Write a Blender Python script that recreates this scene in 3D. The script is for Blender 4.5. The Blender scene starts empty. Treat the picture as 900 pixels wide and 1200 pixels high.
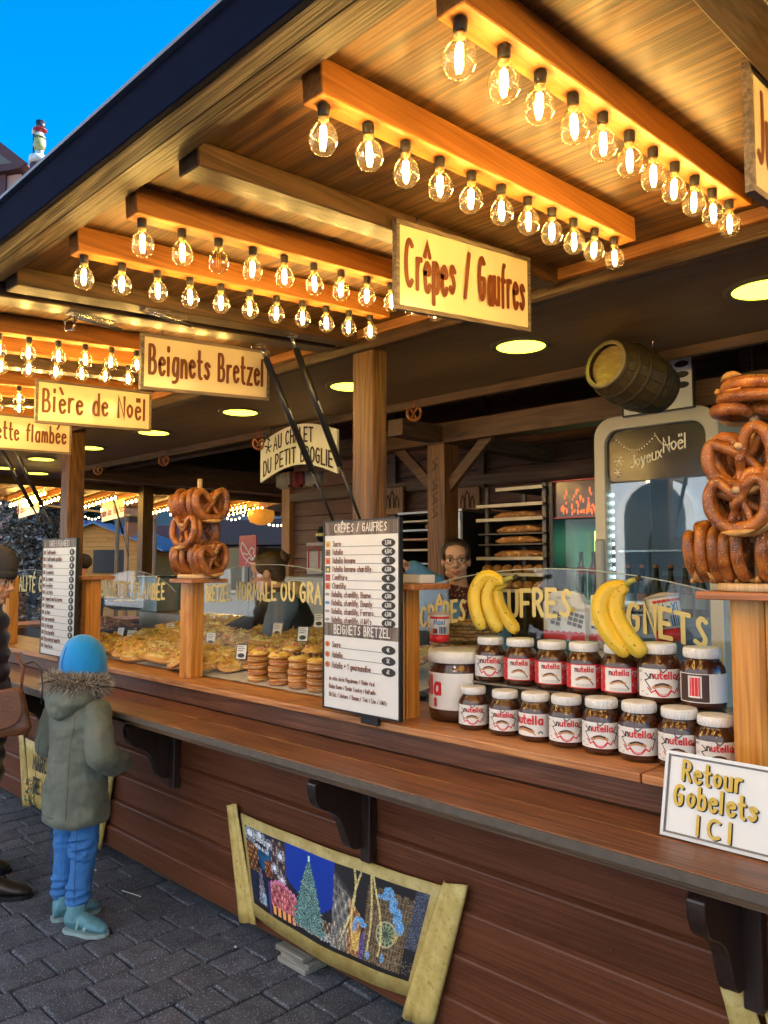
import bpy, bmesh, math, random
import numpy as np
from mathutils import Vector, Matrix, noise as mnoise
random.seed(7); np.random.seed(7)
sc = bpy.context.scene
COL = sc.collection
R = math.radians
# ---------------------------------------------------------------- camera
cam_d = bpy.data.cameras.new('camera'); cam = bpy.data.objects.new('camera', cam_d); COL.objects.link(cam); sc.camera = cam
pitch, yaw = R(3.9), R(45.65)
fh = Vector((-math.cos(yaw), math.sin(yaw), 0)); rt = Vector((math.sin(yaw), math.cos(yaw), 0))
fw = fh*math.cos(pitch) + Vector((0,0,1))*math.sin(pitch); up = -fh*math.sin(pitch) + Vector((0,0,1))*math.cos(pitch)
cam.matrix_world = Matrix(((rt.x,up.x,-fw.x,0),(rt.y,up.y,-fw.y,0),(rt.z,up.z,-fw.z,1.6),(0,0,0,1)))
cam_d.sensor_fit = 'VERTICAL'; cam_d.sensor_height = 36; cam_d.lens = 27.15; cam_d.clip_end = 2000; cam_d.clip_start = 0.05
# ---------------------------------------------------------------- world and sun
SUN_AZ, SUN_EL = 30, 30
w = bpy.data.worlds.new('World'); sc.world = w; w.use_nodes = True
nt = w.node_tree; nt.nodes.clear()
sky = nt.nodes.new('ShaderNodeTexSky'); sky.sky_type = 'NISHITA'; sky.sun_disc = False
sky.sun_elevation = R(SUN_EL); sky.sun_rotation = R(SUN_AZ); sky.ozone_density = 2.5; sky.air_density = 1.0; sky.dust_density = 0.2
hs = nt.nodes.new('ShaderNodeHueSaturation'); hs.inputs['Saturation'].default_value = 1.55; hs.inputs['Hue'].default_value = 0.497
bg = nt.nodes.new('ShaderNodeBackground'); bg.inputs[1].default_value = 0.086
out = nt.nodes.new('ShaderNodeOutputWorld')
nt.links.new(sky.outputs[0], hs.inputs['Color']); nt.links.new(hs.outputs[0], bg.inputs[0]); nt.links.new(bg.outputs[0], out.inputs[0])
sd = bpy.data.lights.new('sun', 'SUN'); sd.energy = 3.3; sd.angle = R(0.5); sd.color = (1, .96, .90)
sun = bpy.data.objects.new('sun', sd); COL.objects.link(sun)
sdir = Vector((math.sin(R(SUN_AZ))*math.cos(R(SUN_EL)), math.cos(R(SUN_AZ))*math.cos(R(SUN_EL)), math.sin(R(SUN_EL))))
sun.rotation_euler = sdir.to_track_quat('Z','Y').to_euler(); sun.location = sdir*50
vs = sc.view_settings; vs.view_transform = 'Standard'; vs.look = 'None'; vs.gamma = 1; vs.use_curve_mapping = False
vs.exposure = 2.1
sc.cycles.max_bounces = 8; sc.cycles.transparent_max_bounces = 24; sc.cycles.diffuse_bounces = 3; sc.cycles.glossy_bounces = 3
sc.cycles.caustics_reflective = False; sc.cycles.caustics_refractive = False; sc.cycles.sample_clamp_indirect = 4
BULB_E, SPOT_E = 78.0, 2.2
# ---------------------------------------------------------------- materials
MATS = {}
def _new(name):
    m = bpy.data.materials.new(name); m.use_nodes = True
    n = m.node_tree.nodes; n.clear(); o = n.new('ShaderNodeOutputMaterial'); return m, n, m.node_tree.links, o
def plain(name, c, rough=.5, metal=0, var=.12, scale=12, bump=.0, bscale=80, coat=0, spec=.5, emit=0, emc=None, sheen=0, sss=0):
    """colour with soft procedural mottling"""
    if name in MATS: return MATS[name]
    m, n, l, o = _new(name)
    b = n.new('ShaderNodeBsdfPrincipled'); l.new(b.outputs[0], o.inputs[0])
    tc = n.new('ShaderNodeTexCoord'); ns = n.new('ShaderNodeTexNoise'); ns.inputs['Scale'].default_value = scale; ns.inputs['Detail'].default_value = 5
    l.new(tc.outputs['Object'], ns.inputs['Vector'])
    oi = n.new('ShaderNodeObjectInfo'); ad = n.new('ShaderNodeMath'); ad.operation = 'MULTIPLY_ADD'
    l.new(oi.outputs['Random'], ad.inputs[0]); ad.inputs[1].default_value = .5; l.new(ns.outputs[0], ad.inputs[2])
    mr = n.new('ShaderNodeMapRange'); mr.inputs['From Min'].default_value = .3; mr.inputs['From Max'].default_value = 1.15
    mr.inputs['To Min'].default_value = 1-var; mr.inputs['To Max'].default_value = 1+var
    l.new(ad.outputs[0], mr.inputs['Value'])
    vm = n.new('ShaderNodeVectorMath'); vm.operation = 'SCALE'; vm.inputs[0].default_value = c[:3]; l.new(mr.outputs[0], vm.inputs['Scale'])
    l.new(vm.outputs[0], b.inputs['Base Color'])
    b.inputs['Roughness'].default_value = rough; b.inputs['Metallic'].default_value = metal
    b.inputs['Specular IOR Level'].default_value = spec
    if coat: b.inputs['Coat Weight'].default_value = coat; b.inputs['Coat Roughness'].default_value = .15
    if sheen: b.inputs['Sheen Weight'].default_value = sheen
    if sss: b.inputs['Subsurface Weight'].default_value = sss; b.inputs['Subsurface Radius'].default_value = (.01,.004,.002); b.inputs['Subsurface Scale'].default_value = 1
    if emit: b.inputs['Emission Color'].default_value = (*(emc or c)[:3],1); b.inputs['Emission Strength'].default_value = emit
    if bump:
        nb = n.new('ShaderNodeTexNoise'); nb.inputs['Scale'].default_value = bscale; nb.inputs['Detail'].default_value = 4
        l.new(tc.outputs['Object'], nb.inputs['Vector'])
        bp = n.new('ShaderNodeBump'); bp.inputs['Strength'].default_value = bump; bp.inputs['Distance'].default_value = .01
        l.new(nb.outputs[0], bp.inputs['Height']); l.new(bp.outputs[0], b.inputs['Normal'])
    MATS[name] = m; return m
def wood(name, dark, light, axis='X', rough=.45, coat=.0, sc_=1.0, bump=.25, ring=.5, wear=0, wearc=(.35,.3,.25), spec=.5):
    """sawn timber: stretched fibre noise, growth-ring contours, tone per board, optional scuffs"""
    if name in MATS: return MATS[name]
    m, n, l, o = _new(name)
    b = n.new('ShaderNodeBsdfPrincipled'); l.new(b.outputs[0], o.inputs[0])
    tc = n.new('ShaderNodeTexCoord'); oi = n.new('ShaderNodeObjectInfo')
    off = n.new('ShaderNodeVectorMath'); off.operation = 'MULTIPLY_ADD'
    cb = n.new('ShaderNodeCombineXYZ')
    for i in range(3): l.new(oi.outputs['Random'], cb.inputs[i])
    l.new(cb.outputs[0], off.inputs[0]); off.inputs[1].default_value = (31,17,23); l.new(tc.outputs['Object'], off.inputs[2])
    def stretched(a, c_):
        mp = n.new('ShaderNodeMapping'); s = [c_*sc_]*3; s['XYZ'.index(axis)] = a*sc_
        mp.inputs['Scale'].default_value = s; l.new(off.outputs[0], mp.inputs['Vector']); return mp
    m1 = stretched(.55, 4.5); n1 = n.new('ShaderNodeTexNoise'); n1.inputs['Scale'].default_value = 1; n1.inputs['Detail'].default_value = 2; n1.inputs['Distortion'].default_value = .3
    l.new(m1.outputs[0], n1.inputs['Vector'])
    mu = n.new('ShaderNodeMath'); mu.operation = 'MULTIPLY'; mu.inputs[1].default_value = 95; l.new(n1.outputs[0], mu.inputs[0])
    si = n.new('ShaderNodeMath'); si.operation = 'SINE'; l.new(mu.outputs[0], si.inputs[0])
    m2 = stretched(3, 160); n2 = n.new('ShaderNodeTexNoise'); n2.inputs['Scale'].default_value = 1; n2.inputs['Detail'].default_value = 3; l.new(m2.outputs[0], n2.inputs['Vector'])
    m3 = stretched(1.2, 5); n3 = n.new('ShaderNodeTexNoise'); n3.inputs['Scale'].default_value = 1; n3.inputs['Detail'].default_value = 4; l.new(m3.outputs[0], n3.inputs['Vector'])
    a1 = n.new('ShaderNodeMath'); a1.operation = 'MULTIPLY_ADD'; l.new(si.outputs[0], a1.inputs[0]); a1.inputs[1].default_value = .16*ring; l.new(n2.outputs[0], a1.inputs[2])
    a2 = n.new('ShaderNodeMath'); a2.operation = 'MULTIPLY_ADD'; l.new(n3.outputs[0], a2.inputs[0]); a2.inputs[1].default_value = .5; l.new(a1.outputs[0], a2.inputs[2])
    rr = n.new('ShaderNodeMath'); rr.operation = 'MULTIPLY_ADD'; l.new(oi.outputs['Random'], rr.inputs[0]); rr.inputs[1].default_value = .15; l.new(a2.outputs[0], rr.inputs[2])
    cr = n.new('ShaderNodeValToRGB'); cr.color_ramp.elements[0].position = .62; cr.color_ramp.elements[1].position = 1.0
    cr.color_ramp.elements[0].color = (*dark,1); cr.color_ramp.elements[1].color = (*light,1); l.new(rr.outputs[0], cr.inputs[0])
    # knots
    mk = stretched(1.6, 5.5); vk = n.new('ShaderNodeTexVoronoi'); vk.inputs['Scale'].default_value = 1.1; l.new(mk.outputs[0], vk.inputs['Vector'])
    kr = n.new('ShaderNodeValToRGB'); kr.color_ramp.elements[0].position = .03; kr.color_ramp.elements[1].position = .10
    kr.color_ramp.elements[0].color = (.35,.3,.25,1); kr.color_ramp.elements[1].color = (1,1,1,1); l.new(vk.outputs['Distance'], kr.inputs[0])
    mx = n.new('ShaderNodeMix'); mx.data_type = 'RGBA'; mx.blend_type = 'MULTIPLY'; mx.inputs[0].default_value = 1
    l.new(cr.outputs[0], mx.inputs[6]); l.new(kr.outputs[0], mx.inputs[7]); last = mx.outputs[2]
    rn = n.new('ShaderNodeMapRange'); rn.inputs['To Min'].default_value = max(.08,rough-.15); rn.inputs['To Max'].default_value = min(1,rough+.18); l.new(n3.outputs[0], rn.inputs['Value'])
    if wear:
        nw = n.new('ShaderNodeTexNoise'); nw.inputs['Scale'].default_value = 9; nw.inputs['Detail'].default_value = 8; nw.inputs['Roughness'].default_value = .75; l.new(off.outputs[0], nw.inputs['Vector'])
        wr = n.new('ShaderNodeValToRGB'); wr.color_ramp.elements[0].position = .62; wr.color_ramp.elements[1].position = .74
        l.new(nw.outputs[0], wr.inputs[0]); wm = n.new('ShaderNodeMath'); wm.operation = 'MULTIPLY'; wm.inputs[1].default_value = wear; l.new(wr.outputs[0], wm.inputs[0])
        mw = n.new('ShaderNodeMix'); mw.data_type = 'RGBA'; l.new(wm.outputs[0], mw.inputs[0]); l.new(last, mw.inputs[6]); mw.inputs[7].default_value = (*wearc,1); last = mw.outputs[2]
    l.new(last, b.inputs['Base Color']); l.new(rn.outputs[0], b.inputs['Roughness'])
    b.inputs['Specular IOR Level'].default_value = spec
    if coat: b.inputs['Coat Weight'].default_value = coat; b.inputs['Coat Roughness'].default_value = .22
    bp = n.new('ShaderNodeBump'); bp.inputs['Strength'].default_value = bump; bp.inputs['Distance'].default_value = .004
    l.new(a1.outputs[0], bp.inputs['Height']); l.new(bp.outputs[0], b.inputs['Normal'])
    MATS[name] = m; return m
def glass(name, tint=(1,1,1), f=.12, rough=.02, haze=0):
    if name in MATS: return MATS[name]
    m, n, l, o = _new(name)
    t = n.new('ShaderNodeBsdfTransparent'); t.inputs[0].default_value = (*tint,1); g = n.new('ShaderNodeBsdfGlossy'); g.inputs['Roughness'].default_value = rough
    lw = n.new('ShaderNodeLayerWeight'); lw.inputs[0].default_value = .35
    mr = n.new('ShaderNodeMapRange'); mr.inputs['To Min'].default_value = f*.5; mr.inputs['To Max'].default_value = min(1,f*5); l.new(lw.outputs['Facing'], mr.inputs['Value'])
    mx = n.new('ShaderNodeMixShader'); l.new(mr.outputs[0], mx.inputs[0]); l.new(t.outputs[0], mx.inputs[1]); l.new(g.outputs[0], mx.inputs[2]); last = mx.outputs[0]
    if haze:
        tl = n.new('ShaderNodeBsdfTranslucent'); tl.inputs[0].default_value = (1,.85,.6,1); m3 = n.new('ShaderNodeMixShader'); m3.inputs[0].default_value = haze
        l.new(last, m3.inputs[1]); l.new(tl.outputs[0], m3.inputs[2]); last = m3.outputs[0]
    l.new(last, o.inputs[0])
    MATS[name] = m; return m
def emis(name, c, s):
    if name in MATS: return MATS[name]
    m, n, l, o = _new(name); e = n.new('ShaderNodeEmission'); e.inputs[0].default_value = (*c,1); e.inputs[1].default_value = s; l.new(e.outputs[0], o.inputs[0]); MATS[name] = m; return m
def speck(name, base, spots, scale=90, thr=.6, rough=.6, bump=.4, scale2=8, base2=None, coat=0, width=.06):
    """two-tone base with small speckles on it (granite, salted crust, cheese, mottled paper)"""
    if name in MATS: return MATS[name]
    m, n, l, o = _new(name); b = n.new('ShaderNodeBsdfPrincipled'); l.new(b.outputs[0], o.inputs[0])
    tc = n.new('ShaderNodeTexCoord'); oi = n.new('ShaderNodeObjectInfo'); off = n.new('ShaderNodeVectorMath'); off.operation = 'ADD'
    l.new(tc.outputs['Object'], off.inputs[0]); l.new(oi.outputs['Random'], off.inputs[1])
    n1 = n.new('ShaderNodeTexNoise'); n1.inputs['Scale'].default_value = scale2; n1.inputs['Detail'].default_value = 5; l.new(off.outputs[0], n1.inputs['Vector'])
    r1 = n.new('ShaderNodeValToRGB'); r1.color_ramp.elements[0].position = .35; r1.color_ramp.elements[1].position = .65
    b2 = base2 or tuple(x*.6 for x in base); r1.color_ramp.elements[0].color = (*b2,1); r1.color_ramp.elements[1].color = (*base,1); l.new(n1.outputs[0], r1.inputs[0])
    n2 = n.new('ShaderNodeTexNoise'); n2.inputs['Scale'].default_value = scale; n2.inputs['Detail'].default_value = 2; l.new(off.outputs[0], n2.inputs['Vector'])
    r2 = n.new('ShaderNodeValToRGB'); r2.color_ramp.elements[0].position = thr; r2.color_ramp.elements[1].position = thr+width; l.new(n2.outputs[0], r2.inputs[0])
    mx = n.new('ShaderNodeMix'); mx.data_type = 'RGBA'; l.new(r2.outputs[0], mx.inputs[0]); l.new(r1.outputs[0], mx.inputs[6]); mx.inputs[7].default_value = (*spots,1)
    hv = n.new('ShaderNodeHueSaturation'); vr = n.new('ShaderNodeMapRange'); vr.inputs['To Min'].default_value = .85; vr.inputs['To Max'].default_value = 1.15; l.new(oi.outputs['Random'], vr.inputs['Value'])
    l.new(vr.outputs[0], hv.inputs['Value']); l.new(mx.outputs[2], hv.inputs['Color']); l.new(hv.outputs[0], b.inputs['Base Color'])
    b.inputs['Roughness'].default_value = rough
    if coat: b.inputs['Coat Weight'].default_value = coat; b.inputs['Coat Roughness'].default_value = .2
    bp = n.new('ShaderNodeBump'); bp.inputs['Strength'].default_value = bump; bp.inputs['Distance'].default_value = .004; l.new(n2.outputs[0], bp.inputs['Height']); l.new(bp.outputs[0], b.inputs['Normal'])
    MATS[name] = m; return m
def vcol(name, rough=.45):
    if name in MATS: return MATS[name]
    m, n, l, o = _new(name); b = n.new('ShaderNodeBsdfPrincipled'); l.new(b.outputs[0], o.inputs[0])
    a = n.new('ShaderNodeVertexColor'); a.layer_name = 'print'; l.new(a.outputs[0], b.inputs['Base Color']); b.inputs['Roughness'].default_value = rough; MATS[name] = m; return m

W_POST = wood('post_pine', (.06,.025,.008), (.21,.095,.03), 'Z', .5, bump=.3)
W_PILLAR = wood('counter_pillar_pine', (.46,.17,.02), (.70,.31,.05), 'Z', .4, coat=.25, bump=.15)
W_CAP = wood('cap_board', (.26,.08,.02), (.5,.2,.07), 'X', .4, coat=.2)
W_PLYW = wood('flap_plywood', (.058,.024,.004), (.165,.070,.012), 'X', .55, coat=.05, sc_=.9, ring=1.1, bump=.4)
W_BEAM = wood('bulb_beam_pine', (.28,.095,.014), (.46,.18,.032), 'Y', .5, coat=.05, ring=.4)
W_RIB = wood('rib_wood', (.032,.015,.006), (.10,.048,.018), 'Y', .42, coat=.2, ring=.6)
W_RIM = wood('rim_wood', (.026,.013,.006), (.078,.040,.018), 'X', .5, ring=.8, bump=.5)
W_GREY = wood('weathered_rim', (.045,.034,.025), (.14,.11,.085), 'X', .6, ring=1, bump=.6)
W_HINGE = wood('hinge_batten', (.20,.075,.018), (.36,.15,.04), 'X', .45)
W_SOFFIT = wood('soffit_board', (.15,.096,.045), (.26,.17,.085), 'X', .55, sc_=.7, ring=.25, bump=.1)
W_DARK = wood('roof_timber', (.06,.03,.015), (.15,.08,.035), 'X', .55)
W_DARKY = wood('roof_timber_cross', (.06,.03,.015), (.15,.08,.035), 'Y', .55)
W_WALL = wood('painted_plank', (.088,.026,.010), (.165,.052,.021), 'X', .48, coat=.04, spec=.35, ring=.15, bump=.15, wear=.35, wearc=(.22,.14,.10))
W_LEDGE = wood('ledge_board', (.085,.026,.009), (.23,.085,.032), 'X', .4, coat=.10, spec=.4, ring=.6, wear=.5, wearc=(.34,.20,.11), bump=.25)
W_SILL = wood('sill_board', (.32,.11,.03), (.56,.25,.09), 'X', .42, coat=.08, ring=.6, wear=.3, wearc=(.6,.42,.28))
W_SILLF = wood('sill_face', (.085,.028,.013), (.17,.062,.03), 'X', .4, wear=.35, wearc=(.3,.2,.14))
W_BACK = wood('back_wall_plank', (.10,.04,.02), (.20,.085,.042), 'X', .55)
W_BRACK = wood('bracket_wood', (.014,.007,.005), (.035,.016,.01), 'Z', .4, coat=.2)
W_CHALET = wood('chalet_plank', (.62,.22,.03), (.85,.36,.06), 'X', .6)
W_LIGHT = wood('light_wood', (.50,.33,.17), (.68,.48,.27), 'Z', .55, ring=.3)
# ---------------------------------------------------------------- mesh helpers
def rotm(axis, a): return Matrix.Rotation(a, 4, axis)
class MB:
    def __init__(s): s.v=[]; s.f=[]; s.m=[]; s.sm=[]
    def add(s, vs_, fs, m=0, smooth=False):
        o=len(s.v); s.v += [Vector(q) for q in vs_]
        for q in fs: s.f.append([i+o for i in q]); s.m.append(m); s.sm.append(smooth)
        return s
    def box(s, x0,x1,y0,y1,z0,z1, m=0):
        if x0>x1: x0,x1=x1,x0
        if y0>y1: y0,y1=y1,y0
        if z0>z1: z0,z1=z1,z0
        return s.add([(x0,y0,z0),(x1,y0,z0),(x1,y1,z0),(x0,y1,z0),(x0,y0,z1),(x1,y0,z1),(x1,y1,z1),(x0,y1,z1)],
              [(0,3,2,1),(4,5,6,7),(0,1,5,4),(1,2,6,5),(2,3,7,6),(3,0,4,7)], m)
    def hexa(s, p, m=0):   # 8 points, bottom ring then top ring
        return s.add(p, [(0,3,2,1),(4,5,6,7),(0,1,5,4),(1,2,6,5),(2,3,7,6),(3,0,4,7)], m)
    def tube(s, path, r, n=8, m=0, caps=True, flat=1.0, smooth=True):
        P=[Vector(p) for p in path]; k=len(P); rs = r if isinstance(r,(list,tuple)) else [r]*k
        T=[(P[min(i+1,k-1)]-P[max(i-1,0)]).normalized() for i in range(k)]
        a = Vector((0,0,1)) if abs(T[0].z)<.9 else Vector((1,0,0))
        u=(a - T[0]*a.dot(T[0])).normalized(); vs_=[]
        for i in range(k):
            u=(u-T[i]*u.dot(T[i])).normalized(); w_=T[i].cross(u)
            for j in range(n):
                t=2*math.pi*j/n; vs_.append(P[i]+(u*math.cos(t)*flat+w_*math.sin(t))*rs[i])
        fs=[(i*n+j,i*n+(j+1)%n,(i+1)*n+(j+1)%n,(i+1)*n+j) for i in range(k-1) for j in range(n)]
        if caps: fs += [tuple(range(n))[::-1], tuple((k-1)*n+j for j in range(n))]
        return s.add(vs_,fs,m,smooth)
    def lathe(s, prof, n=24, M=None, m=0, smooth=True, caps=True, c=(0,0,0)):
        vs_=[]; M = M or Matrix.Translation(Vector(c))
        for r_,z in prof:
            for j in range(n):
                t=2*math.pi*j/n; vs_.append(M@Vector((r_*math.cos(t),r_*math.sin(t),z)))
        k=len(prof); fs=[(i*n+j,i*n+(j+1)%n,(i+1)*n+(j+1)%n,(i+1)*n+j) for i in range(k-1) for j in range(n)]
        if caps: fs += [tuple(range(n))[::-1], tuple((k-1)*n+j for j in range(n))]
        return s.add(vs_,fs,m,smooth)
    def ball(s, c, r, n=12, k=8, m=0, M=None):
        r = r if isinstance(r,(tuple,list)) else (r,r,r); c=Vector(c); vs_=[]; 
        for i in range(1,k):
            a=math.pi*i/k
            for j in range(n):
                t=2*math.pi*j/n; q=Vector((r[0]*math.sin(a)*math.cos(t), r[1]*math.sin(a)*math.sin(t), r[2]*math.cos(a)))
                if M: q=M@q
                vs_.append(c+q)
        tp=Vector((0,0,r[2])); tp = M@tp if M else tp
        vs_ += [c+tp, c-tp]; N=(k-1)*n
        fs=[((i+1)*n+j,(i+1)*n+(j+1)%n,i*n+(j+1)%n,i*n+j) for i in range(k-2) for j in range(n)]
        fs += [(N,j,(j+1)%n) for j in range(n)] + [(N+1,(k-2)*n+(j+1)%n,(k-2)*n+j) for j in range(n)]
        return s.add(vs_,fs,m,True)
    def loft(s, rings, n=16, m=0, caps=True):   # ring: (centre, half width x, half depth y) in horizontal planes, or with a matrix
        vs_=[]
        for g in rings:
            c=Vector(g[0]); M=g[3] if len(g)>3 else None
            for j in range(n):
                t=2*math.pi*j/n; q=Vector((g[1]*math.cos(t), g[2]*math.sin(t), 0)); vs_.append(c+(M@q if M else q))
        k=len(rings); fs=[(i*n+j,i*n+(j+1)%n,(i+1)*n+(j+1)%n,(i+1)*n+j) for i in range(k-1) for j in range(n)]
        if caps: fs += [tuple(range(n))[::-1], tuple((k-1)*n+j for j in range(n))]
        return s.add(vs_,fs,m,True)
    def prism(s, pts, a, b, fn, m=0):   # outline pts (u,v) between depths a,b ; fn(u,v,d)->point
        n=len(pts); vs_=[fn(u,v,a) for u,v in pts]+[fn(u,v,b) for u,v in pts]
        fs=[tuple(range(n))[::-1], tuple(range(n,2*n))]+[(i,(i+1)%n,n+(i+1)%n,n+i) for i in range(n)]
        return s.add(vs_,fs,m)
    def xf(s, M): s.v=[M@q for q in s.v]; return s
WL={}
def tag(o, label=None, cat=None, group=None, kind=None):
    if label: o['label']=label
    if cat: o['category']=cat
    if group: o['group']=group
    if kind: o['kind']=kind
    return o
def thing(name, label, cat, base=(0,0,0), group=None, kind=None):
    o=bpy.data.objects.new(name,None); COL.objects.link(o); o.location=base; WL[o]=Vector(base); o.empty_display_size=.1
    return tag(o,label,cat,group,kind)
def build(mb, name, mat, parent=None, at=None, bevel=0, bseg=1, base=None):
    """link the collected faces as ONE mesh object; its origin is the middle of its box (or `base`)"""
    me=bpy.data.meshes.new(name); V=mb.v
    if base is None:
        lo=[min(q[i] for q in V) for i in range(3)]; hi=[max(q[i] for q in V) for i in range(3)]; c=Vector([(a+b)/2 for a,b in zip(lo,hi)])
    else: c=Vector(base)
    me.from_pydata([tuple(q-c) for q in V], [], mb.f)
    ms = mat if isinstance(mat,(list,tuple)) else [mat]
    for k in ms: me.materials.append(k)
    me.polygons.foreach_set('material_index', mb.m); me.polygons.foreach_set('use_smooth', mb.sm); me.update()
    o=bpy.data.objects.new(name,me); COL.objects.link(o); WL[o]=c
    if parent: o.parent=parent; o.location=c-WL[parent]
    else: o.location=c
    if bevel:
        md=o.modifiers.new('bevel','BEVEL'); md.width=bevel; md.segments=bseg; md.limit_method='ANGLE'; md.angle_limit=R(40)
    return o
def struct(mb,name,mat,parent=None,**k):
    o=build(mb,name,mat,parent,**k)
    if parent is None: o['kind']='structure'
    return o
def place(o, loc, rz=0, rot=None, scale=None):
    o.location=loc
    o.rotation_euler = rot if rot else (0,0,rz)
    if scale: o.scale=(scale,)*3 if not isinstance(scale,(tuple,list)) else scale
    return o
def dup(o, parent=None, label=None, loc=None, rz=None, rot=None, scale=None):
    c=o.copy(); COL.objects.link(c); WL[c]=WL.get(o,Vector())
    if parent: c.parent=parent
    for ch in list(o.children): dup(ch,c)
    if label: c['label']=label
    if loc is not None: c.location=loc
    if rz is not None: c.rotation_euler=(0,0,rz)
    if rot is not None: c.rotation_euler=rot
    if scale: c.scale=(scale,)*3 if not isinstance(scale,(tuple,list)) else scale
    return c
def ordinal(k): return ['first','second','third','fourth','fifth','sixth','seventh','eighth','ninth','tenth','eleventh','twelfth','thirteenth','fourteenth','fifteenth','sixteenth'][k] if k<16 else str(k+1)+'th'
# ---------------------------------------------------------------- hand lettering (polyline strokes)
GL = {
'A':(6,"02 3a 62|15 55"),'B':(5,"0a 02|~0a 3a 48 36 06|~06 46 54 42 02"),'C':(6,"~59 3a 19 06 13 32 53"),'D':(5,"0a 02|~0a 3a 57 55 32 02"),
'E':(5,"5a 0a 02 52|06 46"),'F':(5,"5a 0a 02|06 46"),'G':(6,"~59 3a 19 06 13 32 53 56|56 36"),'H':(5,"0a 02|5a 52|06 56"),'I':(1,"0a 02"),
'J':(4,"~4a 44 22 03"),'K':(5,"0a 02|5a 06|16 52"),'L':(5,"0a 02 52"),'M':(7,"02 1a 34 6a 72"),'N':(5,"02 0a 52 5a"),
'O':(6,"~3a 19 06 13 32 53 66 59 3a"),'P':(5,"02 0a|~0a 3a 58 35 05"),'Q':(6,"~3a 19 06 13 32 53 66 59 3a|44 62"),'R':(5,"02 0a|~0a 3a 58 36 06|26 52"),
'S':(5,"~59 3a 18 36 54 32 03"),'T':(6,"0a 6a|3a 32"),'U':(5,"~0a 03 32 53 5a"),'V':(6,"0a 32 6a"),'W':(8,"0a 22 4a 62 8a"),'X':(5,"0a 52|5a 02"),
'Y':(6,"0a 36 6a|36 32"),'Z':(5,"0a 5a 02 52"),
'a':(4,"~46 37 17 05 03 12 32 44|47 42"),'b':(4,"0a 02|~05 17 37 45 43 32 12 03"),'c':(4,"~46 27 05 03 22 43"),'d':(4,"~43 32 12 03 05 17 37 45|4a 42"),
'e':(4,"~05 45 46 27 06 04 12 32 43"),'f':(3,"~3a 2a 18 12|07 37"),'g':(4,"~46 37 17 05 03 12 32 44|~47 41 20 00"),'h':(4,"0a 02|~05 17 37 45 42"),
'i':(1,"07 02|09 0a"),'j':(2,"~17 11 00|19 1a"),'k':(4,"0a 02|37 04|15 42"),'l':(1,"0a 02"),'m':(6,"07 02|~05 17 27 35 32|~35 47 57 65 62"),
'n':(4,"07 02|~05 17 37 45 42"),'o':(4,"~27 06 04 22 44 46 27"),'p':(4,"07 00|~05 17 37 45 43 32 12 03"),'q':(4,"47 40|~45 37 17 05 03 12 32 43"),
'r':(3,"07 02|~05 17 37"),'s':(4,"~46 27 06 44 22 03"),'t':(3,"~1a 13 22 32|07 37"),'u':(4,"~07 03 12 32 43|47 42"),'v':(4,"07 22 47"),
'w':(6,"07 12 35 52 67"),'x':(4,"07 42|47 02"),'y':(4,"07 22|47 10"),'z':(4,"07 47 02 42"),
'0':(5,"~3a 08 04 22 54 58 3a"),'1':(2,"08 2a 22"),'2':(5,"~09 3a 48 35 02 52"),'3':(5,"~09 3a 48 26 54 32 03"),'4':(5,"3a 05 55|42 48"),'5':(5,"5a 1a 16|~16 46 54 32 03"),
'6':(5,"~5a 16 03 32 54 36 04"),'7':(5,"0a 5a 22"),'8':(5,"~36 18 3a 58 36 14 32 54 36"),'9':(5,"~58 39 18 16 36 58 42 22"),
'/':(4,"02 4a"),'+':(4,"06 46|28 24"),',':(1,"13 01"),'.':(1,"02 03"),"'":(1,"0a 08"),'€':(5,"~59 3a 06 32 53|07 37|05 35"),'&':(5,"~53 18 2a 48 04 22 44 56"),
'-':(4,"06 46"),'_':(5,"02 52"),'=':(4,"05 45|07 47"),':':(1,"03 04|06 07")}
for ch,(b_,ac) in {'è':('e','0b 29'),'é':('e','19 3b'),'ê':('e','08 2a 48'),'ë':('e','19 1a|39 3a'),'Ê':('E','1b 3d 5b'),'È':('E','1d 3b'),'ï':('i',''),'à':('a','0b 29'),'û':('u','09 2b 49'),'É':('E','2b 4d')}.items():
    GL[ch]=(GL[b_][0], GL[b_][1]+('|'+ac if ac else ''))
def chaikin(p, k=2):
    for _ in range(k):
        q=[p[0]]
        for a,b in zip(p[:-1],p[1:]): q += [(a[0]*.75+b[0]*.25,a[1]*.75+b[1]*.25),(a[0]*.25+b[0]*.75,a[1]*.25+b[1]*.75)]
        p=q+[p[-1]]
    return p
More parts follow.
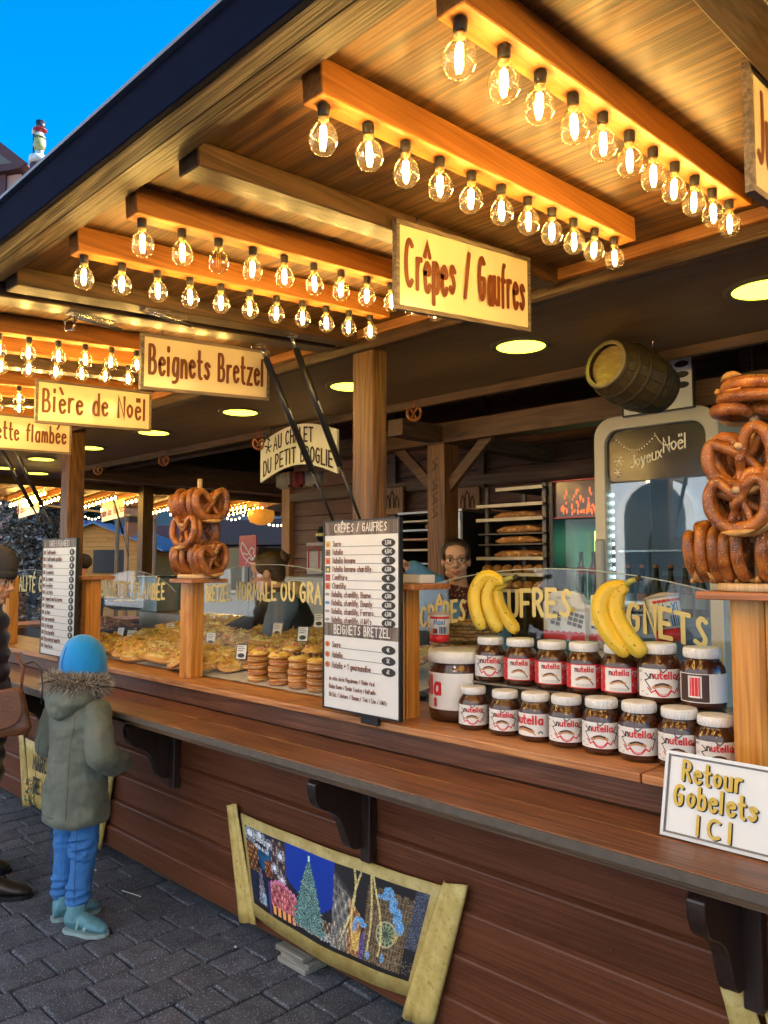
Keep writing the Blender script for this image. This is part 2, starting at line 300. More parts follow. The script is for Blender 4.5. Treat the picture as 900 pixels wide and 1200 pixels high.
def ribbon(mb, pts, wd, fn, lay=0, m=0):
    P=[Vector((a,b)) for a,b in pts]
    Q=[P[0]]
    for q in P[1:]:
        if (q-Q[-1]).length>1e-5: Q.append(q)
    if len(Q)<2: return
    h=wd/2
    d0=(Q[1]-Q[0]).normalized(); d1=(Q[-1]-Q[-2]).normalized()
    Q=[Q[0]-d0*h*.9, Q[0]-d0*h*.4]+Q[1:-1]+[Q[-1]+d1*h*.4, Q[-1]+d1*h*.9] if len(Q)>2 else [Q[0]-d0*h*.9,Q[0]-d0*h*.4,Q[1]+d1*h*.4,Q[1]+d1*h*.9]
    k=len(Q); vs_=[]
    for i in range(k):
        a=(Q[i]-Q[i-1]).normalized() if i else (Q[1]-Q[0]).normalized(); b=(Q[i+1]-Q[i]).normalized() if i<k-1 else a
        t=(a+b); t = t.normalized() if t.length>1e-4 else a
        nn=Vector((-t.y,t.x)); c=max(.45,nn.dot(Vector((-a.y,a.x)))); hw=h/c
        if i in (0,k-1): hw=h*.5
        vs_ += [fn(Q[i].x+nn.x*hw,Q[i].y+nn.y*hw,lay), fn(Q[i].x-nn.x*hw,Q[i].y-nn.y*hw,lay)]
    mb.add(vs_,[(2*i,2*i+1,2*i+3,2*i+2) for i in range(k-1)],m)
def text_w(s_, h, xs=.8, gap=2.2):
    u=h/8; return sum(((GL[c][0] if c in GL else 3)*xs+gap)*u for c in s_)-gap*u
def text(mb, s_, h, fn, x=0, y=0, wd=None, xs=.8, gap=2.2, align='l', lay0=0, m=0, jit=0):
    """write s_ with baseline at (x,y), cap height h; fn(u,v,layer) maps to space"""
    u=h/8; wd=wd or h*.13; W_=text_w(s_,h,xs,gap)
    if align=='c': x-=W_/2
    if align=='r': x-=W_
    k=lay0
    for c in s_:
        if c not in GL: x+=(3*xs+gap)*u; continue
        w_,st=GL[c]; jy=random.uniform(-jit,jit)*h
        for t in st.split('|'):
            sm=t.startswith('~'); t=t.strip('~')
            p=[(x+int(q[0],16)*u*xs, y+jy+(int(q[1],16)-2)*u) for q in t.split()]
            if sm: p=chaikin(p)
            ribbon(mb,p,wd,fn,k,m); k+=1
        x+=(w_*xs+gap)*u
    return x
def plane_fn(O, U, V, off=.0006, step=.0002):
    O,U,V=Vector(O),Vector(U).normalized(),Vector(V).normalized(); N=U.cross(V)
    return lambda u,v,k: O+U*u+V*v+N*(off+step*(k%12))
def ellipse(mb, cx, cy, rx, ry, fn, lay=0, n=16, m=0, a=0):
    mb.add([fn(cx+rx*math.cos(t)*math.cos(a)-ry*math.sin(t)*math.sin(a), cy+rx*math.cos(t)*math.sin(a)+ry*math.sin(t)*math.cos(a),lay) for t in [2*math.pi*j/n for j in range(n)]],[tuple(range(n))],m)
def rect(mb, x0,x1,y0,y1, fn, lay=0, m=0): mb.add([fn(x0,y0,lay),fn(x1,y0,lay),fn(x1,y1,lay),fn(x0,y1,lay)],[(0,1,2,3)],m)
def outline(mb, pts, fn, lay=0, m=0): mb.add([fn(u,v,lay) for u,v in pts],[tuple(range(len(pts)))],m)
# ================================================================ ground
G = speck('paver_stone', (.092,.096,.115), (.32,.33,.38), scale=160, thr=.60, rough=.75, bump=.5, scale2=14, base2=(.054,.057,.070))
JOINT = plain('joint_sand', (.012,.012,.014), .95, var=.3, scale=40)
bed=MB(); bed.add([(-400,-120,-.012),(120,-120,-.012),(120,400,-.012),(-400,400,-.012)],[(0,1,2,3)])
ground=struct(bed,'ground',JOINT)
pvth=MB(); pvth.box(-6.6,-.4,.1,2.7,-.011,-.0115)
cand=[]
def paver_shape(x0,x1,y0,y1,seed):
    rr=random.Random(seed); mb=MB(); g=.0045; t=.006
    dz=rr.uniform(-.0025,.0025); tl=[rr.uniform(-.0022,.0022) for _ in range(4)]
    lo=[(x0+g,y0+g),(x1-g,y0+g),(x1-g,y1-g),(x0+g,y1-g)]; hi=[(x0+g+t,y0+g+t),(x1-g-t,y0+g+t),(x1-g-t,y1-g-t),(x0+g+t,y1-g-t)]
    j=lambda q:(q[0]+rr.uniform(-.003,.003),q[1]+rr.uniform(-.003,.003)); lo=[j(q) for q in lo]; hi=[j(q) for q in hi]
    vv=[(a,b,-.02) for a,b in lo]+[(a,b,-.007+dz) for a,b in lo]+[(hi[i][0],hi[i][1],dz+tl[i]) for i in range(4)]
    mb.add(vv,[(8,9,10,11)]+[(i,(i+1)%4,4+(i+1)%4,4+i) for i in range(4)]+[(4+i,4+(i+1)%4,8+(i+1)%4,8+i) for i in range(4)])
    return mb
rnd=random.Random(3); CW=.168
cells=[]
for i in range(-90,60):
    x0=-2.945+i*CW; y=-6.0+rnd.uniform(0,.2)
    while y<9.5:
        L_=rnd.choice([.155,.165,.17,.17,.2,.25,.255]); 
        if x0>-16: cells.append((x0,x0+CW,y,y+L_))
        y+=L_
def vis(c):
    cx,cy=(c[0]+c[1])/2,(c[2]+c[3])/2
    d=Vector((cx,cy,-1.6)); z=d.dot(fw)
    if z<.5: return None
    u=450+905*d.dot(rt)/z; v=600-905*d.dot(up)/z
    if -25<u<560 and v<1240 and cy<2.25 and cx>-7: return z
    return None
near=sorted([c for c in cells if vis(c)], key=vis)[:300]
far=[c for c in cells if c not in set(near)]
for k,c in enumerate(near):
    o=build(paver_shape(*c,k),'paving_stone',G,ground)
mb=MB()
for k,c in enumerate(far):
    p=paver_shape(*c,k+999); mb.add(p.v,p.f)
o=build(mb,'paving',G,ground); o['kind']='stuff'
# ================================================================ the stall
stall=thing('market_stall','long wooden christmas market food stall with warm lit flaps and painted plank front','market stall',(-3.4,2.05,0))
XL,XR=-8.0,1.3
ZS=[.068,.192,.338,.484,.63,.776,.905]
for a,b in zip(ZS[:-1],ZS[1:]):
    for x0,x1 in ((XL,-4.72),(-4.716,-.2),(-.196,XR)):
        m_=MB().prism([(2.07,a+.001),(2.048,a+.001),(2.046,a+.006),(2.033,b-.016),(2.035,b-.010),(2.052,b-.001),(2.07,b-.001)],x0,x1,lambda u,v,d:Vector((d,u,v)))
        build(m_,'wall_plank',W_WALL,stall,bevel=.0012)
build(MB().box(XL,XR,2.071,2.12,.05,1.0),'wall_core',W_DARK,stall)
nh=MB()
for k in range(14):
    for a,b in zip(ZS[:-1],ZS[1:]):
        for q in (.3,.72): nh.ball((-7.8+.67*k+random.uniform(-.01,.01),2.0415-(q*.010),a+(b-a)*q),(.0035,.0015,.0035),6,4)
nh_=build(nh,'nail_heads',plain('rusty_nail',(.10,.06,.04),.6,.3),stall); nh_['kind']='stuff'
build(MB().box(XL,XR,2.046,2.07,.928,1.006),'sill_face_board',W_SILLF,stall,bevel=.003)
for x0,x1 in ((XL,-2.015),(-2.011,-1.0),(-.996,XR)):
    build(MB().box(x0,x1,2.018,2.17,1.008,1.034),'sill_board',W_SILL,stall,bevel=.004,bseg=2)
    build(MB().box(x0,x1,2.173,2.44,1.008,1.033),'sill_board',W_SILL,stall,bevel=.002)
for x0,x1 in ((XL,-3.0),(-2.996,XR)):
    build(MB().box(x0,x1,1.728,1.885,.897,.925),'ledge_board',W_LEDGE,stall,bevel=.004,bseg=2)
    build(MB().box(x0,x1,1.888,2.045,.897,.925),'ledge_board',W_LEDGE,stall,bevel=.003)
ALU=plain('edge_strip_metal',(.11,.085,.065),.6,.0,var=.35,scale=30)
build(MB().box(XL,XR,1.721,1.727,.899,.922),'ledge_edge_strip',ALU,stall)
build(MB().box(XL,XR,1.76,1.80,.868,.896),'ledge_batten',W_DARK,stall)
# corbel brackets under the ledge
prof=[(2.03,.866),(1.775,.866),(1.775,.80),(1.80,.755),(1.85,.735),(1.90,.70),(1.925,.64),(1.945,.585),(1.985,.57),(2.01,.585),(2.03,.62)]
pp=chaikin(prof+[prof[0]],2)[:-1]; pp[0]=(2.03,.866)
for cx in (-.725,-2.06,-3.395,-4.73,-6.06,.61):
    b_=build(MB().prism(pp,-.022,.022,lambda u,v,d:Vector((cx+d-.03,u,v))),'corbel',W_BRACK,stall,bevel=.003)
    build(MB().box(cx-.012,cx+.035,1.995,2.034,.53,.866),'corbel_back_strip',W_BRACK,b_,bevel=.003)
# blocks under the wall
t=thing('support_block','stacked grey boards wedged under the stall wall below the unrolled poster','wood block',(-2.5,2.08,0))
bw=wood('old_board',(.16,.145,.12),(.34,.31,.26),'X',.7)
for k,(z0,z1,ox) in enumerate(((0,.022,0),(.0225,.044,.015),(.0445,.064,-.01))): build(MB().box(-2.575+ox,-2.40+ox,2.015+ox*.3,2.25,z0,z1),'block_board',bw,t,bevel=.003)
# front posts and the far-end posts
def post(x,y,z0=1.035,z1=2.478,w=.12,d=.125,mat=W_POST):
    return build(MB().box(x-w/2,x+w/2,y,y+d,z0,z1),'post',mat,stall,bevel=.006,bseg=2)
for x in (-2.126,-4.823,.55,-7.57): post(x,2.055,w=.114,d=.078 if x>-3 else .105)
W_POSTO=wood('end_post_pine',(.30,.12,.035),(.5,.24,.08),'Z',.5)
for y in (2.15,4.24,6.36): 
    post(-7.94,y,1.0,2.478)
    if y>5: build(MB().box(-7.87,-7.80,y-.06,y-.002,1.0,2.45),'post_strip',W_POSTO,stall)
# carved inner post with its beams
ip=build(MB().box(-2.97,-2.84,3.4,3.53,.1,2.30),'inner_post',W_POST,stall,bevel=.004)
mb=MB(); fn=plane_fn((-2.905,3.4,1.98),(1,0,0),(0,0,1),.0015)
for z in (-.08,0,.08,.2):
    for k in range(3):
        ribbon(mb,chaikin([(-.03+.01*k,z-.03),(.035-.02*k,z-.01+.01*k),(-.03,z+.015),(.02,z+.04)],2),.005,fn,k)
build(mb,'carving',plain('carved_line',(.05,.02,.008),.7),ip)
build(MB().box(-4.5,XR,3.4,3.53,2.302,2.42),'tie_beam',W_DARK,stall,bevel=.004)
build(MB().box(-2.96,-2.85,3.535,4.6,2.31,2.40),'cross_beam',W_DARKY,stall)
build(MB().box(-2.96,-2.85,3.06,3.397,2.31,2.40),'cross_beam',W_DARKY,stall)
for s_ in (-1,1):   # knee braces
    build(MB().hexa([(-2.95,3.44-.0,2.0),(-2.86,3.44,2.0),(-2.86,3.47,2.0),(-2.95,3.47,2.0),(-2.95+s_*.33,3.44,2.30),(-2.86+s_*.33,3.44,2.30),(-2.86+s_*.33,3.47,2.30),(-2.95+s_*.33,3.47,2.30)]),'knee_brace',W_DARK,stall)
# back wall: siding boards with battens
z=.1; k=0
while z<3.1:
    build(MB().hexa([(-5.7,4.6,z),(XR,4.6,z),(XR,4.64,z),(-5.7,4.64,z),(-5.7,4.612,z+.128),(XR,4.612,z+.128),(XR,4.64,z+.128),(-5.7,4.64,z+.128)]),'back_wall_board',W_BACK,stall,bevel=.003); z+=.13
build(MB().box(-5.82,-5.702,4.56,4.66,.1,2.478),'back_post',W_POSTO,stall,bevel=.004)
for x in (-4.4,-3.5,-2.55,-1.6,-.6): build(MB().box(x,x+.07,4.56,4.598,.1,2.95),'wall_stud',W_DARK,stall,bevel=.003)
build(MB().box(-5.69,XR,4.55,4.559,2.19,2.26),'wall_rail',W_DARK,stall)
# soffits with round lamps (front, far end, back)
build(MB().box(XL+.97,XR,2.075,3.04,2.48,2.51),'soffit_panel',W_SOFFIT,stall)
W_SOFY=wood('soffit_board_end',(.12,.07,.035),(.21,.13,.068),'Y',.55,sc_=.7,ring=.25,bump=.1)
build(MB().box(XL,XL+.967,2.075,7.4,2.48,2.51),'soffit_panel',W_SOFY,stall)
build(MB().box(XL+.97,XR,3.043,3.075,2.44,2.62),'soffit_edge_beam',W_DARK,stall)
build(MB().box(XL+.969,XL+1.0,3.08,7.4,2.40,2.62),'soffit_edge_beam',W_DARKY,stall)
build(MB().box(XL,XR,2.035,2.073,2.425,2.52),'header_beam',W_RIM,stall,bevel=.003)
build(MB().box(XL-.04,XL-.002,2.075,7.4,2.40,2.52),'header_beam',W_DARKY,stall,bevel=.003)
# roof: dark boarding and rafters over the middle, low walls at the far end
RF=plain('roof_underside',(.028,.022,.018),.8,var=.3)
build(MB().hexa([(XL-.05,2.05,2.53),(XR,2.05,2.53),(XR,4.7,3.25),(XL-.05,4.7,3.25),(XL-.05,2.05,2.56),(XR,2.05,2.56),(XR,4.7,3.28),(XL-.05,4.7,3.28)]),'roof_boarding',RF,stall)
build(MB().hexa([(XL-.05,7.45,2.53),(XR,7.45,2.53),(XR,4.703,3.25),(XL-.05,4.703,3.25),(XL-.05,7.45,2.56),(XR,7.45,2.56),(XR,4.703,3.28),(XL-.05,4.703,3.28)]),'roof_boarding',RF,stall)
for x in (-6.6,-5.6,-4.6,-3.6,-2.3,-1.4,-.5,.4):
    build(MB().hexa([(x,3.08,2.66),(x+.07,3.08,2.66),(x+.07,4.58,3.06),(x,4.58,3.06),(x,3.08,2.76),(x+.07,3.08,2.76),(x+.07,4.58,3.16),(x,4.58,3.16)]),'rafter',W_DARKY,stall)
for y in (3.4,5.2): build(MB().box(-7.02,-4.6,y,y+.1,2.5,2.6),'tie_beam',W_DARK,stall)
build(MB().box(-8.05,-7.99,2.15,7.4,.06,1.0),'end_wall',W_WALL,stall); build(MB().box(-8.1,-7.6,2.15,7.4,1.0,1.03),'end_counter',W_SILL,stall)
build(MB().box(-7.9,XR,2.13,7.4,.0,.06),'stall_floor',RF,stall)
SPOT=emis('spot_glow',(1,.88,.045),SPOT_E)
RIMG=plain('spot_rim',(.10,.09,.07),.4)
def spot(x,y,lab):
    t=thing('downlight',lab,'ceiling light',(x,y,2.48),group='round downlights in the stall ceiling')
    build(MB().lathe([(.098,2.4795),(.098,2.472),(.118,2.470),(.124,2.4795)],32,c=(x,y,0),caps=False),'trim_ring',RIMG,t)
    build(MB().lathe([(.097,2.4745),(.001,2.4745)],32,c=(x,y,0),caps=False),'lamp_disc',SPOT,t)
for k,x in enumerate((-.815,-1.742,-2.744,-3.671,-4.656,-5.608,-6.5,-7.35)):
    spot(x,2.57,['round glowing downlight at the far right edge above the pretzel tree','round glowing downlight just below the crepes sign','round glowing downlight half hidden by the front post','round glowing downlight under the doughnut pretzel sign','round glowing downlight beside the christmas beer sign','round glowing downlight left of the second post','round glowing downlight behind the gas struts at the left','round glowing downlight at the far left corner of the ceiling'][k])
for k,y in enumerate((2.95,3.86,4.85,5.8,6.75)):
    spot(-7.55,y,'small distant round downlight at the stall end, %s from the left'%ordinal(k))
# ================================================================ flaps
PH=R(4.7)
def fmap(org, xd, od):
    O,X_,D=Vector(org),Vector(xd),Vector(od); cs,sn=math.cos(PH),math.sin(PH); S=D*cs-Vector((0,0,sn)); N=D*sn+Vector((0,0,cs))
    return lambda x,s_,h: O+X_*x+S*s_+N*h
FF=fmap((0,2.05,2.5),(1,0,0),(0,-1,0))
FE=fmap((-8.05,0,2.5),(0,1,0),(-1,0,0))
def fbox(F,x0,x1,s0,s1,h0,h1): return MB().hexa([F(x0,s1,h0),F(x1,s1,h0),F(x1,s0,h0),F(x0,s0,h0),F(x0,s1,h1),F(x1,s1,h1),F(x1,s0,h1),F(x0,s0,h1)])
FASC=plain('fascia_paint',(.004,.006,.020),.9,var=.2,spec=.08); RIMM=plain('roof_edge_metal',(.16,.18,.22),.5,.4,var=.3,scale=6)
def flap(F,x0,x1,ribs,mats,outward,sheets=True):
    beam_m,rib_m,rim_m,ply_m,grey_m,hin_m=mats
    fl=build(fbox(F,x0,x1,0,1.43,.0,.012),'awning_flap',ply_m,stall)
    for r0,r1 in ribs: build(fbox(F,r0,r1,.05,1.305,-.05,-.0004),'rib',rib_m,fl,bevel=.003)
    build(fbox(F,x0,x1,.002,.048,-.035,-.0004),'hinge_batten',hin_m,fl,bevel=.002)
    build(fbox(F,x0,x1,1.307,1.343,-.022,-.0004),'rim_board',rim_m,fl,bevel=.003)
    build(fbox(F,x0,x1,1.346,1.378,-.030,-.0004),'rim_board',rim_m,fl,bevel=.003)
    build(fbox(F,x0,x1,1.381,1.425,-.036,-.0004),'rim_board',grey_m,fl,bevel=.003)
    build(fbox(F,x0,x1,1.427,1.44,-.040,.038),'fascia_board',FASC,fl,bevel=.002)
    build(fbox(F,x0-.001,x1+.001,1.36,1.450,.0395,.046),'drip_edge',RIMM,fl)
    build(fbox(F,x0,x1,0,1.358,.0125,.045),'roof_covering',FASC,fl)
    return fl
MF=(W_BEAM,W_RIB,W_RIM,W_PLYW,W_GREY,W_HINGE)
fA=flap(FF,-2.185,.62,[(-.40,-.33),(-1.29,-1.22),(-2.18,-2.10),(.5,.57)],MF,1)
fB=flap(FF,-4.93,-2.215,[(-2.31,-2.225),(-3.19,-3.12),(-4.08,-4.01),(-4.92,-4.84)],MF,1)
fC=flap(FF,-7.68,-4.96,[(-5.06,-4.97),(-5.9,-5.83),(-6.8,-6.73),(-7.66,-7.58)],MF,1)
W_BX=wood('end_bulb_beam',(.36,.13,.025),(.55,.24,.055),'X',.42); ME_=(W_BX,W_DARK,W_DARKY,W_PLYW,W_DARKY,W_DARKY)
fE=flap(FE,2.2,4.75,[(2.2,2.28),(3.0,3.07),(3.85,3.92),(4.66,4.74)],ME_,0); fE2=flap(FE,4.8,7.4,[(4.82,4.9),(5.6,5.67),(6.5,6.57),(7.3,7.38)],ME_,0)
# ---- bulbs
SOCK=plain('black_socket',(.018,.016,.014),.45); FIL=emis('hot_filament',(1,.63,.18),BULB_E); FILD=plain('cold_filament',(.45,.28,.08),.4)
BG=glass('bulb_glass',(1,.94,.80),.10,haze=.010); BRASS=plain('bulb_collar',(.55,.42,.22),.3,.9)
gp=[(.0085,-.020),(.0092,-.025),(.0125,-.031),(.0185,-.038),(.0228,-.047),(.0242,-.056),(.0232,-.065),(.0195,-.073),(.0135,-.0785),(.0065,-.081),(.0005,-.0815)]
def make_bulb(lit=True, simple=False):
    t=thing('filament_bulb','x','light bulb',(0,0,0))
    build(MB().lathe([(.0095,-.0003),(.0102,-.002),(.0098,-.018),(.0088,-.0195)],14 if not simple else 6),'socket',SOCK,t,base=(0,0,0))
    g=build(MB().lathe(gp,18 if not simple else 8,caps=False),'bulb_glass',BG,t,base=(0,0,0))
    f_=MB()
    if simple: f_.lathe([(.001,-.034),(.006,-.037),(.006,-.068),(.001,-.071)],5)
    else:
        for a in range(4):
            c=math.cos(a*math.pi/2+.5); s=math.sin(a*math.pi/2+.5)
            f_.tube([(c*.0035,s*.0035,-.036),(c*.0048,s*.0048,-.052),(c*.0035,s*.0035,-.068)],.0015 if lit else .0006,5)
    build(f_,'filament',FIL if lit else FILD,t,base=(0,0,0))
    if not simple: build(MB().lathe([(.0085,-.0196),(.0083,-.025),(.0035,-.027),(.0025,-.034)],12),'collar',BRASS,t,base=(0,0,0))
    return t
B_LIT=make_bulb(); B_OFF=make_bulb(False); B_S=make_bulb(simple=True); used=set()
def bulb(proto,loc,label,group):
    if proto.name not in used: used.add(proto.name); o=proto; o.location=loc; o['label']=label
    else: o=dup(proto,label=label,loc=loc)
    o['group']=group; o.rotation_euler=(random.uniform(-.05,.05),random.uniform(-.05,.05),random.uniform(0,6)); return o
rows=[(-.02,'in the row beyond the right edge sign',fA),(.26,'in the rightmost row beyond the edge',fA),(-.62,'in the front row at top right',fA),(-.90,'in the second row, above the crepes sign',fA),(-1.487,'in the third row, just left of the crepes sign',fA),(-1.765,'in the fourth row, above the struts',fA),
 (-2.598,'in the upper row left of Beignets sign',fB),(-2.843,'in the lower row left of Beignets sign',fB),(-3.455,'in the upper row behind the christmas beer sign',fB),(-3.72,'in the lower row behind the christmas beer sign',fB),(-4.32,'in the upper row behind the flambee sign',fB),(-4.6,'in the lower row behind the flambee sign',fB)]
for X_,lab,fl in rows:
    build(fbox(FF,X_-.024,X_+.024,.245,1.30,-.0605,-.0004),'bulb_beam',W_BEAM,fl,bevel=.002)
    for k in range(11):
        off=(X_==-1.487 and k==2)
        p=FF(X_+random.uniform(-.002,.002),1.275-.096*k,-.0605)
        bulb(B_OFF if off else B_LIT,p,('unlit bulb, ' if off else 'lit bulb, ')+ordinal(k)+' from outside '+lab,'bare filament bulbs under the stall flaps')
for X_,lab,fl in ((2.5,'leftmost end row',fE),(2.8,'second end row',fE),(3.35,'third end row',fE),(3.62,'fourth end row',fE),(4.15,'fifth end row',fE),(4.45,'sixth end row',fE),(5.15,'seventh end row',fE2),(5.42,'eighth end row',fE2),(5.95,'ninth end row',fE2),(6.22,'tenth end row',fE2)):
    build(fbox(FE,X_-.024,X_+.024,.245,1.30,-.0605,-.0004),'bulb_beam',W_BX,fl)
    for k in range(11): bulb(B_S,FE(X_,1.275-.096*k,-.0605),'tiny distant bulb, %s from outside, in the %s'%(ordinal(k),lab),'bulbs under the far end flap')
# ---- gas struts
BLK=plain('strut_black',(.012,.012,.013),.35); CHR=plain('strut_steel',(.55,.53,.5),.25,.95)
def strut(x,y0,z0,y1,z1,lab,yd=False):
    A=Vector((x,y0,z0)) if not yd else Vector((y0,x,z0)); B=Vector((x,y1,z1)) if not yd else Vector((y1,x,z1)); D=(B-A)
    t=thing('gas_strut',lab,'gas strut',A,group='black gas struts holding the flaps')
    build(MB().tube([A+D*.05,A+D*.62],.0125,10),'strut_cylinder',BLK,t)
    build(MB().tube([A+D*.621,A+D*.98],.0055,8),'strut_rod',BLK,t)
    build(MB().tube([A+D*.0,A+D*.05],.007,8).box(A.x-.014,A.x+.014,A.y-.014,A.y+.014,A.z+.004,A.z+.012),'strut_end',CHR,t)
    build(MB().tube([A+D*.3+Vector((.0132,0,0)),A+D*.36+Vector((.0132,0,0))],.003,5),'strut_label',plain('strut_label_grey',(.4,.4,.4),.5),t)
strut(-2.245,1.66,2.385,2.052,1.70,'black gas strut left of the front post, left one of the pair')
strut(-2.095,1.68,2.395,2.052,1.70,'black gas strut crossing in front of the main post, right one of the pair')
strut(-4.93,1.66,2.385,2.052,1.70,'black gas strut beside the second post, left one of its pair')
strut(-4.80,1.68,2.395,2.052,1.70,'black gas strut beside the second post, right one of its pair')
strut(4.15,-8.42,2.39,-8.0,1.68,'thin distant gas strut at the stall end by the dark post',True)
# ---- hanging latches
for k,(x,s_,lab) in enumerate(((-2.12,.86,'steel toggle latch across the gap between the two flaps'),(-2.28,1.02,'steel toggle latch with a hanging loop beside the doughnut pretzel sign'))):
    P=FF(x,s_,-.055); t=thing('toggle_latch',lab,'latch',P)
    build(MB().box(P.x-.02,P.x+.02,P.y-.07,P.y+.07,P.z-.004,P.z),'latch_plate',CHR,t,bevel=.001)
    mb=MB(); L=.075
    for d in (-.009,.009): mb.tube([P+Vector((d,-.05,-.009)),P+Vector((d,.10,-.018))],.003,6)
    build(mb,'latch_rod',CHR,t)
    if k: build(MB().tube([P+Vector((0,-.06,-.01)),P+Vector((-.012,-.075,-.03)),P+Vector((-.012,-.07,-.055)),P+Vector((.014,-.06,-.055)),P+Vector((.014,-.055,-.03)),P+Vector((0,-.05,-.01))],.003,6),'latch_loop',CHR,t)
# ================================================================ hanging signs
CREAM=plain('sign_cream',(.80,.68,.46),.22,var=.04,scale=3,coat=.3); SFR=wood('sign_frame',(.10,.07,.05),(.26,.20,.15),'Y',.5)
BRN=plain('sign_lettering',(.16,.040,.010),.5,var=.05)
def hang_sign(label,txt,x,y0,y1,zt0,zt1,hgt,th=.085,xs=.62,F=None,frame=SFR,inset=0):
    """board perpendicular to the stall front, top edge follows the flap"""
    t=thing('hanging_sign',label,'sign',(x,(y0+y1)/2,zt0-hgt/2),group='hanging signs under the flaps')
    O=Vector((x,y0,zt0-hgt)); U=Vector((0,y1-y0,zt1-zt0)); W_=U.length; U.normalize(); V=Vector((0,0,1)); N=Vector((1,0,0))
    g=lambda u,v,d: O+U*u+V*v+N*d
    fr=.011
    build(MB().prism([(fr,fr),(W_-fr,fr),(W_-fr,hgt-fr),(fr,hgt-fr)],-.004,.004,g),'sign_board',CREAM,t)
    for a in ([(0,0),(W_,0),(W_,fr),(0,fr)],[(0,hgt-fr),(W_,hgt-fr),(W_,hgt),(0,hgt)],[(0,fr),(fr,fr),(fr,hgt-fr),(0,hgt-fr)],[(W_-fr,fr),(W_,fr),(W_,hgt-fr),(W_-fr,hgt-fr)]):
        build(MB().prism(a,-.007,.007,g),'frame_strip',frame,t)
    mb=MB(); fn=lambda u,v,k: g(u,v,.0048+.0003*(k%14))
    tw=text_w(txt,th,xs,2.0); 
    if tw>W_*.88: xs*=W_*.88/tw
    text(mb,txt,th,fn,W_/2,hgt*.5-th*.42,wd=th*.125,xs=xs,gap=2.0*(W_*.88/max(tw,W_*.88)),align='c',jit=.03)
    build(mb,'lettering',BRN,t)
    for u in (.08,W_-.08):
        build(MB().tube([g(u,hgt,0),g(u,hgt+.02,0)],.002,5),'screw',CHR,t)
    return t
def hs_(label,txt,X_,y0,y1,z_off,hgt,**k):
    zz=lambda y: 2.5-(2.05-y)*math.tan(PH)-z_off
    return hang_sign(label,txt,X_,y0,y1,zz(y0),zz(y1),hgt,**k)
hang_sign('largest cream sign reading Crêpes / Gaufres in brown lettering','Crêpes / Gaufres',-1.212,1.275,1.83,2.408,2.474,.215,th=.115)
hang_sign('cream sign reading Beignets Bretzel hung left of the gas struts','Beignets Bretzel',-2.33,1.232,1.757,2.366,2.408,.19,th=.095)
hang_sign('cream sign reading Bière de Noël','Bière de Noël',-3.22,1.241,1.76,2.364,2.391,.183,th=.092)
hang_sign('cream sign reading Baguette flambée cut off by the left edge of the view','Baguette flambée',-4.1,1.23,1.775,2.36,2.377,.185,th=.085)
hang_sign('cream sign at the top right edge with only its first brown letter J in view','Jus de pomme',-.412,1.245,1.8,2.40,2.446,.214,th=.12)
for y,lab,tx in ((3.42,'small distant cream sign at the stall end, left one','Crêpes / Gaufres'),(4.42,'small distant cream sign at the stall end, right one','Soupe Jus Vin chaud'),(5.5,'small distant cream sign at the stall end behind the pretzel tree','Beignets')):
    t=thing('hanging_sign',lab,'sign',(-8.95,y,2.2)); g=lambda u,v,k,y=y: Vector((-9.25+u,y-.006-.0001*k,2.13+v+u*.08))
    build(MB().prism([(0,0),(.56,0),(.56,.22),(0,.22)],0,.01,lambda u,v,d:Vector((-9.25+u,y+d,2.13+v+u*.08))),'sign_board',CREAM,t)
    mb=MB(); text(mb,tx,.09,g,.28,.06,wd=.013,xs=.5,gap=1.6 if len(tx)<17 else 1.1,align='c'); build(mb,'lettering',BRN,t)
# ================================================================ helper: point on the vertical plane Y (pixel of the 900x1200 photograph), real depth
CAMP=Vector((0,0,1.6))
def pt(x,y,Y):
    d=fw+rt*((x-450)/905)+up*((600-y)/905); return CAMP+d*(Y/d.y)
def ptz(x,y,z):
    d=fw+rt*((x-450)/905)+up*((600-y)/905); return CAMP+d*((z-1.6)/d.z)
# ---------------------------------------------------------------- counter pillars
PIL=[(-.74,'far right'),(-2.0,''),(-3.465,''),(-4.6,''),(-5.9,''),(-7.1,'')]
for x,_ in PIL:
    c=.014; a=.043
    pts=[(-a,-a+c),(-a+c,-a),(a-c,-a),(a,-a+c),(a,a),(-a,a)]
    p=build(MB().prism(pts,1.0345,1.508,lambda u,v,d,x=x:Vector((x+u,2.14+v,d))),'counter_pillar',W_PILLAR,stall,bevel=.002)
    build(MB().box(x+.0445,x+.056,2.11,2.18,1.0345,1.506),'pillar_batten',W_PILLAR,p,bevel=.002)
    if x>-5: x2=x+(.065 if abs(x+3.465)<.01 else .05 if x==-2.0 else 0); build(MB().box(x2-.105,x2+.105,2.035,2.245,1.509,1.53),'pillar_cap',W_CAP,p,bevel=.003)
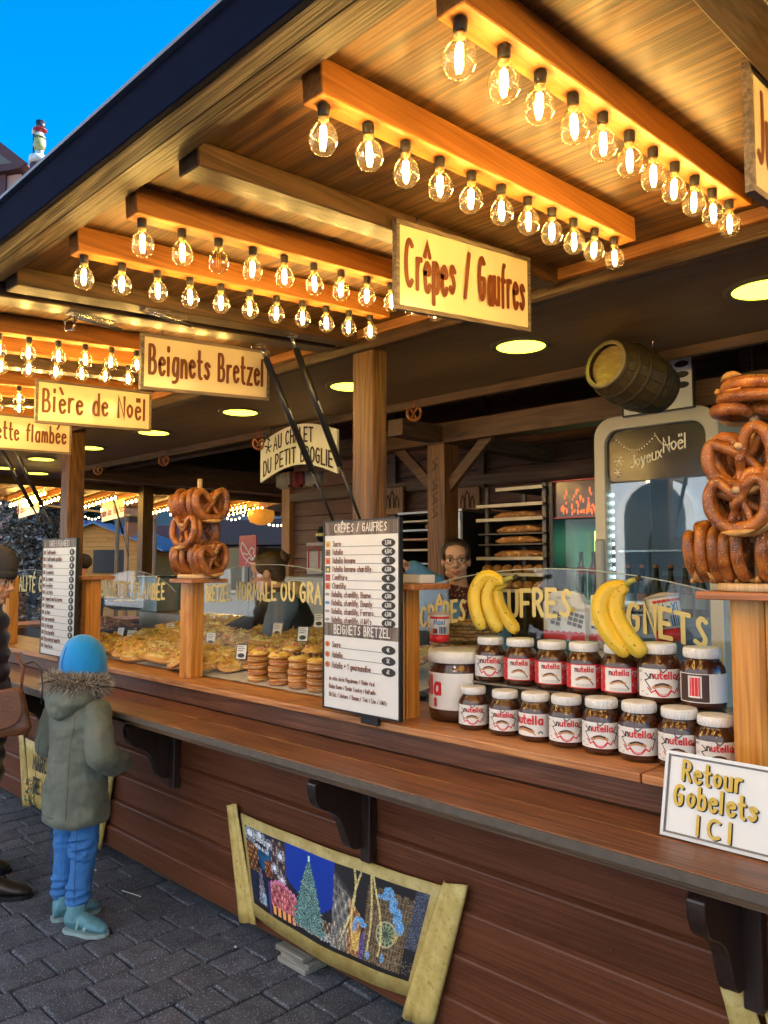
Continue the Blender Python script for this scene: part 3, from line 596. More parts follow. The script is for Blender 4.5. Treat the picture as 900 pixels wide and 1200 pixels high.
# ---------------------------------------------------------------- glass guards with lettering
GG=glass('guard_glass',(.97,.985,.97),.035); YEL=plain('yellow_lettering',(.78,.66,.26),.5,var=.06)
def guard(x0,x1,Y,z0,zs,zc,label,words):
    t=thing('glass_guard',label,'glass screen',((x0+x1)/2,Y,z0))
    n=20; top=[(x0+(x1-x0)*i/n, zs+(zc-zs)*math.sin(math.pi*i/n)**.75) for i in range(n+1)]
    pts=[(x1,z0),(x0,z0)]+top
    build(MB().prism(pts,0,.005,lambda u,v,d:Vector((u,Y+d,v))),'pane',GG,t)
    build(MB().tube([(u,Y+.0025,v+.0008) for u,v in top],.0022,5),'polished_edge',plain('glass_edge',(.45,.52,.48),.2),t)
    mb=MB()
    for s_,xa,xb,h,base in words:
        tw=text_w(s_,h,.8,2.2); k=(xb-xa)/tw
        fn=lambda u,v,l: Vector((xa+u,Y-.0012-.0003*(l%12),base(xa+u)+v))
        text(mb,s_,h,fn,0,0,wd=h*.17,xs=.8*k,gap=2.2*k,jit=.04)
    build(mb,'lettering',YEL,t); return t
arc=lambda X:1.418-.2*(X+1.5)**2
guard(-2.2,-.80,2.38,1.035,1.47,1.585,'arched glass guard lettered CREPES GAUFRES BEIGNETS behind the spread jars',[('CRÊPES',-2.115,-1.885,.078,arc),('GAUFRES',-1.80,-1.425,.092,arc),('BEIGNETS',-1.335,-.955,.088,lambda X:arc(X)-.012)])
b2=lambda X:1.423-.06*(X+3.05)**2
guard(-4.0,-2.35,2.40,1.035,1.46,1.60,'arched glass guard lettered BRETZEL NORMALE OU GRATINÉE before the woman with the bun',[('BRETZEL',-3.73,-3.50,.082,b2),('NORMALE',-3.44,-3.10,.084,b2),('OU',-3.06,-2.96,.086,b2),('GRATINÉE',-2.91,-2.52,.088,b2)])
b3=lambda X:1.395
guard(-5.1,-4.06,2.40,1.035,1.44,1.56,'arched glass guard lettered BAGUETTE FLAMBÉE beside the child',[('BAGUETTE',-5.0,-4.62,.09,b3),('FLAMBÉE',-4.54,-4.18,.09,b3)])
guard(-6.9,-5.5,2.40,1.035,1.44,1.56,'glass guard at the far left lettered SPÉCIALITÉ beside the tall price board',[('SPÉCIALITÉ G',-6.75,-5.98,.11,b3)])
# ---------------------------------------------------------------- pretzels
PRZ=speck('pretzel_crust',(.47,.155,.020),(.88,.80,.66),scale=300,thr=.655,rough=.36,bump=.35,scale2=26,base2=(.17,.038,.006),coat=.22,width=.03)
PRZ2=speck('pretzel_split',(.62,.36,.12),(.85,.75,.55),scale=330,thr=.66,rough=.5,bump=.4,scale2=40,base2=(.5,.25,.07))
def pretzel_mesh(seed, R_=.08, th=1.0):
    rr=random.Random(seed); jt=lambda:rr.uniform(-.05,.05)
    half=[(.42,-.74,.12),(.2,-.30,.20),(.05,-.02,.15),(-.12,.22,-.10),(-.38,.62,-.05),(-.70,.84,0),(-.98,.60,0),(-1.06,.08,0),(-.92,-.48,0),(-.5,-.88,0),(0,-.98,0)]
    P=[(a+jt(),b+jt(),c) for a,b,c in half]+[(-a+jt(),b+jt(),-c if abs(c)==.10 or c==.15 else c) for a,b,c in half[::-1][1:]]
    for _ in range(2):
        q=[P[0]]
        for a,b in zip(P[:-1],P[1:]): q+=[tuple(a[i]*.75+b[i]*.25 for i in range(3)),tuple(a[i]*.25+b[i]*.75 for i in range(3))]
        P=q+[P[-1]]
    k=len(P); rs=[]
    for i in range(k):
        t=abs(i/(k-1)*2-1); rs.append((.27-.13*t**1.5)*R_*th*rr.uniform(.97,1.03))
    rs[0]*=.6; rs[-1]*=.6
    return MB().tube([(p[0]*R_,p[2]*R_*.9,p[1]*R_) for p in P],rs,10)
PME=[]
for s_ in range(5):
    o=build(pretzel_mesh(s_,R_=.078,th=.90),'pretzel',PRZ,base=(0,0,0)); PME.append(o)
    sp=MB(); rr=random.Random(s_)
    sp.tube(chaikin_ if False else [(-.045,-.017,-.083),(-.02,-.0235,-.087),(.0,-.0245,-.088),(.02,-.0235,-.087),(.045,-.017,-.083)],[.001,.009,.011,.009,.001],6)
    sp.tube([(-.045,.017,-.083),(-.02,.0235,-.087),(.0,.0245,-.088),(.02,.0235,-.087),(.045,.017,-.083)],[.001,.009,.011,.009,.001],6)
    c=build(sp,'split_crust',PRZ2,o,base=(0,0,0))
P_used=set()
def pretzel(loc, rz, label, tilt=0, roll=0, sc_=1.0):
    k=random.randrange(5); p=PME[k]
    M=Matrix.Rotation(rz,4,'Z')@Matrix.Rotation(tilt,4,'X')@Matrix.Rotation(roll,4,'Y')
    if k in P_used: o=dup(p)
    else: P_used.add(k); o=p
    o.location=loc; o.rotation_euler=M.to_euler(); o.scale=(sc_,)*3
    return tag(o,label,'pretzel','pretzels hung on the two pretzel trees')
def ptree(x,y,z,label,height):
    t=thing('pretzel_stand',label,'display stand',(x,y,z))
    build(MB().lathe([(.10,0),(.104,.003),(.104,.017),(.10,.02)],40,c=(x,y,z)),'round_base',W_LIGHT,t)
    build(MB().lathe([(.0125,.0202),(.0125,height),(.011,height+.003)],14,c=(x,y,z)),'pole',W_LIGHT,t)
    return t
def dowel(t,a,b): build(MB().tube([a,b],.0085,12),'peg',W_LIGHT,t)
# left tree
lx,ly,lz=-3.40,2.14,1.531
t=ptree(lx,ly,lz,'wooden pretzel tree with three tiers between the two bread displays',.50)
def row(t,cx,cy,z,axis,n0,n1,step,name,where,R0=.105,sc_=1.0,zo=-.028):
    """pretzels threaded on one peg; axis X or Y, offsets n0..n1 in steps"""
    A=Vector((cx,cy,z)); D=Vector((1,0,0)) if axis=='X' else Vector((0,-1,0))
    dowel(t,A+D*(n0*step-.012),A+D*(n1*step+.022))
    idx=[k for k in range(n0,n1+1) if abs(k*step)>.021]
    for q,k in enumerate(idx):
        p=A+D*(k*step+random.uniform(-.003,.003))+Vector((0,0,zo))
        rz=(math.pi/2 if axis=='X' else 0)+random.uniform(-.16,.16)
        pretzel(p,rz,'%s pretzel from the %s on the %s'%(ordinal(len(idx)-1-q),where,name),tilt=random.uniform(-.08,.08),roll=random.uniform(-.5,.5),sc_=sc_)
row(t,lx,ly,lz+.40,'X',-4,3,.037,'top tier of the left pretzel tree','right end')
row(t,lx,ly,lz+.265,'Y',-1,2,.045,'middle tier of the left pretzel tree','camera side')
row(t,lx,ly,lz+.13,'X',-4,4,.034,'bottom tier of the left pretzel tree','right end',sc_=.95)
# right tree
rx,ry,rz_=-.715,2.14,1.531
t=ptree(rx,ry,rz_,'wooden pretzel tree loaded with large salted pretzels at the right edge',.53)
row(t,rx,ry,rz_+.37,'Y',-1,3,.036,'upper tier of the right pretzel tree','camera side',sc_=1.0)
row(t,rx,ry,rz_+.255,'Y',-2,4,.034,'middle tier of the right pretzel tree','camera side',sc_=.90)
row(t,rx-.005,ry,rz_+.135,'X',-5,4,.031,'bottom tier of the right pretzel tree','right end',sc_=.92)
for k in range(3):
    pretzel((rx-.01+.012*k,ry-.02+.01*k,rz_+.475+.030*k),.7+k*.9,'%s of the pretzels lying flat on top of the right pretzel tree'%['lowest','middle','topmost'][k],tilt=math.pi/2+.08,roll=0,sc_=1.0)
# ---------------------------------------------------------------- chocolate spread jars
CHOC=plain('chocolate_spread',(.055,.017,.008),.12,var=.15,scale=20,coat=.6); LID=plain('white_lid',(.78,.78,.76),.35,var=.03)
PAPW=plain('label_white',(.78,.77,.75),.45,var=.03); PRED=plain('label_red',(.62,.02,.03),.45,var=.04); PDRK=plain('label_dark',(.05,.02,.015),.5); PGRN=plain('label_green',(.10,.2,.1),.5); PTAN=plain('label_tan',(.5,.25,.1),.5)
def jar(kind,R_=.0575,H=.155,kt=None):
    t=thing('spread_jar','x','jar',(0,0,0))
    b=MB(); b.lathe([(R_*.80,0),(R_*.93,.003),(R_*.985,.012),(R_,.03),(R_,H*.58),(R_*.985,H*.64),(R_*.93,H*.70),(R_*.80,H*.775),(R_*.72,H*.81),(R_*.72,H*.84)],36)
    build(b,'jar_body',CHOC,t,base=(0,0,0))
    l=MB(); lr=R_*.80; pr_=[(lr*.98,H*.835),(lr,H*.845),(lr,H*.975),(lr*.97,H),(lr*.90,H*1.004)]
    l.lathe(pr_,36); 
    for j in range(36):
        a=2*math.pi*j/36; l.tube([(lr*math.cos(a),lr*math.sin(a),H*.85),(lr*math.cos(a),lr*math.sin(a),H*.965)],.0009,4)
    build(l,'lid',LID,t,base=(0,0,0))
    z0,z1=H*.13,H*.60; amax=1.35; r2=R_+.0006
    cyl=lambda u,v,k: Vector(((r2+.00012*(k%60))*math.sin(u/R_),-(r2+.00012*(k%60))*math.cos(u/R_),v))
    def patch(mb,u0,u1,v0,v1,k,m):
        n=max(2,int((u1-u0)/R_/.12)); 
        mb.add([cyl(u0+(u1-u0)*i/n,v,k) for i in range(n+1) for v in (v0,v1)],[(2*i,2*i+2,2*i+3,2*i+1) for i in range(n)],m,True)
    ms=[PAPW,PRED,PDRK,PGRN,PTAN]; mb=MB(); U=amax*R_; rr=random.Random(kind)
    if kind==1:    # red sleeve with white window
        patch(mb,-U,U,z0,z1,0,1); patch(mb,-U*.66,U*.34,z0+.003,z1-.003,2,0)
        for k in range(46):
            x=rr.uniform(U*.38,U*.98)*rr.choice([1,1,-1]) ; y=rr.uniform(z0+.004,z1-.004); ribbon(mb,[(x,y),(x+rr.uniform(-.003,.003),y+.003)],.0012,cyl,6,0)
        ribbon(mb,chaikin([(U*.42,z1-.02),(U*.36,z1-.013),(U*.42,z1-.010),(U*.46,z1-.014),(U*.50,z1-.010),(U*.56,z1-.013),(U*.50,z1-.02),(U*.46,z1-.026)],2),.0016,cyl,7,0)
        tx0,tx1,ty,th=-U*.46,U*.22,z1-.022,.0155
        for k in range(14):
            for j in range(3): ribbon(mb,[(-U*.44+k*.0038,z0+.006+j*.003),(-U*.44+k*.0038+.0015,z0+.0075+j*.003)],.0008,cyl,5,2)
        ribbon(mb,chaikin([(-U*.42,z0+.026),(-U*.15,z0+.034),(U*.1,z0+.028)],2),.007,cyl,8,4); ribbon(mb,chaikin([(-U*.35,z0+.031),(-U*.15,z0+.037),(U*.0,z0+.034)],2),.004,cyl,9,2); ribbon(mb,[(U*.02,z0+.032),(U*.24,z0+.012)],.003,cyl,10,2)
    elif kind==2:  # plain white, big word
        patch(mb,-U,U,z0,z1,0,0); tx0,tx1,ty,th=-U*.95,U*.30,z1-.032,.026
        ribbon(mb,chaikin([(-U*.85,z0+.02),(-U*.5,z0+.024),(-U*.1,z0+.016)],2),.012,cyl,4,4); ribbon(mb,chaikin([(-U*.75,z0+.024),(-U*.5,z0+.03),(-U*.15,z0+.022)],2),.006,cyl,5,2); ribbon(mb,[(-U*.2,z0+.02),(0,z0+.006)],.004,cyl,6,4)
        ribbon(mb,chaikin([(U*.14,z0+.012),(U*.22,z0+.018),(U*.3,z0+.012)],1),.005,cyl,6,3)
    elif kind==3:  # back of the jar
        patch(mb,-U,U,z0,z1,0,0); patch(mb,-U*.95,U*.05,z0+.002,z1-.002,2,2); patch(mb,-U*.62,-U*.18,z0+.012,z1-.006,3,0); patch(mb,-U*.56,-U*.24,z0+.016,z1-.010,4,1)
        for k in range(9): ribbon(mb,[(U*.12,z0+.006+k*.0065),(U*.75,z0+.006+k*.0065)],.0012,cyl,5,2)
        tx0=None
    else:          # white with red zigzag stars and doodles
        patch(mb,-U,U,z0,z1,0,0); tx0,tx1,ty,th=-U*.52,U*.30,z1-.024,.0175
        zz=[(-U*.62,z0+.024),(-U*.5,z0+.012),(-U*.38,z0+.018),(-U*.26,z0+.006),(-U*.12,z0+.003),(U*.02,z0+.006),(U*.14,z0+.018),(U*.26,z0+.012),(U*.36,z0+.024)]
        ribbon(mb,zz,.0034,cyl,4,1); ribbon(mb,[(a,b+.004) for a,b in zz[2:-2]],.0016,cyl,5,1)
        ribbon(mb,[(-U*.7,z1-.012),(-U*.55,z1-.024),(-U*.72,z1-.030),(-U*.5,z0+.02)],.0028,cyl,6,2); ribbon(mb,[(U*.46,z1-.012),(U*.34,z1-.026),(U*.5,z1-.03),(U*.38,z0+.016)],.0028,cyl,7,2)
        ribbon(mb,[(-U*.22,z1-.001),(-U*.12,z1-.009),(U*.0,z1-.001)],.003,cyl,8,2)
        ribbon(mb,chaikin([(-U*.42,z0+.026),(-U*.15,z0+.033),(U*.12,z0+.027)],2),.008,cyl,9,4); ribbon(mb,chaikin([(-U*.36,z0+.031),(-U*.15,z0+.037),(U*.05,z0+.032)],2),.005,cyl,10,2)
        for k in range(16):
            x=rr.uniform(U*.52,U*.97)*rr.choice([1,1,-1]); y=rr.uniform(z0+.004,z1-.005); a=rr.uniform(0,6)
            ribbon(mb,[(x,y),(x+.0035*math.cos(a),y+.0035*math.sin(a)),(x+.005*math.cos(a+1),y+.005*math.sin(a+1))],.0013,cyl,11+k,rr.choice([1,2,3,2]))
    lb=build(mb,'label',ms,t,base=(0,0,0))
    if tx0 is not None:
        tb=MB(); s_='nutella'; tw=text_w(s_,th,.8,1.7); k=(tx1-tx0)/tw
        x=text(tb,'n',th,cyl,tx0,ty,wd=th*.20,xs=.8*k,gap=1.7*k,lay0=20,m=1); text(tb,'utella',th,cyl,x,ty,wd=th*.20,xs=.8*k,gap=1.7*k,lay0=22,m=0)
        build(tb,'lettering',[PRED,PDRK],lb,base=(0,0,0))
    return t
JAR={k:jar(k) for k in range(4)}; JU=set()
def put_jar(kind,x,y,z,rz,s_,label):
    j=JAR[kind]
    if kind in JU: j=dup(j)
    else: JU.add(kind)
    j['label']=label; j['group']='jars of chocolate spread on the counter'; j.location=(x,y,z); j.rotation_euler=(0,0,rz); j.scale=(s_,s_,s_)
lo=[(555,0,.92),(592,0,.93),(628,2,.97),(664,0,1.0),(705,0,1.04),(749,0,1.06),(796,0,1.05),(838,0,1.0)]
for k,(px,kd,s_) in enumerate(lo):
    X=pt(px,840,2.17).x; put_jar(kd,X,2.17,1.0345,R(38)+random.uniform(-.2,.1),s_,'chocolate spread jar, %s from the left in the front row%s'%(ordinal(k),', plain white label' if kd==2 else ''))
hi=[(575,0,1.0),(610,1,1.02),(647,1,1.02),(685,1,1.04),(727,1,1.06),(772,0,1.14),(823,3,1.12)]
for k,(px,kd,s_) in enumerate(hi):
    X=pt(px,780,2.275).x; put_jar(kd,X,2.275,1.186,R(36)+random.uniform(-.15,.15),s_,'chocolate spread jar, %s from the left in the raised back row'%ordinal(k)+{1:', red label',3:', turned backwards',0:''}[kd])
t=thing('display_step','low clear step carrying the raised back row of spread jars','display step',(-1.28,2.275,1.034))
build(MB().box(-1.76,-.80,2.232,2.345,1.176,1.1845),'step_top',plain('step_acrylic',(.25,.2,.15),.2),t,bevel=.002)
build(MB().box(-1.76,-.80,2.336,2.345,1.0345,1.1755),'step_back',plain('step_acrylic',(.2,.15,.1),.2),t)
for x in (-1.74,-.82): build(MB().box(x-.004,x+.004,2.24,2.335,1.0345,1.1755),'step_side',MATS['step_acrylic'],t)
# giant jar
t=thing('giant_spread_jar','giant jar of chocolate spread with a wide white lid at the left of the rows','jar',(-1.80,2.27,1.0345))
c=Vector((-1.835,2.262,1.0345)); R_,H=.102,.262
build(MB().lathe([(R_*.85,0),(R_*.96,.006),(R_,.03),(R_,H*.66),(R_*.96,H*.72),(R_*.88,H*.77),(R_*.88,H*.80)],44,c=c),'jar_body',CHOC,t)
l=MB().lathe([(R_*1.0,H*.80),(R_*1.02,H*.81),(R_*1.02,H*.945),(R_*.98,H*.96),(R_*.9,H*.965)],44,c=c)
for j in range(60):
    a=2*math.pi*j/60; l.tube([c+Vector((R_*1.02*math.cos(a),R_*1.02*math.sin(a),H*.82)),c+Vector((R_*1.02*math.cos(a),R_*1.02*math.sin(a),H*.93))],.0014,4)
build(l,'lid',LID,t)
cy=lambda u,v,k:c+Vector(((R_+.0008+.0001*k)*math.sin(u/R_+.62),-(R_+.0008+.0001*k)*math.cos(u/R_+.62),v))
mb=MB(); n=16; mb.add([cy(-.15+.22*i/n,v,0) for i in range(n+1) for v in (.045,.175)],[(2*i,2*i+2,2*i+3,2*i+1) for i in range(n)],0,True); lb=build(mb,'label',PAPW,t)
mb=MB(); text(mb,'nutella',.06,cy,-.255,.10,wd=.013,xs=.8,gap=1.6,lay0=4); text(mb,'8',.03,cy,-.085,.055,wd=.006,lay0=40); build(mb,'lettering',PRED,lb)
# ---------------------------------------------------------------- chocolate packets on the guard
def cup(px,py,Y,wd,hg,tilt,label,txt):
    P=pt(px,py,Y); t=thing('chocolate_cup',label,'chocolate packet',P)
    M=Matrix.Rotation(tilt,4,'Y'); f=lambda rz: rz
    def lt(pr_,m): 
        q=MB().lathe(pr_,28); q.xf(Matrix.Translation(P)@M); return q
    r0,r1=wd*.42,wd*.5
    build(lt([(r0,0),(r0+(r1-r0)*.28,hg*.28)],0),'red_band',PRED,t); build(lt([(r0+(r1-r0)*.28,hg*.281),(r1,hg)],0),'white_cup',PAPW,t)
    build(lt([(r1*1.06,hg*1.001),(r1*1.08,hg*1.03),(r1*.2,hg*1.10)],0),'lid',plain('packet_lid',(.62,.50,.45),.5),t)
    mb=MB(); g=lambda u,v,k:Matrix.Translation(P)@M@Vector(((r1+.001+.0001*k)*math.sin(u/r1+.7),-(r1+.001+.0001*k)*math.cos(u/r1+.7),v))
    text(mb,txt,hg*.17,g,0,hg*.66,wd=hg*.035,align='c',m=0); rect(mb,-wd*.3,-wd*.1,hg*.34,hg*.5,g,3,1); rect(mb,-wd*.28,-wd*.19,hg*.36,hg*.48,g,5,2)
    for k in range(5): ribbon(mb,[(wd*(.02+.07*k),hg*.34),(wd*(.02+.07*k),hg*.56)],.004,g,6,(0,1)[k%2])
    build(mb,'print',[plain('packet_blue',(.03,.2,.55),.4),PDRK,PRED],t)
    mb=MB(); 
    for k in range(7): ribbon(mb,[(-wd*.42+k*wd*.14,hg*.90),(-wd*.36+k*wd*.14,hg*.90)],.009,g,3,0)
    build(mb,'red_pattern',PRED,t)
cup(515,752,2.30,.085,.105,0,'upright white and red chocolate cup standing on the giant jar','Maxi')
cup(786,752,2.45,.105,.145,-.18,'large tilted chocolate cup behind the lettered glass at the right','MaXi')
def packet(px0,px1,py0,py1,Y,label,k):
    A=pt(px0,py1,Y); B=pt(px1,py1,Y); H=pt(px0,py0,Y).z-A.z; t=thing('chocolate_packet',label,'chocolate packet',((A+B)/2)); W_=B.x-A.x
    pts=[(0,0),(W_,0),(W_,H*.74),(W_*.9,H*.92),(W_*.7,H),(W_*.3,H),(W_*.1,H*.92),(0,H*.74)]
    g=lambda u,v,d:Vector((A.x+u,Y+d,A.z+v)); fn=lambda u,v,l:Vector((A.x+u,Y-.0012-.0001*l,A.z+v))
    build(MB().prism(pts,0,.03,g),'carton',PAPW,t,bevel=.002)
    mb=MB(); n=14; outline(mb,[(0.001,.001),(W_-.001,.001)]+[(W_-W_*i/n+(-.001 if i==0 else .001 if i==n else 0),H*(.16+(.03 if i%2 else 0))) for i in range(n+1)],fn,0,0)
    for q in range(2):
        cx,cy_,r_=W_*(.30+.40*q),H*.42,H*.13
        for a in range(3):
            for b in range(2 if q==0 else 3):
                x=cx+(b-1)*r_*.9+a*r_*.2; y=cy_+(a-1)*r_*.75-b*r_*.2; outline(mb,[(x,y),(x+r_*.75,y-r_*.15),(x+r_*.85,y+r_*.4),(x+r_*.1,y+r_*.6)],fn,2,1)
    ellipse(mb,W_*.5,H*.86,W_*.18,H*.035,fn,1,m=2); ellipse(mb,W_*.72,H*.62,W_*.06,H*.07,fn,1,m=3)
    build(mb,'print',[PRED,PDRK,plain('packet_grey',(.5,.5,.5),.5),plain('packet_yellow',(.8,.6,.1),.5)],t)
packet(637,686,692,748,2.47,'white chocolate carton with red base behind the letters R E S',0)
packet(687,724,706,750,2.50,'second white chocolate carton partly behind the right banana bunch',1)
# ---------------------------------------------------------------- bananas
BAN=speck('banana_skin',(.80,.52,.03),(.16,.07,.015),scale=70,thr=.655,rough=.45,bump=.08,scale2=9,base2=(.70,.52,.05),width=.05)
BTIP=plain('banana_tip',(.06,.035,.015),.7); BSTEM=plain('banana_stem',(.40,.40,.08),.6,var=.3,scale=30)
def banana(t,pts,r):
    p=[(a,b,c) for a,b,c in pts]
    for _ in range(2):
        q=[p[0]]
        for a,b in zip(p[:-1],p[1:]): q+=[tuple(a[i]*.75+b[i]*.25 for i in range(3)),tuple(a[i]*.25+b[i]*.75 for i in range(3))]
        p=q+[p[-1]]
    k=len(p); rs=[r*(.30+.70*min(1,(i/(k-1))*3.2)**.8)*(1 if i/(k-1)<.82 else max(.35,1-((i/(k-1)-.82)/.18)**1.6*.65)) for i in range(k)]
    mbn=MB().tube(p,rs,20,smooth=True)
    for i in range(k):
        cc_=Vector(p[i])
        for j in range(20): q_=mbn.v[i*20+j]; mbn.v[i*20+j]=cc_+(q_-cc_)*(1+.075*math.cos(5*2*math.pi*j/20))
    b=build(mbn,'banana',BAN,t)
    d=(Vector(p[-1])-Vector(p[-2])).normalized(); build(MB().tube([Vector(p[-1])-d*.0005,Vector(p[-1])+d*.006],[rs[-1]*.8,rs[-1]*.5],7),'tip',BTIP,b)
def bunch(label,stem,bs,Y,r):
    S=pt(*stem,Y); t=thing('banana_bunch',label,'bananas',S)
    for k,pl in enumerate(bs):
        banana(t,[pt(x,y,Y+dy) for x,y,dy in pl],r)
    a=pt(bs[0][0][0],bs[0][0][1],Y); build(MB().tube([S,(S+a)/2+Vector((0,0,.004)),a],[.007,.009,.012],8),'stem',BSTEM,t)
    d=(S-a).normalized(); build(MB().tube([S,S+d*.012],[.0075,.010],8),'stem_end',BTIP,t)
bunch('bunch of ripe freckled bananas on the jars beside the word GAUFRES',(602,677),[[(590,681,0),(570,672,-.01),(556,690,-.03),(556,712,-.04),(566,738,-.03)],[(592,682,0),(577,680,0),(569,700,-.01),(575,722,-.02),(586,740,-.01)],[(592,684,.01),(580,688,.02),(583,708,.02),(594,726,.02),(606,741,.02)]],2.27,.0235)
bunch('bunch of two large yellow bananas with a dark stem before the word BEIGNETS',(746,679),[[(734,685,0),(712,690,-.01),(701,712,-.03),(712,742,-.04),(737,768,-.03)],[(735,687,0),(722,696,0),(721,722,-.02),(737,748,-.03),(755,768,-.03)]],2.24,.0262)
# ---------------------------------------------------------------- bread display
CRUST=speck('bread_crust',(.66,.38,.13),(.80,.58,.3),scale=60,thr=.6,rough=.6,bump=.3,scale2=12,base2=(.54,.26,.08))
CHEESE=speck('melted_cheese',(.86,.64,.20),(.80,.36,.14),scale=38,thr=.62,rough=.4,bump=.9,scale2=30,base2=(.62,.34,.06),coat=.2)
CHEESE2=speck('cheese_with_herbs',(.86,.74,.34),(.30,.32,.08),scale=60,thr=.64,rough=.45,bump=.9,scale2=30,base2=(.60,.40,.10),coat=.2)
HAM=plain('ham',(.62,.26,.2),.4,var=.3,scale=60); CUT=speck('bread_crumb',(.78,.62,.40),(.5,.3,.15),scale=70,thr=.6,rough=.8,bump=.5)
DOUGH=speck('doughnut_bread',(.55,.25,.06),(.80,.60,.32),scale=10,thr=.58,rough=.4,bump=.2,scale2=14,base2=(.38,.14,.03),coat=.2,width=.15)
def sandwich(seed,kind):
    rr=random.Random(seed); t=thing('open_sandwich','x','sandwich',(0,0,0)); L_,W_,H=.105*rr.uniform(.9,1.1),.047*rr.uniform(.9,1.15),.022
    b=MB(); n,k=18,7; rings=[]
    for i in range(k):
        a=math.pi*(i/(k-1)-.5); x=L_*math.sin(a); q=max(.12,math.cos(a)**.6); rings.append(((x,0,H*.5),W_*q,H*.62*q,Matrix.Rotation(math.pi/2,4,'Y')@Matrix.Rotation(math.pi/2,4,'Z')))
    b.loft(rings,n); build(b,'bread',CRUST,t,base=(0,0,0))
    c=MB(); nu,nv=16,9; vs_=[]; 
    for i in range(nu):
        for j in range(nv):
            u=-1+2*i/(nu-1); v=-1+2*j/(nv-1); e=math.sqrt(max(0,1-u*u*.9)); 
            z=H*1.02+.009*(1-u**4)*(1-v**4)+.007*mnoise.noise(Vector((u*5+seed*3,v*4,seed)))-.008*(v**6)-.006*(u**8)
            vs_.append((u*L_*.90,v*W_*.74*e+.003*mnoise.noise(Vector((u*9,seed,v))),z))
    c.add(vs_,[(i*nv+j,(i+1)*nv+j,(i+1)*nv+j+1,i*nv+j+1) for i in range(nu-1) for j in range(nv-1)],0,True)
    for q in range(34):
        x=rr.uniform(-.93,.93); y=rr.uniform(-.9,.9)*math.sqrt(1-x*x*.9); z=H*1.02+.009*(1-x**4)*(1-y**4)+.009*mnoise.noise(Vector((x*5+seed*3,y*4,seed)))-.008*(y**6)-.006*x**8+.003
        a=rr.uniform(0,3.14); l_=rr.uniform(.006,.013); p=Vector((x*L_*.9,y*W_*.8,z)); d=Vector((math.cos(a)*l_,math.sin(a)*l_,rr.uniform(-.0015,.0015))); s=Vector((-math.sin(a),math.cos(a),0))*.0022
        c.add([p-d-s,p+d-s,p+d+s,p-d+s,p+Vector((0,0,.0016))],[(0,1,4),(1,2,4),(2,3,4),(3,0,4)],0,False)
    o=build(c,'melted_topping',[CHEESE,CHEESE2][kind],t,base=(0,0,0)); so=o.modifiers.new('thick','SOLIDIFY'); so.thickness=.006; so.offset=-1
    hb=MB()
    for q in range(7):
        x,y=rr.uniform(-.75,.75)*L_,rr.uniform(-.6,.6)*W_; a=rr.uniform(0,3); hb.ball((x,y,H*1.02+.010+rr.uniform(-.002,.003)),(.010,.006,.003),7,4,M=Matrix.Rotation(a,4,'Z'))
    hb_=build(hb,'ham_pieces',HAM,t,base=(0,0,0)); hb_['kind']='stuff'
    return t
SW=[sandwich(s_,s_%2) for s_ in range(6)]; SWU=set()
deck=thing('display_tray','paper lined bread tray running behind the glass guards','tray',(-3.6,2.5,1.034))
PAPER=plain('baking_paper',(.55,.53,.50),.7,var=.25,scale=25,bump=.3,bscale=30)
dk=MB(); nx,ny=60,14; vs_=[]
for i in range(nx+1):
    for j in range(ny+1):
        x=-5.05+2.85*i/nx; y=2.205+.85*j/ny; vs_.append((x,y,1.0375+.10*(j/ny)+.005*mnoise.noise(Vector((x*14,y*14,0)))*(j>0)+ (.004*mnoise.noise(Vector((x*30,0,3))) if j==0 else 0)))
dk.add(vs_,[(i*(ny+1)+j,(i+1)*(ny+1)+j,(i+1)*(ny+1)+j+1,i*(ny+1)+j+1) for i in range(nx) for j in range(ny)],0,True)
build(dk,'paper_liner',PAPER,deck); build(MB().box(-5.05,-2.2,2.44,3.06,.99,1.032),'tray_base',plain('tray_dark',(.05,.045,.04),.5),deck); build(MB().hexa([(-5.05,2.5,1.0325),(-2.2,2.5,1.0325),(-2.2,3.06,1.0325),(-5.05,3.06,1.0325),(-5.05,2.5,1.06),(-2.2,2.5,1.06),(-2.2,3.06,1.125),(-5.05,3.06,1.125)]),'tray_wedge',MATS['tray_dark'],deck)
rr=random.Random(11)
rowsY=[(2.26,.0),(2.375,.018),(2.50,.04),(2.63,.058),(2.76,.075),(2.89,.088),(3.0,.10)]
for ri,(y,dz) in enumerate(rowsY):
    x=-5.0 if ri<6 else -4.9; n=0
    while x<-2.32:
        front=(-3.22<x<-2.3 and ri<2)
        gap=(-3.48<x<-3.32 and ri<1) or (ri>=4 and -2.95<x<-2.5) or (x<-4.72 and ri>1)
        if not front and not gap:
            k=rr.randrange(6); s_=SW[k]
            if k in SWU: s_=dup(s_)
            else: SWU.add(k)
            rowname=['front','second','third','fourth','fifth','sixth','rearmost'][ri]
            side='left' if x<-3.4 else 'right'
            s_['label']='%s open sandwich of the %s row on the tray'%(ordinal(n),rowname)+(', bitten looking pale bread' if False else ', golden melted cheese'); s_['group']='cheese topped open sandwiches on the tray'
            s_.location=(x+rr.uniform(-.02,.02),y+rr.uniform(-.02,.02),1.052+dz*1.0+.10*(y-2.205)/.85*.3+rr.uniform(0,.014)+(.016 if n%2 else 0))
            s_.rotation_euler=(R(14)+rr.uniform(-.15,.25),rr.uniform(-.18,.18),rr.choice([1.2,.9,.5,1.4,-.3,1.9])+rr.uniform(-.3,.3)); q=rr.uniform(1.0,1.22); s_.scale=(q,q,q*rr.uniform(1.15,1.4))
        n+=1; x+=.138
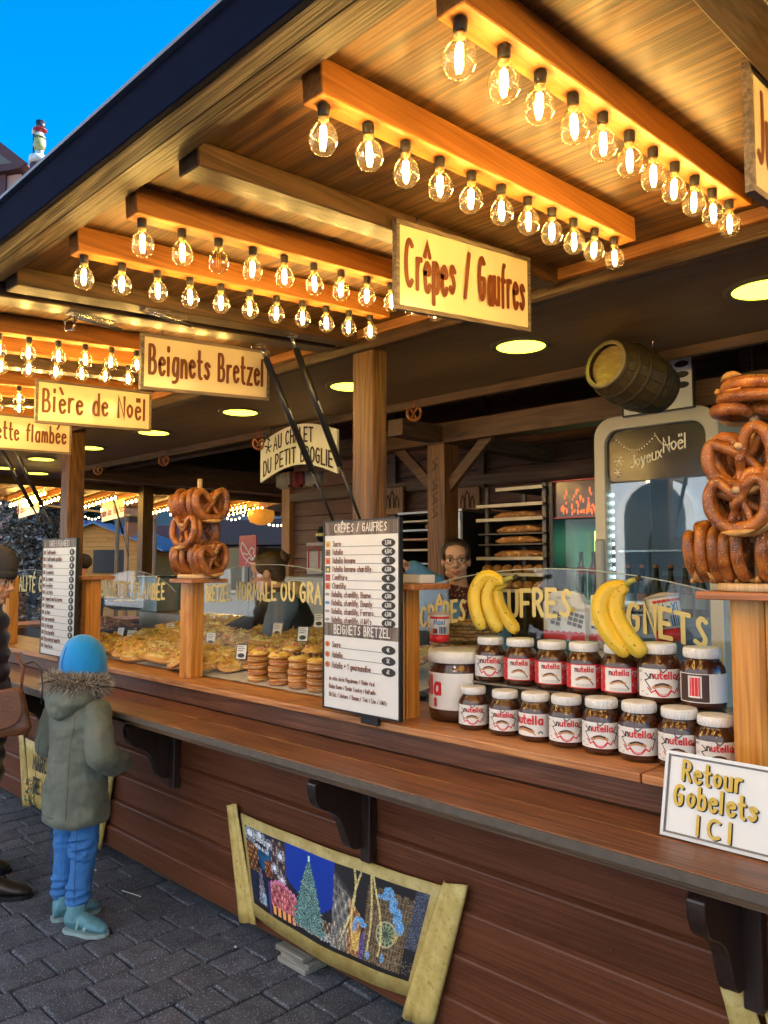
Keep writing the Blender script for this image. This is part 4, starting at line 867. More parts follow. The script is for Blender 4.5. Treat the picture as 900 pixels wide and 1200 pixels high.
# filled ring breads in stacks
def ring_bread(seed,fill):
    rr=random.Random(seed); t=thing('ring_bread','x','bagel',(0,0,0)); R0,r0=.033,.0165
    def torus(r_,zs,zc,n=22,k=9,jit=0):
        mb=MB(); vs_=[]
        for i in range(n):
            a=2*math.pi*i/n
            for j in range(k):
                b=2*math.pi*j/k; rad=R0+r_*math.cos(b)+jit*rr.uniform(-1,1); vs_.append((rad*math.cos(a),rad*math.sin(a),zc+r_*zs*math.sin(b)+jit*.5*rr.uniform(-1,1)))
        mb.add(vs_,[(i*k+j,((i+1)%n)*k+j,((i+1)%n)*k+(j+1)%k,i*k+(j+1)%k) for i in range(n) for j in range(k)],0,True); return mb
    build(torus(r0*1.08,.42,.007),'lower_half',DOUGH,t,base=(0,0,0)); build(torus(r0*1.08,.55,.021),'upper_half',DOUGH,t,base=(0,0,0))
    build(torus(r0*1.12,.16,.0135,jit=.0035),'filling',fill,t,base=(0,0,0)); return t
RBm=[ring_bread(1,CHEESE2),ring_bread(2,HAM),ring_bread(3,CUT)]; RBU=set()
LETT=plain('salad_leaf',(.16,.26,.04),.5,var=.4,scale=50)
def cheese_cap(P,seed,dark=False):
    t=thing('topping_bread','x','bagel',P); mb=MB(); n=18; rr=random.Random(seed); vs_=[]
    for i in range(7):
        for j in range(n):
            a=2*math.pi*j/n; r_=.054*i/6+.0005; vs_.append((P[0]+r_*math.cos(a)*(1+.12*mnoise.noise(Vector((math.cos(a)*2,math.sin(a)*2,seed)))),P[1]+r_*math.sin(a),P[2]+.020*(1-(i/6)**2.5)+.012*mnoise.noise(Vector((r_*70*math.cos(a),r_*70*math.sin(a),seed*2.3)))))
    mb.add(vs_,[(i*n+j,(i+1)*n+j,(i+1)*n+(j+1)%n,i*n+(j+1)%n) for i in range(6) for j in range(n)],0,True)
    o=build(mb,'melted_cheese',CHEESE,t); so=o.modifiers.new('t','SOLIDIFY'); so.thickness=.012; so.offset=-1
    build(MB().lathe([(.048,-.012),(.054,-.004),(.050,.004)],20,c=P),'bread_base',DOUGH,t)
    mb=MB()
    for q in range(9 if dark else 5): mb.ball((P[0]+rr.uniform(-.035,.035),P[1]+rr.uniform(-.035,.035),P[2]+.018+rr.uniform(0,.008)),(.009,.009,.005),8,4)
    o=build(mb,'olives' if dark else 'bacon_bits',plain('olive',(.04,.02,.01),.3) if dark else HAM,t); o['kind']='stuff'; return t
cols=[(303,801,2.27,4,0),(327,806,2.27,4,1),(351,811,2.27,4,2),(373,816,2.27,4,2),(292,792,2.40,3,0),(318,797,2.40,3,1),(343,800,2.40,4,2),(366,806,2.40,4,0)]
nm=['leftmost','second','third','rightmost']
for ci,(px,py,Y,n,kd) in enumerate(cols):
    c=pt(px,py,Y); front=ci<4
    for k in range(n):
        q=RBm[(kd+k*(kd!=2))%3]; 
        if q.name in RBU: q=dup(q)
        else: RBU.add(q.name)
        q['label']='filled ring bread, %s from the bottom of the %s %s stack'%(ordinal(k),nm[ci%4],'front' if front else 'rear'); q['group']='stacked filled ring breads'
        q.location=(c.x+random.uniform(-.005,.005),Y+random.uniform(-.004,.004),1.043+.0295*k+(0 if front else .02)); q.rotation_euler=(random.uniform(-.05,.05),random.uniform(-.05,.05),random.uniform(0,6)); q.scale=(1.05,1.05,1.0)
    tp=cheese_cap((c.x,Y,1.055+.0295*n+(0 if front else .02)),ci,ci in (2,3)); tp['label']='cheese topped round bread crowning the %s %s stack'%(nm[ci%4],'front' if front else 'rear'); tp['group']='cheese topped breads on the stacks'
# price tags
for k,(px,py,Y,lab) in enumerate([(141,742,2.62,'leftmost price tag beside the bacon tray'),(153,745,2.60,'price tag just right of the leftmost one'),(199,737,2.62,'price tag left of the octagonal pillar'),(247,749,2.50,'low price tag just right of the octagonal pillar'),(248,727,2.95,'rear price tag above the low one by the pillar'),(263,729,2.95,'rear price tag in the middle of the bretzel display'),(283,764,2.34,'dark framed price tag at the front of the display'),(325,738,2.72,'price tag above the ring bread stacks'),(355,743,2.55,'dark framed price tag above the rightmost stacks'),(374,727,2.8,'price tag half hidden behind the crepes price board')]):
    P=pt(px,py,Y); t=thing('price_tag',lab,'price tag',P); hw,hh=.026,.034; rot=Matrix.Rotation(R(random.choice([18,25,10,30])),3,'Z')
    g=lambda u,v,d: P+rot@Vector((u,d+v*.25,v))
    build(MB().prism([(-hw-.004,-hh-.004),(hw+.004,-hh-.004),(hw+.004,hh+.004),(-hw-.004,hh+.004)],.001,.004,g),'tag_frame',BLK if 'dark' in lab else plain('tag_frame_grey',(.35,.35,.33),.4),t)
    build(MB().prism([(-hw,-hh),(hw,-hh),(hw,hh),(-hw,hh)],-.001,.0008,g),'tag_card',PAPW,t)
    mb=MB(); fn=lambda u,v,l: g(u,v,-.0016-.0001*l)
    for q in range(3): ribbon(mb,[(-hw*.75,hh*(.75-.28*q)),(hw*(.3+.3*(q%2)),hh*(.75-.28*q))],.003,fn,0)
    ellipse(mb,0,-hh*.5,hw*.72,hh*.32,fn,1); build(mb,'tag_print',BLK,t)
    build(MB().tube([g(0,-hh-.004,.003),g(0,-hh-.06,.012)],.0018,5),'tag_stick',CHR,t)
# bacon tray, pans, bottles, foil box
t=thing('bacon_tray','dark tray heaped with browned bacon and onions behind the child','food tray',pt(118,735,2.7))
c=pt(118,742,2.7); FOOD=speck('bacon_mix',(.38,.11,.035),(.62,.36,.14),scale=60,thr=.55,rough=.5,bump=.8,scale2=40)
build(MB().box(c.x-.42,c.x+.30,2.55,2.95,1.04,1.13),'tray',BLK,t,bevel=.01)
mb=MB(); rr=random.Random(4)
for k in range(520):
    u,v=rr.uniform(-1,1),rr.uniform(-1,1); mb.ball((c.x-.06+u*.33,2.75+v*.17,1.13+.06*(1-u*u)*(1-v*v)+rr.uniform(0,.014)),(.014,.009,.006),6,4,M=Matrix.Rotation(rr.uniform(0,3),4,'Z')@Matrix.Rotation(rr.uniform(-.7,.7),4,'X'))
o=build(mb,'bacon_and_onions',FOOD,t); o['kind']='stuff'
for k,(px,lab) in enumerate(((110,'wide black pan of yellow onions, left one'),(158,'wide black pan of yellow onions beside the bottles'))):
    c=pt(px,722,3.1); c=Vector((c.x,3.1,1.24)); t=thing('frying_pan',lab,'pan',c)
    build(MB().lathe([(.17,0),(.22,.02),(.235,.075),(.225,.075),(.205,.03),(.001,.02)],32,c=c),'pan_body',BLK,t)
    mb=MB(); 
    for q in range(260):
        a,r_=rr.uniform(0,6.28),.2*math.sqrt(rr.random()); mb.ball((c.x+r_*math.cos(a),c.y+r_*math.sin(a),c.z+.055+rr.uniform(0,.018)),(.016,.008,.005),6,4,M=Matrix.Rotation(rr.uniform(0,3),4,'Z'))
    o=build(mb,'onions',CHEESE,t); o['kind']='stuff'
    if k==0: build(MB().tube([c+Vector((.08,-.02,.06)),c+Vector((.18,-.05,.24))],.009,7),'wooden_spoon',W_LIGHT,t)
build(MB().box(-5.6,-2.9,3.0,3.32,.1,1.235),'inner_counter',plain('steel_counter',(.25,.25,.25),.35,.7),stall)
c=pt(182,700,3.12); t=thing('foil_box','pale blue metal box standing behind the glass left of the pretzel tree','box',(c.x,3.12,1.25)); build(MB().box(c.x-.15,c.x+.14,3.05,3.25,1.236,1.50),'box_body',plain('pale_blue_metal',(.35,.50,.62),.3,.4,var=.35,scale=8),t,bevel=.006); build(MB().box(c.x-.155,c.x+.145,3.045,3.255,1.501,1.512),'box_lid',CHR,t)
for k,px in enumerate((141,149,156,163)):
    c=pt(px,712,3.22); t=thing('sauce_bottle','small dark sauce bottle, %s of four behind the pans'%ordinal(k),'bottle',(c.x,3.28,1.24),group='sauce bottles behind the pans')
    build(MB().lathe([(.03,0),(.032,.01),(.032,.11),(.014,.15),(.012,.19)],14,c=(c.x,3.28,1.236)),'bottle_body',plain('dark_sauce',(.03,.015,.012),.2),t); build(MB().lathe([(.014,.1901),(.014,.215)],12,c=(c.x,3.28,1.236)),'cap',BLK,t)
# baskets behind the middle pillar
WICK=speck('wicker',(.55,.33,.12),(.25,.12,.03),scale=60,thr=.5,rough=.7,bump=.8)
for k in range(4):
    z=1.04+.085*k; c=Vector((-2.02,2.55,z)); t=thing('bread_basket','wicker basket, %s from the bottom of the stack behind the middle pillar'%ordinal(k),'basket',c,group='stacked wicker baskets')
    for q in range(5): build(MB().tube([c+Vector((.14*math.cos(a)*(1+.03*q),.11*math.sin(a)*(1+.03*q),.008+q*.014)) for a in [2*math.pi*i/20 for i in range(21)]],.007,6,caps=False),'woven_band',WICK,t)
    build(MB().lathe([(.13,0),(.13,.006)],20,c=c),'basket_bottom',WICK,t)
# ================================================================ price boards
BLACK=plain('print_black',(.02,.018,.018),.5); CHALK=plain('print_white',(.8,.8,.78),.5); BRWN=plain('print_brown',(.16,.045,.025),.5,var=.1)
SLAT=wood('board_print_wood',(.10,.075,.06),(.24,.19,.15),'Z',.5,ring=1)
BOARDW=plain('price_board_white',(.74,.74,.72),.35,var=.04,coat=.2)
def price_board(label,x0,x1,z0,z1,Y,build_fn,legs=True):
    t=thing('price_board',label,'price board',((x0+x1)/2,Y,z0)); W_,H=x1-x0,z1-z0
    build(MB().box(x0,x1,Y,Y+.012,z0,z1),'board_panel',BOARDW,t,bevel=.001)
    for a in ((x0-.006,x0-.0002,z0-.006,z1+.006),(x1+.0002,x1+.006,z0-.006,z1+.006)): build(MB().box(a[0],a[1],Y-.003,Y+.016,a[2],a[3]),'board_edge',BLK,t)
    for a in ((z0-.006,z0-.0002),(z1+.0002,z1+.006)): build(MB().box(x0,x1,Y-.003,Y+.016,a[0],a[1]),'board_edge',BLK,t)
    fn=lambda u,v,k: Vector((x0+u,Y-.0008-.0002*(k if k<4 else 4+(k-4)%14),z0+v))
    build_fn(t,fn,W_,H)
    if legs:
        c=(x0+x1)/2+.03; build(MB().box(c-.04,c+.05,Y+.013,Y+.03,z0-.04,z0+.2),'support_foot',BLK,t,bevel=.002)
    return t
def menu1(t,fn,W_,H):
    a=MB(); rect(a,0,W_,H*.927,H,fn); build(a,'header_band',SLAT,t); a=MB(); rect(a,0,W_,H*.385,H*.455,fn); build(a,'header_band',SLAT,t)
    c=MB(); text(c,'CRÊPES / GAUFRES',.030,fn,W_*.5,H*.945,wd=.0042,xs=.62,gap=1.7,align='c',lay0=8); text(c,'BEIGNETS BRETZEL',.032,fn,W_*.52,H*.40,wd=.0045,xs=.62,gap=1.7,align='c',lay0=8)
    b=MB(); d=MB(); e=MB(); ic=MB()
    L1=[('Sucre','3,50€'),('Nutella','4,50€'),('Nutella banane','5€'),('Nutella banane chantilly','6,50€'),('Confiture','4€'),('Chantilly','4€'),('Nutella, chantilly, Bueno','6,50€'),('Nutella, chantilly, Bounty','6,50€'),('Nutella, chantilly, Ferrero','6,50€'),("Nutella, chantilly, M&M's",'6,50€')]
    cols_=[0,1,2,3,4,2,5,6,5,5]
    def line(k,s_,pr_,y,ind):
        h=.021; tw=text_w(s_,h,.60,1.45); mx=W_*.80-ind; kx=min(1,mx/tw)
        xe=text(b,s_,h,fn,ind,y,wd=.0031,xs=.60*kx,gap=1.45*kx,lay0=4)
        if xe<W_*.76: ribbon(d,[(xe,y-.001),(W_*.80,y-.001)],.0016,fn,2)
        ellipse(d,W_*.875,y+.009,W_*.088,.0155,fn,3); text(c,pr_,.0145,fn,W_*.875,y+.003,wd=.0022,xs=.6,gap=1.2,align='c',lay0=12)
    for k,(s_,p_) in enumerate(L1):
        y=H*(.868-.0455*k); line(k,s_,p_,y,W_*(.12 if k<6 else .105)); rect(ic,W_*.015,W_*.085,y-.004,y+.021,fn,2,cols_[k]) if k<6 else ellipse(ic,W_*.045,y+.009,W_*.035,.006,fn,2,m=cols_[k]); 
        if k<6: ellipse(ic,W_*.05,y+.007,W_*.022,.007,fn,3,m=(cols_[k]+2)%5)
    for k,(s_,p_) in enumerate((('Sucre','4€'),('Nutella','5€'),('Nutella + 1 gourmandise','6€'))):
        y=H*(.325-.055*k); line(k,s_,p_,y,W_*.12); ellipse(ic,W_*.05,y+.010,W_*.036,.011,fn,2,m=2); ellipse(ic,W_*.05,y+.010,W_*.016,.005,fn,3,m=4)
    for k,s_ in enumerate(('de votre choix : Mikado / Kinder Maxi','Kinder Bueno / Kinder Country / Raffaello',"Kit Kat / Snickers / Banane / Twix / Lion / M&M's")):
        s_=['de votre choix: Pinguinoune / Kinder Maxi'][0] if k==0 else s_
        tw=text_w(s_,.015,.55,1.3); kx=min(1,W_*.90/tw); text(b,s_,.015,fn,W_*.08,H*(.148-.043*k),wd=.0022,xs=.55*kx,gap=1.3*kx,lay0=4)
    build(b,'item_names',BRWN,t); build(d,'price_ovals',BLACK,t); build(c,'white_lettering',CHALK,t)
    build(ic,'small_pictures',[plain('pic_yellow',(.6,.5,.15),.5),plain('pic_brown',(.3,.13,.06),.5),plain('pic_orange',(.5,.2,.06),.5),plain('pic_dark',(.08,.1,.07),.5),plain('pic_red',(.5,.02,.02),.5),plain('pic_grey',(.3,.28,.26),.5),plain('pic_blue',(.1,.25,.5),.5)],t)
price_board('tall white price board headed CRÊPES / GAUFRES standing on the counter edge',-2.262,-1.868,1.06,1.762,1.985,menu1)
def menu2(t,fn,W_,H):
    c=MB(); b=MB(); d=MB(); e=MB(); hb=MB(); rect(hb,0,W_,H*.93,H,fn); build(hb,'header_band',SLAT,t)
    text(c,'TARTES FLAMBÉES',.032,fn,W_*.5,H*.945,wd=.0045,xs=.62,gap=1.7,align='c',lay0=8)
    for k,s_ in enumerate(('Traditionnelle','Traditionnelle gratinée',"A l'oignon",'Au munster','Au saumon','Forestière','A la truite','Saumon Boeuf du terroir','Végétarienne','Au thon','Aux escargots','Au foie gras','Pizza baguette','Pizza chorizo baguette','Choux farcis')):
        y=H*(.875-.0585*k); h=.024; tw=text_w(s_,h,.6,1.4); kx=min(1,W_*.66/tw); xe=text(b,s_,h,fn,W_*.12,y,wd=.0042,xs=.6*kx,gap=1.4*kx,lay0=4)
        ribbon(d,[(W_*.1,y-.006),(W_*.82,y-.006)],.0018,fn,2); ellipse(d,W_*.89,y+.010,W_*.072,.0195,fn,3); text(c,'8€',.018,fn,W_*.89,y+.003,wd=.003,xs=.6,gap=1.2,align='c',lay0=12); rect(e,W_*.02,W_*.09,y-.002,y+.022,fn,2)
    build(b,'item_names',BRWN,t); build(d,'price_ovals',BLACK,t); build(c,'white_lettering',CHALK,t); build(e,'small_pictures',plain('pic_brown',(.3,.13,.06),.5),t)
price_board('tall white price board at the left listing fifteen flambée kinds, beside the customer',-4.945,-4.47,1.052,1.752,1.985,menu2)
# menu hung high behind the barrel
A=pt(731,490,3.33); B=pt(812,478,3.33); 
def menu3(t,fn,W_,H):
    d=MB(); c=MB()
    for k in range(6):
        y=H*(.86-.12*k); ribbon(d,[(W_*.05,y),(W_*.6,y)],.008,fn,2); ellipse(d,W_*.86,y,W_*.10,.015,fn,3)
    text(d,'Kit Kat / Snickers / Banane / Twix',.014,fn,W_*.04,H*.07,wd=.003,xs=.62,gap=1.2,lay0=5); build(d,'print',BLACK,t)
price_board('white price board hung high behind the wooden barrel',A.x,B.x,A.z+.01,A.z+.40,3.33,menu3,False)
# ================================================================ cup return sign on the ledge
t=thing('return_sign','white sign reading Retour Gobelets ICI in yellow letters on the ledge at right','sign',(-.65,1.93,.926))
SL=R(14); O=Vector((-.893,1.905,.9265)); W_,H=.52,.205
g=lambda u,v,d:O+Vector((u,v*math.sin(SL)+d*math.cos(SL),v*math.cos(SL)-d*math.sin(SL)))
SIL=plain('sign_frame_silver',(.62,.60,.56),.35,.4); SFG=plain('sign_frame_grey',(.20,.17,.14),.4)
build(MB().prism([(.008,.008),(W_-.008,.008),(W_-.008,H-.008),(.008,H-.008)],0,.006,g),'sign_panel',BOARDW,t)
for a in ([(0,0),(W_,0),(W_,.0078),(0,.0078)],[(0,H-.0078),(W_,H-.0078),(W_,H),(0,H)],[(0,.0078),(.0078,.0078),(.0078,H-.0078),(0,H-.0078)],[(W_-.0078,.0078),(W_,.0078),(W_,H-.0078),(W_-.0078,H-.0078)]): build(MB().prism(a,-.005,.01,g),'frame_strip',SIL,t)
mb=MB(); fnf=lambda u,v,k:g(u,v,-.0008)
ribbon(mb,[(.0105,.0105),(W_-.0105,.0105),(W_-.0105,H-.0105),(.0105,H-.0105),(.0105,.012)],.0045,fnf,0); build(mb,'inner_border',SFG,t)
def big(off,k0):
    mb=MB(); fn=lambda u,v,k:g(u+off,v-off,-.0010-.00012*(k%30)-(.004 if not off else 0))
    def T_(s_,x,y,h,rise): text(mb,s_,h,lambda u,v,k:fn(u,v+rise*math.sin((u-x)*14),k),x,y,wd=h*.165,xs=.62 if len(s_)>3 else .95,gap=2.0 if len(s_)>3 else 3.6,lay0=k0,jit=0.0 )
    random.seed(5)
    T_('Retour',.048,.140,.046,-.004); T_('Gobelets',.030,.077,.048,.003); T_('ICI',.092,.018,.044,.0)
    return mb
GOLD=plain('gold_letter',(.62,.42,.04),.4,var=.15,scale=60); 
build(big(.0022,0),'letter_shadow',BLACK,t); build(big(0,0),'lettering',GOLD,t)
# ================================================================ arched board inside
t=thing('arched_board','arched pale board reading AU CHALET DU PETIT BROGLIE hanging inside the stall','sign',(-3.9,3.0,2.3))
P0=pt(305,562,3.00); P1=pt(395,551,3.00); W_=P1.x-P0.x; zb=(P0.z+P1.z)/2-.02; hh=pt(305,508,3.00).z-P0.z
topf=lambda u: hh+.135*math.sin(math.pi*min(1,u/W_*1.12))*(1 if u<W_*.8 else .8)
def arch(u): return .085*math.sin(math.pi*u/W_)
n=24; up_=[(W_*i/n, hh*.86+.075*math.sin(math.pi*i/n)) for i in range(n+1)]; lo_=[(W_*i/n, .085*math.sin(math.pi*i/n)) for i in range(n+1)]
g=lambda u,v,d:Vector((P0.x+u,3.00+d,zb+v))
build(MB().prism(lo_+up_[::-1],0,.015,g),'board_panel',plain('board_khaki',(.80,.78,.64),.6,var=.12,scale=5),t)
mb=MB(); fn=lambda u,v,k: g(u,v+.075*math.sin(math.pi*u/W_),-.0015-.0003*(k%12))
tA='DU PETIT BROGLIE'; kA=min(1,W_*.90/text_w(tA,hh*.30,.60,1.45)); text(mb,'AU CHALET',hh*.28,fn,W_*.19,hh*.50,wd=.012,xs=.60*kA,gap=1.45*kA); text(mb,tA,hh*.30,fn,W_*.05,hh*.09,wd=.012,xs=.60*kA,gap=1.45*kA)
build(mb,'lettering',plain('dark_brown_letter',(.05,.025,.015),.6),t)
mb=MB(); fb=plane_fn((P0.x,2.9985,zb),(1,0,0),(0,0,1),.0,.0)
for cx,cy,s_ in ((.07,.30,1),(.115,.36,1.0),(.085,.22,.8),(W_-.06,.33,.8)):
    cc=(cx,cy); 
    for a in (0,1.3,2.5,3.9,5.1): ribbon(mb,chaikin([cc,(cx+.02*s_*math.cos(a),cy+.02*s_*math.sin(a)),(cx+.045*s_*math.cos(a+.3),cy+.045*s_*math.sin(a+.3))],1),.012*s_,lambda u,v,k:Vector((P0.x+u,2.9980-.0003*k-.0002*abs(a),zb+v)),len(mb.f)%9,0)
build(mb,'painted_birds',BLACK,t)
mb=MB().tube([(P0.x+.1,3.008,zb+hh),(P0.x+.1,3.008,2.479)],.003,5); mb2=MB().tube([(P1.x-.1,3.008,zb+hh),(P1.x-.1,3.008,2.479)],.003,5); build(mb,'hanging_wire',BLK,t); build(mb2,'hanging_wire',BLK,t)
# red and white cloth bundle behind it
t=thing('folded_flag','dim red and white cloth hanging just beneath the arched board','cloth',pt(345,560,3.3)); P=pt(345,560,3.3)
FR=plain('flag_red',(.16,.02,.02),.8); FWm=plain('flag_white',(.22,.20,.18),.8)
for k,(a,b,m) in enumerate(((-.20,-.02,FWm),(-.03,.10,FR),(.09,.24,FWm))):
    mb=MB(); vs_=[]
    for i in range(8):
        for j in range(4): vs_.append((P.x+a+(b-a)*i/7,3.3+.03*math.sin(i*1.7+k)+k*.01,P.z+.04-.11*j/3*(1-.5*abs(i/7-.5))-.04*abs(a+(b-a)*i/7)))
    mb.add(vs_,[(i*4+j,(i+1)*4+j,(i+1)*4+j+1,i*4+j+1) for i in range(7) for j in range(3)],0,True); o=build(mb,'cloth_fold',m,t); so=o.modifiers.new('t','SOLIDIFY'); so.thickness=.004
# ================================================================ unrolled paper posters
PARCH=speck('parchment_gold',(.62,.47,.16),(.40,.26,.06),scale=60,thr=.55,rough=.5,bump=.15,scale2=18,base2=(.48,.33,.09),width=.2)
VC=vcol('printed_picture')
def paint(w,h):
    """night photographs of a lit town, painted dot by dot: flat print"""
    rs=np.random.RandomState(2); yy,xx=np.mgrid[0:h,0:w]; u=xx/(w-1); v=1-yy/(h-1); nz=rs.rand(h,w)
    def sm(n_): 
        g=rs.rand(n_,n_*3); yi=(v*(n_-1)); xi=(u*(n_*3-1)); y0=np.floor(yi).astype(int).clip(0,n_-2); x0=np.floor(xi).astype(int).clip(0,n_*3-2); fy,fx=yi-y0,xi-x0
        return (g[y0,x0]*(1-fy)+g[y0+1,x0]*fy)*(1-fx)+(g[y0,x0+1]*(1-fy)+g[y0+1,x0+1]*fy)*fx
    S1,S2,S3=sm(6),sm(16),sm(34); im=np.zeros((h,w,3)); im[:]=(.012,.012,.020)
    def put(m,c,k=1.0): im[m]=im[m]*(1-k)+np.array(c)*k
    def mod(m,lo,hi,f): im[m]*=(lo+(hi-lo)*f[m])[:,None]
    def facade(m,base,lit,pu,pv,du,dv,dens,shear=0):
        put(m,base); q=((u+0*v)/du)%1; r_=((v+shear*u)/dv)%1; cell=(np.floor(u/du)*7.3+np.floor((v+shear*u)/dv)*3.7)%1.0; cell=(np.sin(cell*91.7+3)*.5+.5)
        win=m&(q>.25)&(q<.25+pu)&(r_>.25)&(r_<.25+pv); put(win,[x*.35 for x in base]); put(win&(cell<dens),lit); put(m&(r_<.12),[x*1.7 for x in base]); mod(m,.45,1.25,S3)
    def lights(m,c,thr,k=1): put(m&(nz>thr),c,k)
    # left block
    L=u<.265; put(L,(.010,.016,.045)); put(L&(u>.045)&(u<.17)&(v>.52+.15*abs(u-.11)/.06)&(v<.80),(.008,.10,.24)); mod(L,.5,1.4,S2)
    facade(L&(u<.055+.03*S3)&(v>.45)&(v<.80),(.16,.055,.02),(.85,.42,.10),.4,.5,.014,.06,.6); facade(L&(u>.125)&(u<.172)&(v>.47)&(v<.68-.6*abs(u-.15)),(.20,.05,.02),(.9,.40,.12),.4,.5,.012,.055,.6)
    facade(L&(u>.170)&(v>.36)&(v<.97),(.07,.035,.045),(.60,.42,.30),.45,.55,.020,.085,.45,.5)
    for cx,cy,r_ in ((.03,.92,.05),(.10,.95,.04),(.23,.80,.035),(.19,.62,.03),(.235,.52,.03),(.16,.88,.03)):
        d=((u-cx)/r_)**2+((v-cy)/(r_*2.4))**2; put(L&(d<1)&(nz>.55+.35*d),(.78,.82,.95)); put(L&(d<.12),(.9,.9,.95))
    sp=abs(u-.085)<.004+.026*np.clip((.52-v)/.5,0,1)+.006*(np.sin(v*75)>.3); facade(L&sp&(v<.52),(.16,.13,.19),(.55,.50,.50),.4,.6,.008,.05,.5); lights(L&sp&(v<.30),(.75,.80,.9),.86); d=((u-.098)/.016)**2+((v-.16)/.075)**2; put(d<1,(.40,.62,.78),.8); mod(d<1,.4,1.5,S3)
    put(L&(v<.05+.03*S3),(.01,.01,.012))
    # pink lit timber house
    top=.51-1.05*abs(u-.225)-.02*(np.sin(u*300)>.2); m=(u>.150)&(u<.325)&(v<top)&(v>.05); facade(m,(.46,.075,.12),(1.0,.46,.32),.45,.5,.017,.085,.85,.35); put(m&(v>top-.035),(.75,.22,.40)); lights(m,(1,.60,.55),.95); put(m&(v<.15)&(np.sin(u*190)>-.2),(.95,.42,.10)); put(m&(v<.15)&(np.sin(u*190)<-.6),(.05,.01,.02)); put((u>.135)&(u<.152)&(v<.42),(.07,.05,.20))
    # centre: deep blue evening, roofs, tree
    C=(u>=.265)&(u<.55)&~m; put(C,(.006,.040,.36)); mod(C,.9,1.12,v)
    rl=np.where(u<.36,.56-1.6*(u-.265),.30+.16*(u-.46)/.09); rl=rl+.015*np.sin(u*260)+.02*S3; dk=C&(v<rl); put(dk,(.018,.015,.022)); mod(dk,.4,1.6,S3)
    facade(C&(u>.455)&(v<.30)&(v>.10),(.13,.085,.060),(.95,.70,.38),.45,.55,.013,.060,.62,.4); facade(C&(u<.33)&(v<.24),(.10,.05,.03),(.9,.6,.3),.4,.5,.012,.05,.5); lights(C&(v<.17)&(v>.05),(.92,.95,.88),.70); put(C&(v<.055+.03*S3),(.012,.012,.015))
    hw=.108*np.clip((.92-v)/.80,0,1)**.92*(1+.10*np.sin(v*95)+.16*(S3-.5)); T_=(abs(u-.405)<hw)&(v>.09); put(T_,(.014,.075,.080)); mod(T_,.4,1.8,S3); 
    for thr,c in ((.70,(.16,.42,.40)),(.84,(.50,.82,.78)),(.93,(.92,1.0,.90)),(.975,(1,.78,.35))): lights(T_,c,thr)
    put((abs(u-.405)<.0045)&(v>.885)&(v<.955),(.8,.95,1))
    # right: lane of old houses, cathedral front, garlands and blue light figures
    Rr=u>=.55; put(Rr,(.020,.017,.020)); t1=.93-2.3*(u-.55); m=Rr&(u<.665)&(v<t1); facade(m,(.20,.185,.18),(.75,.62,.42),.45,.6,.018,.10,.22,1.3); put(m&(v>t1-.05),(.05,.04,.045)); lights(m&(v<.30),(.9,.85,.7),.93)
    t2=.66-2.2*(u-.64); m=Rr&(u>.64)&(u<.715)&(v<t2); facade(m,(.38,.15,.05),(1,.72,.35),.4,.6,.013,.075,.5,1.0)
    m=Rr&(u>.725)&(u<.945)&(v<.90-.03*(np.sin(u*150)>.5)); put(m,(.085,.055,.035)); col=np.sin(u*420)>.1; put(m&col,(.20,.135,.075)); put(m&(np.sin(v*95)>.93),(.26,.18,.10)); mod(m,.35,1.5,S3); lights(m,(.75,.52,.20),.965)
    d=((u-.845)/.047)**2+((v-.42)/.135)**2; an=np.arctan2((v-.42)/.135,(u-.845)/.047); put(d<1,(.05,.08,.05)); put((d<1)&(np.sin(an*12)>.1)&(d>.08),(.28,.36,.20)); put((d>.92)&(d<1.22),(.55,.46,.26)); put((d>.42)&(d<.52),(.40,.40,.25)); mod(d<1.2,.7,1.3,S3)
    for a,b_ in ((.615,.05),(.690,-.035),(.742,.02),(.775,.05)):
        g=abs(u-(a+b_*np.sin(v*3.1+a*9)))<.0050; lights(g&Rr&(v>.15),(1,.80,.30),.35); 
    for cx,cy,rx_,ry_,c,t in ((.828,.87,.026,.075,0,.25),(.858,.76,.020,.09,0,.2),(.885,.65,.022,.09,0,.2),(.905,.54,.022,.08,0,.2),(.805,.81,.028,.03,0,.3),(.700,.47,.026,.035,0,.15),(.722,.43,.020,.03,0,.3),(.678,.37,.012,.08,0,.25),(.690,.22,.022,.12,1,.3),(.728,.17,.014,.17,2,.3),(.845,.15,.012,.05,0,.3),(.765,.12,.014,.05,0,.35),(.893,.43,.014,.07,1,.5),(.80,.20,.03,.05,1,.85)):
        dd=((u-cx)/rx_)**2+((v-cy)/ry_)**2; mm=(dd<1+.4*(S3-.5))&(nz>t); put(mm,[(.10,.42,.85),(.85,.55,.08),(.10,.07,.38)][c]); put(mm&(nz>.88),[(.65,.88,1),(1,.85,.45),(.4,.3,.8)][c]); put(mm&(nz<t+.12),[(.02,.12,.40),(.35,.18,.03),(.04,.03,.15)][c])
    put(Rr&(u>.945)&(v>.35),(.05,.055,.085)); lights(Rr&(u>.945)&(v>.35),(.4,.45,.6),.93); put(Rr&(v<.05),(.015,.012,.012)); lights(Rr&(v<.20)&(v>.05),(.9,.7,.4),.955)
    return im[::-1]
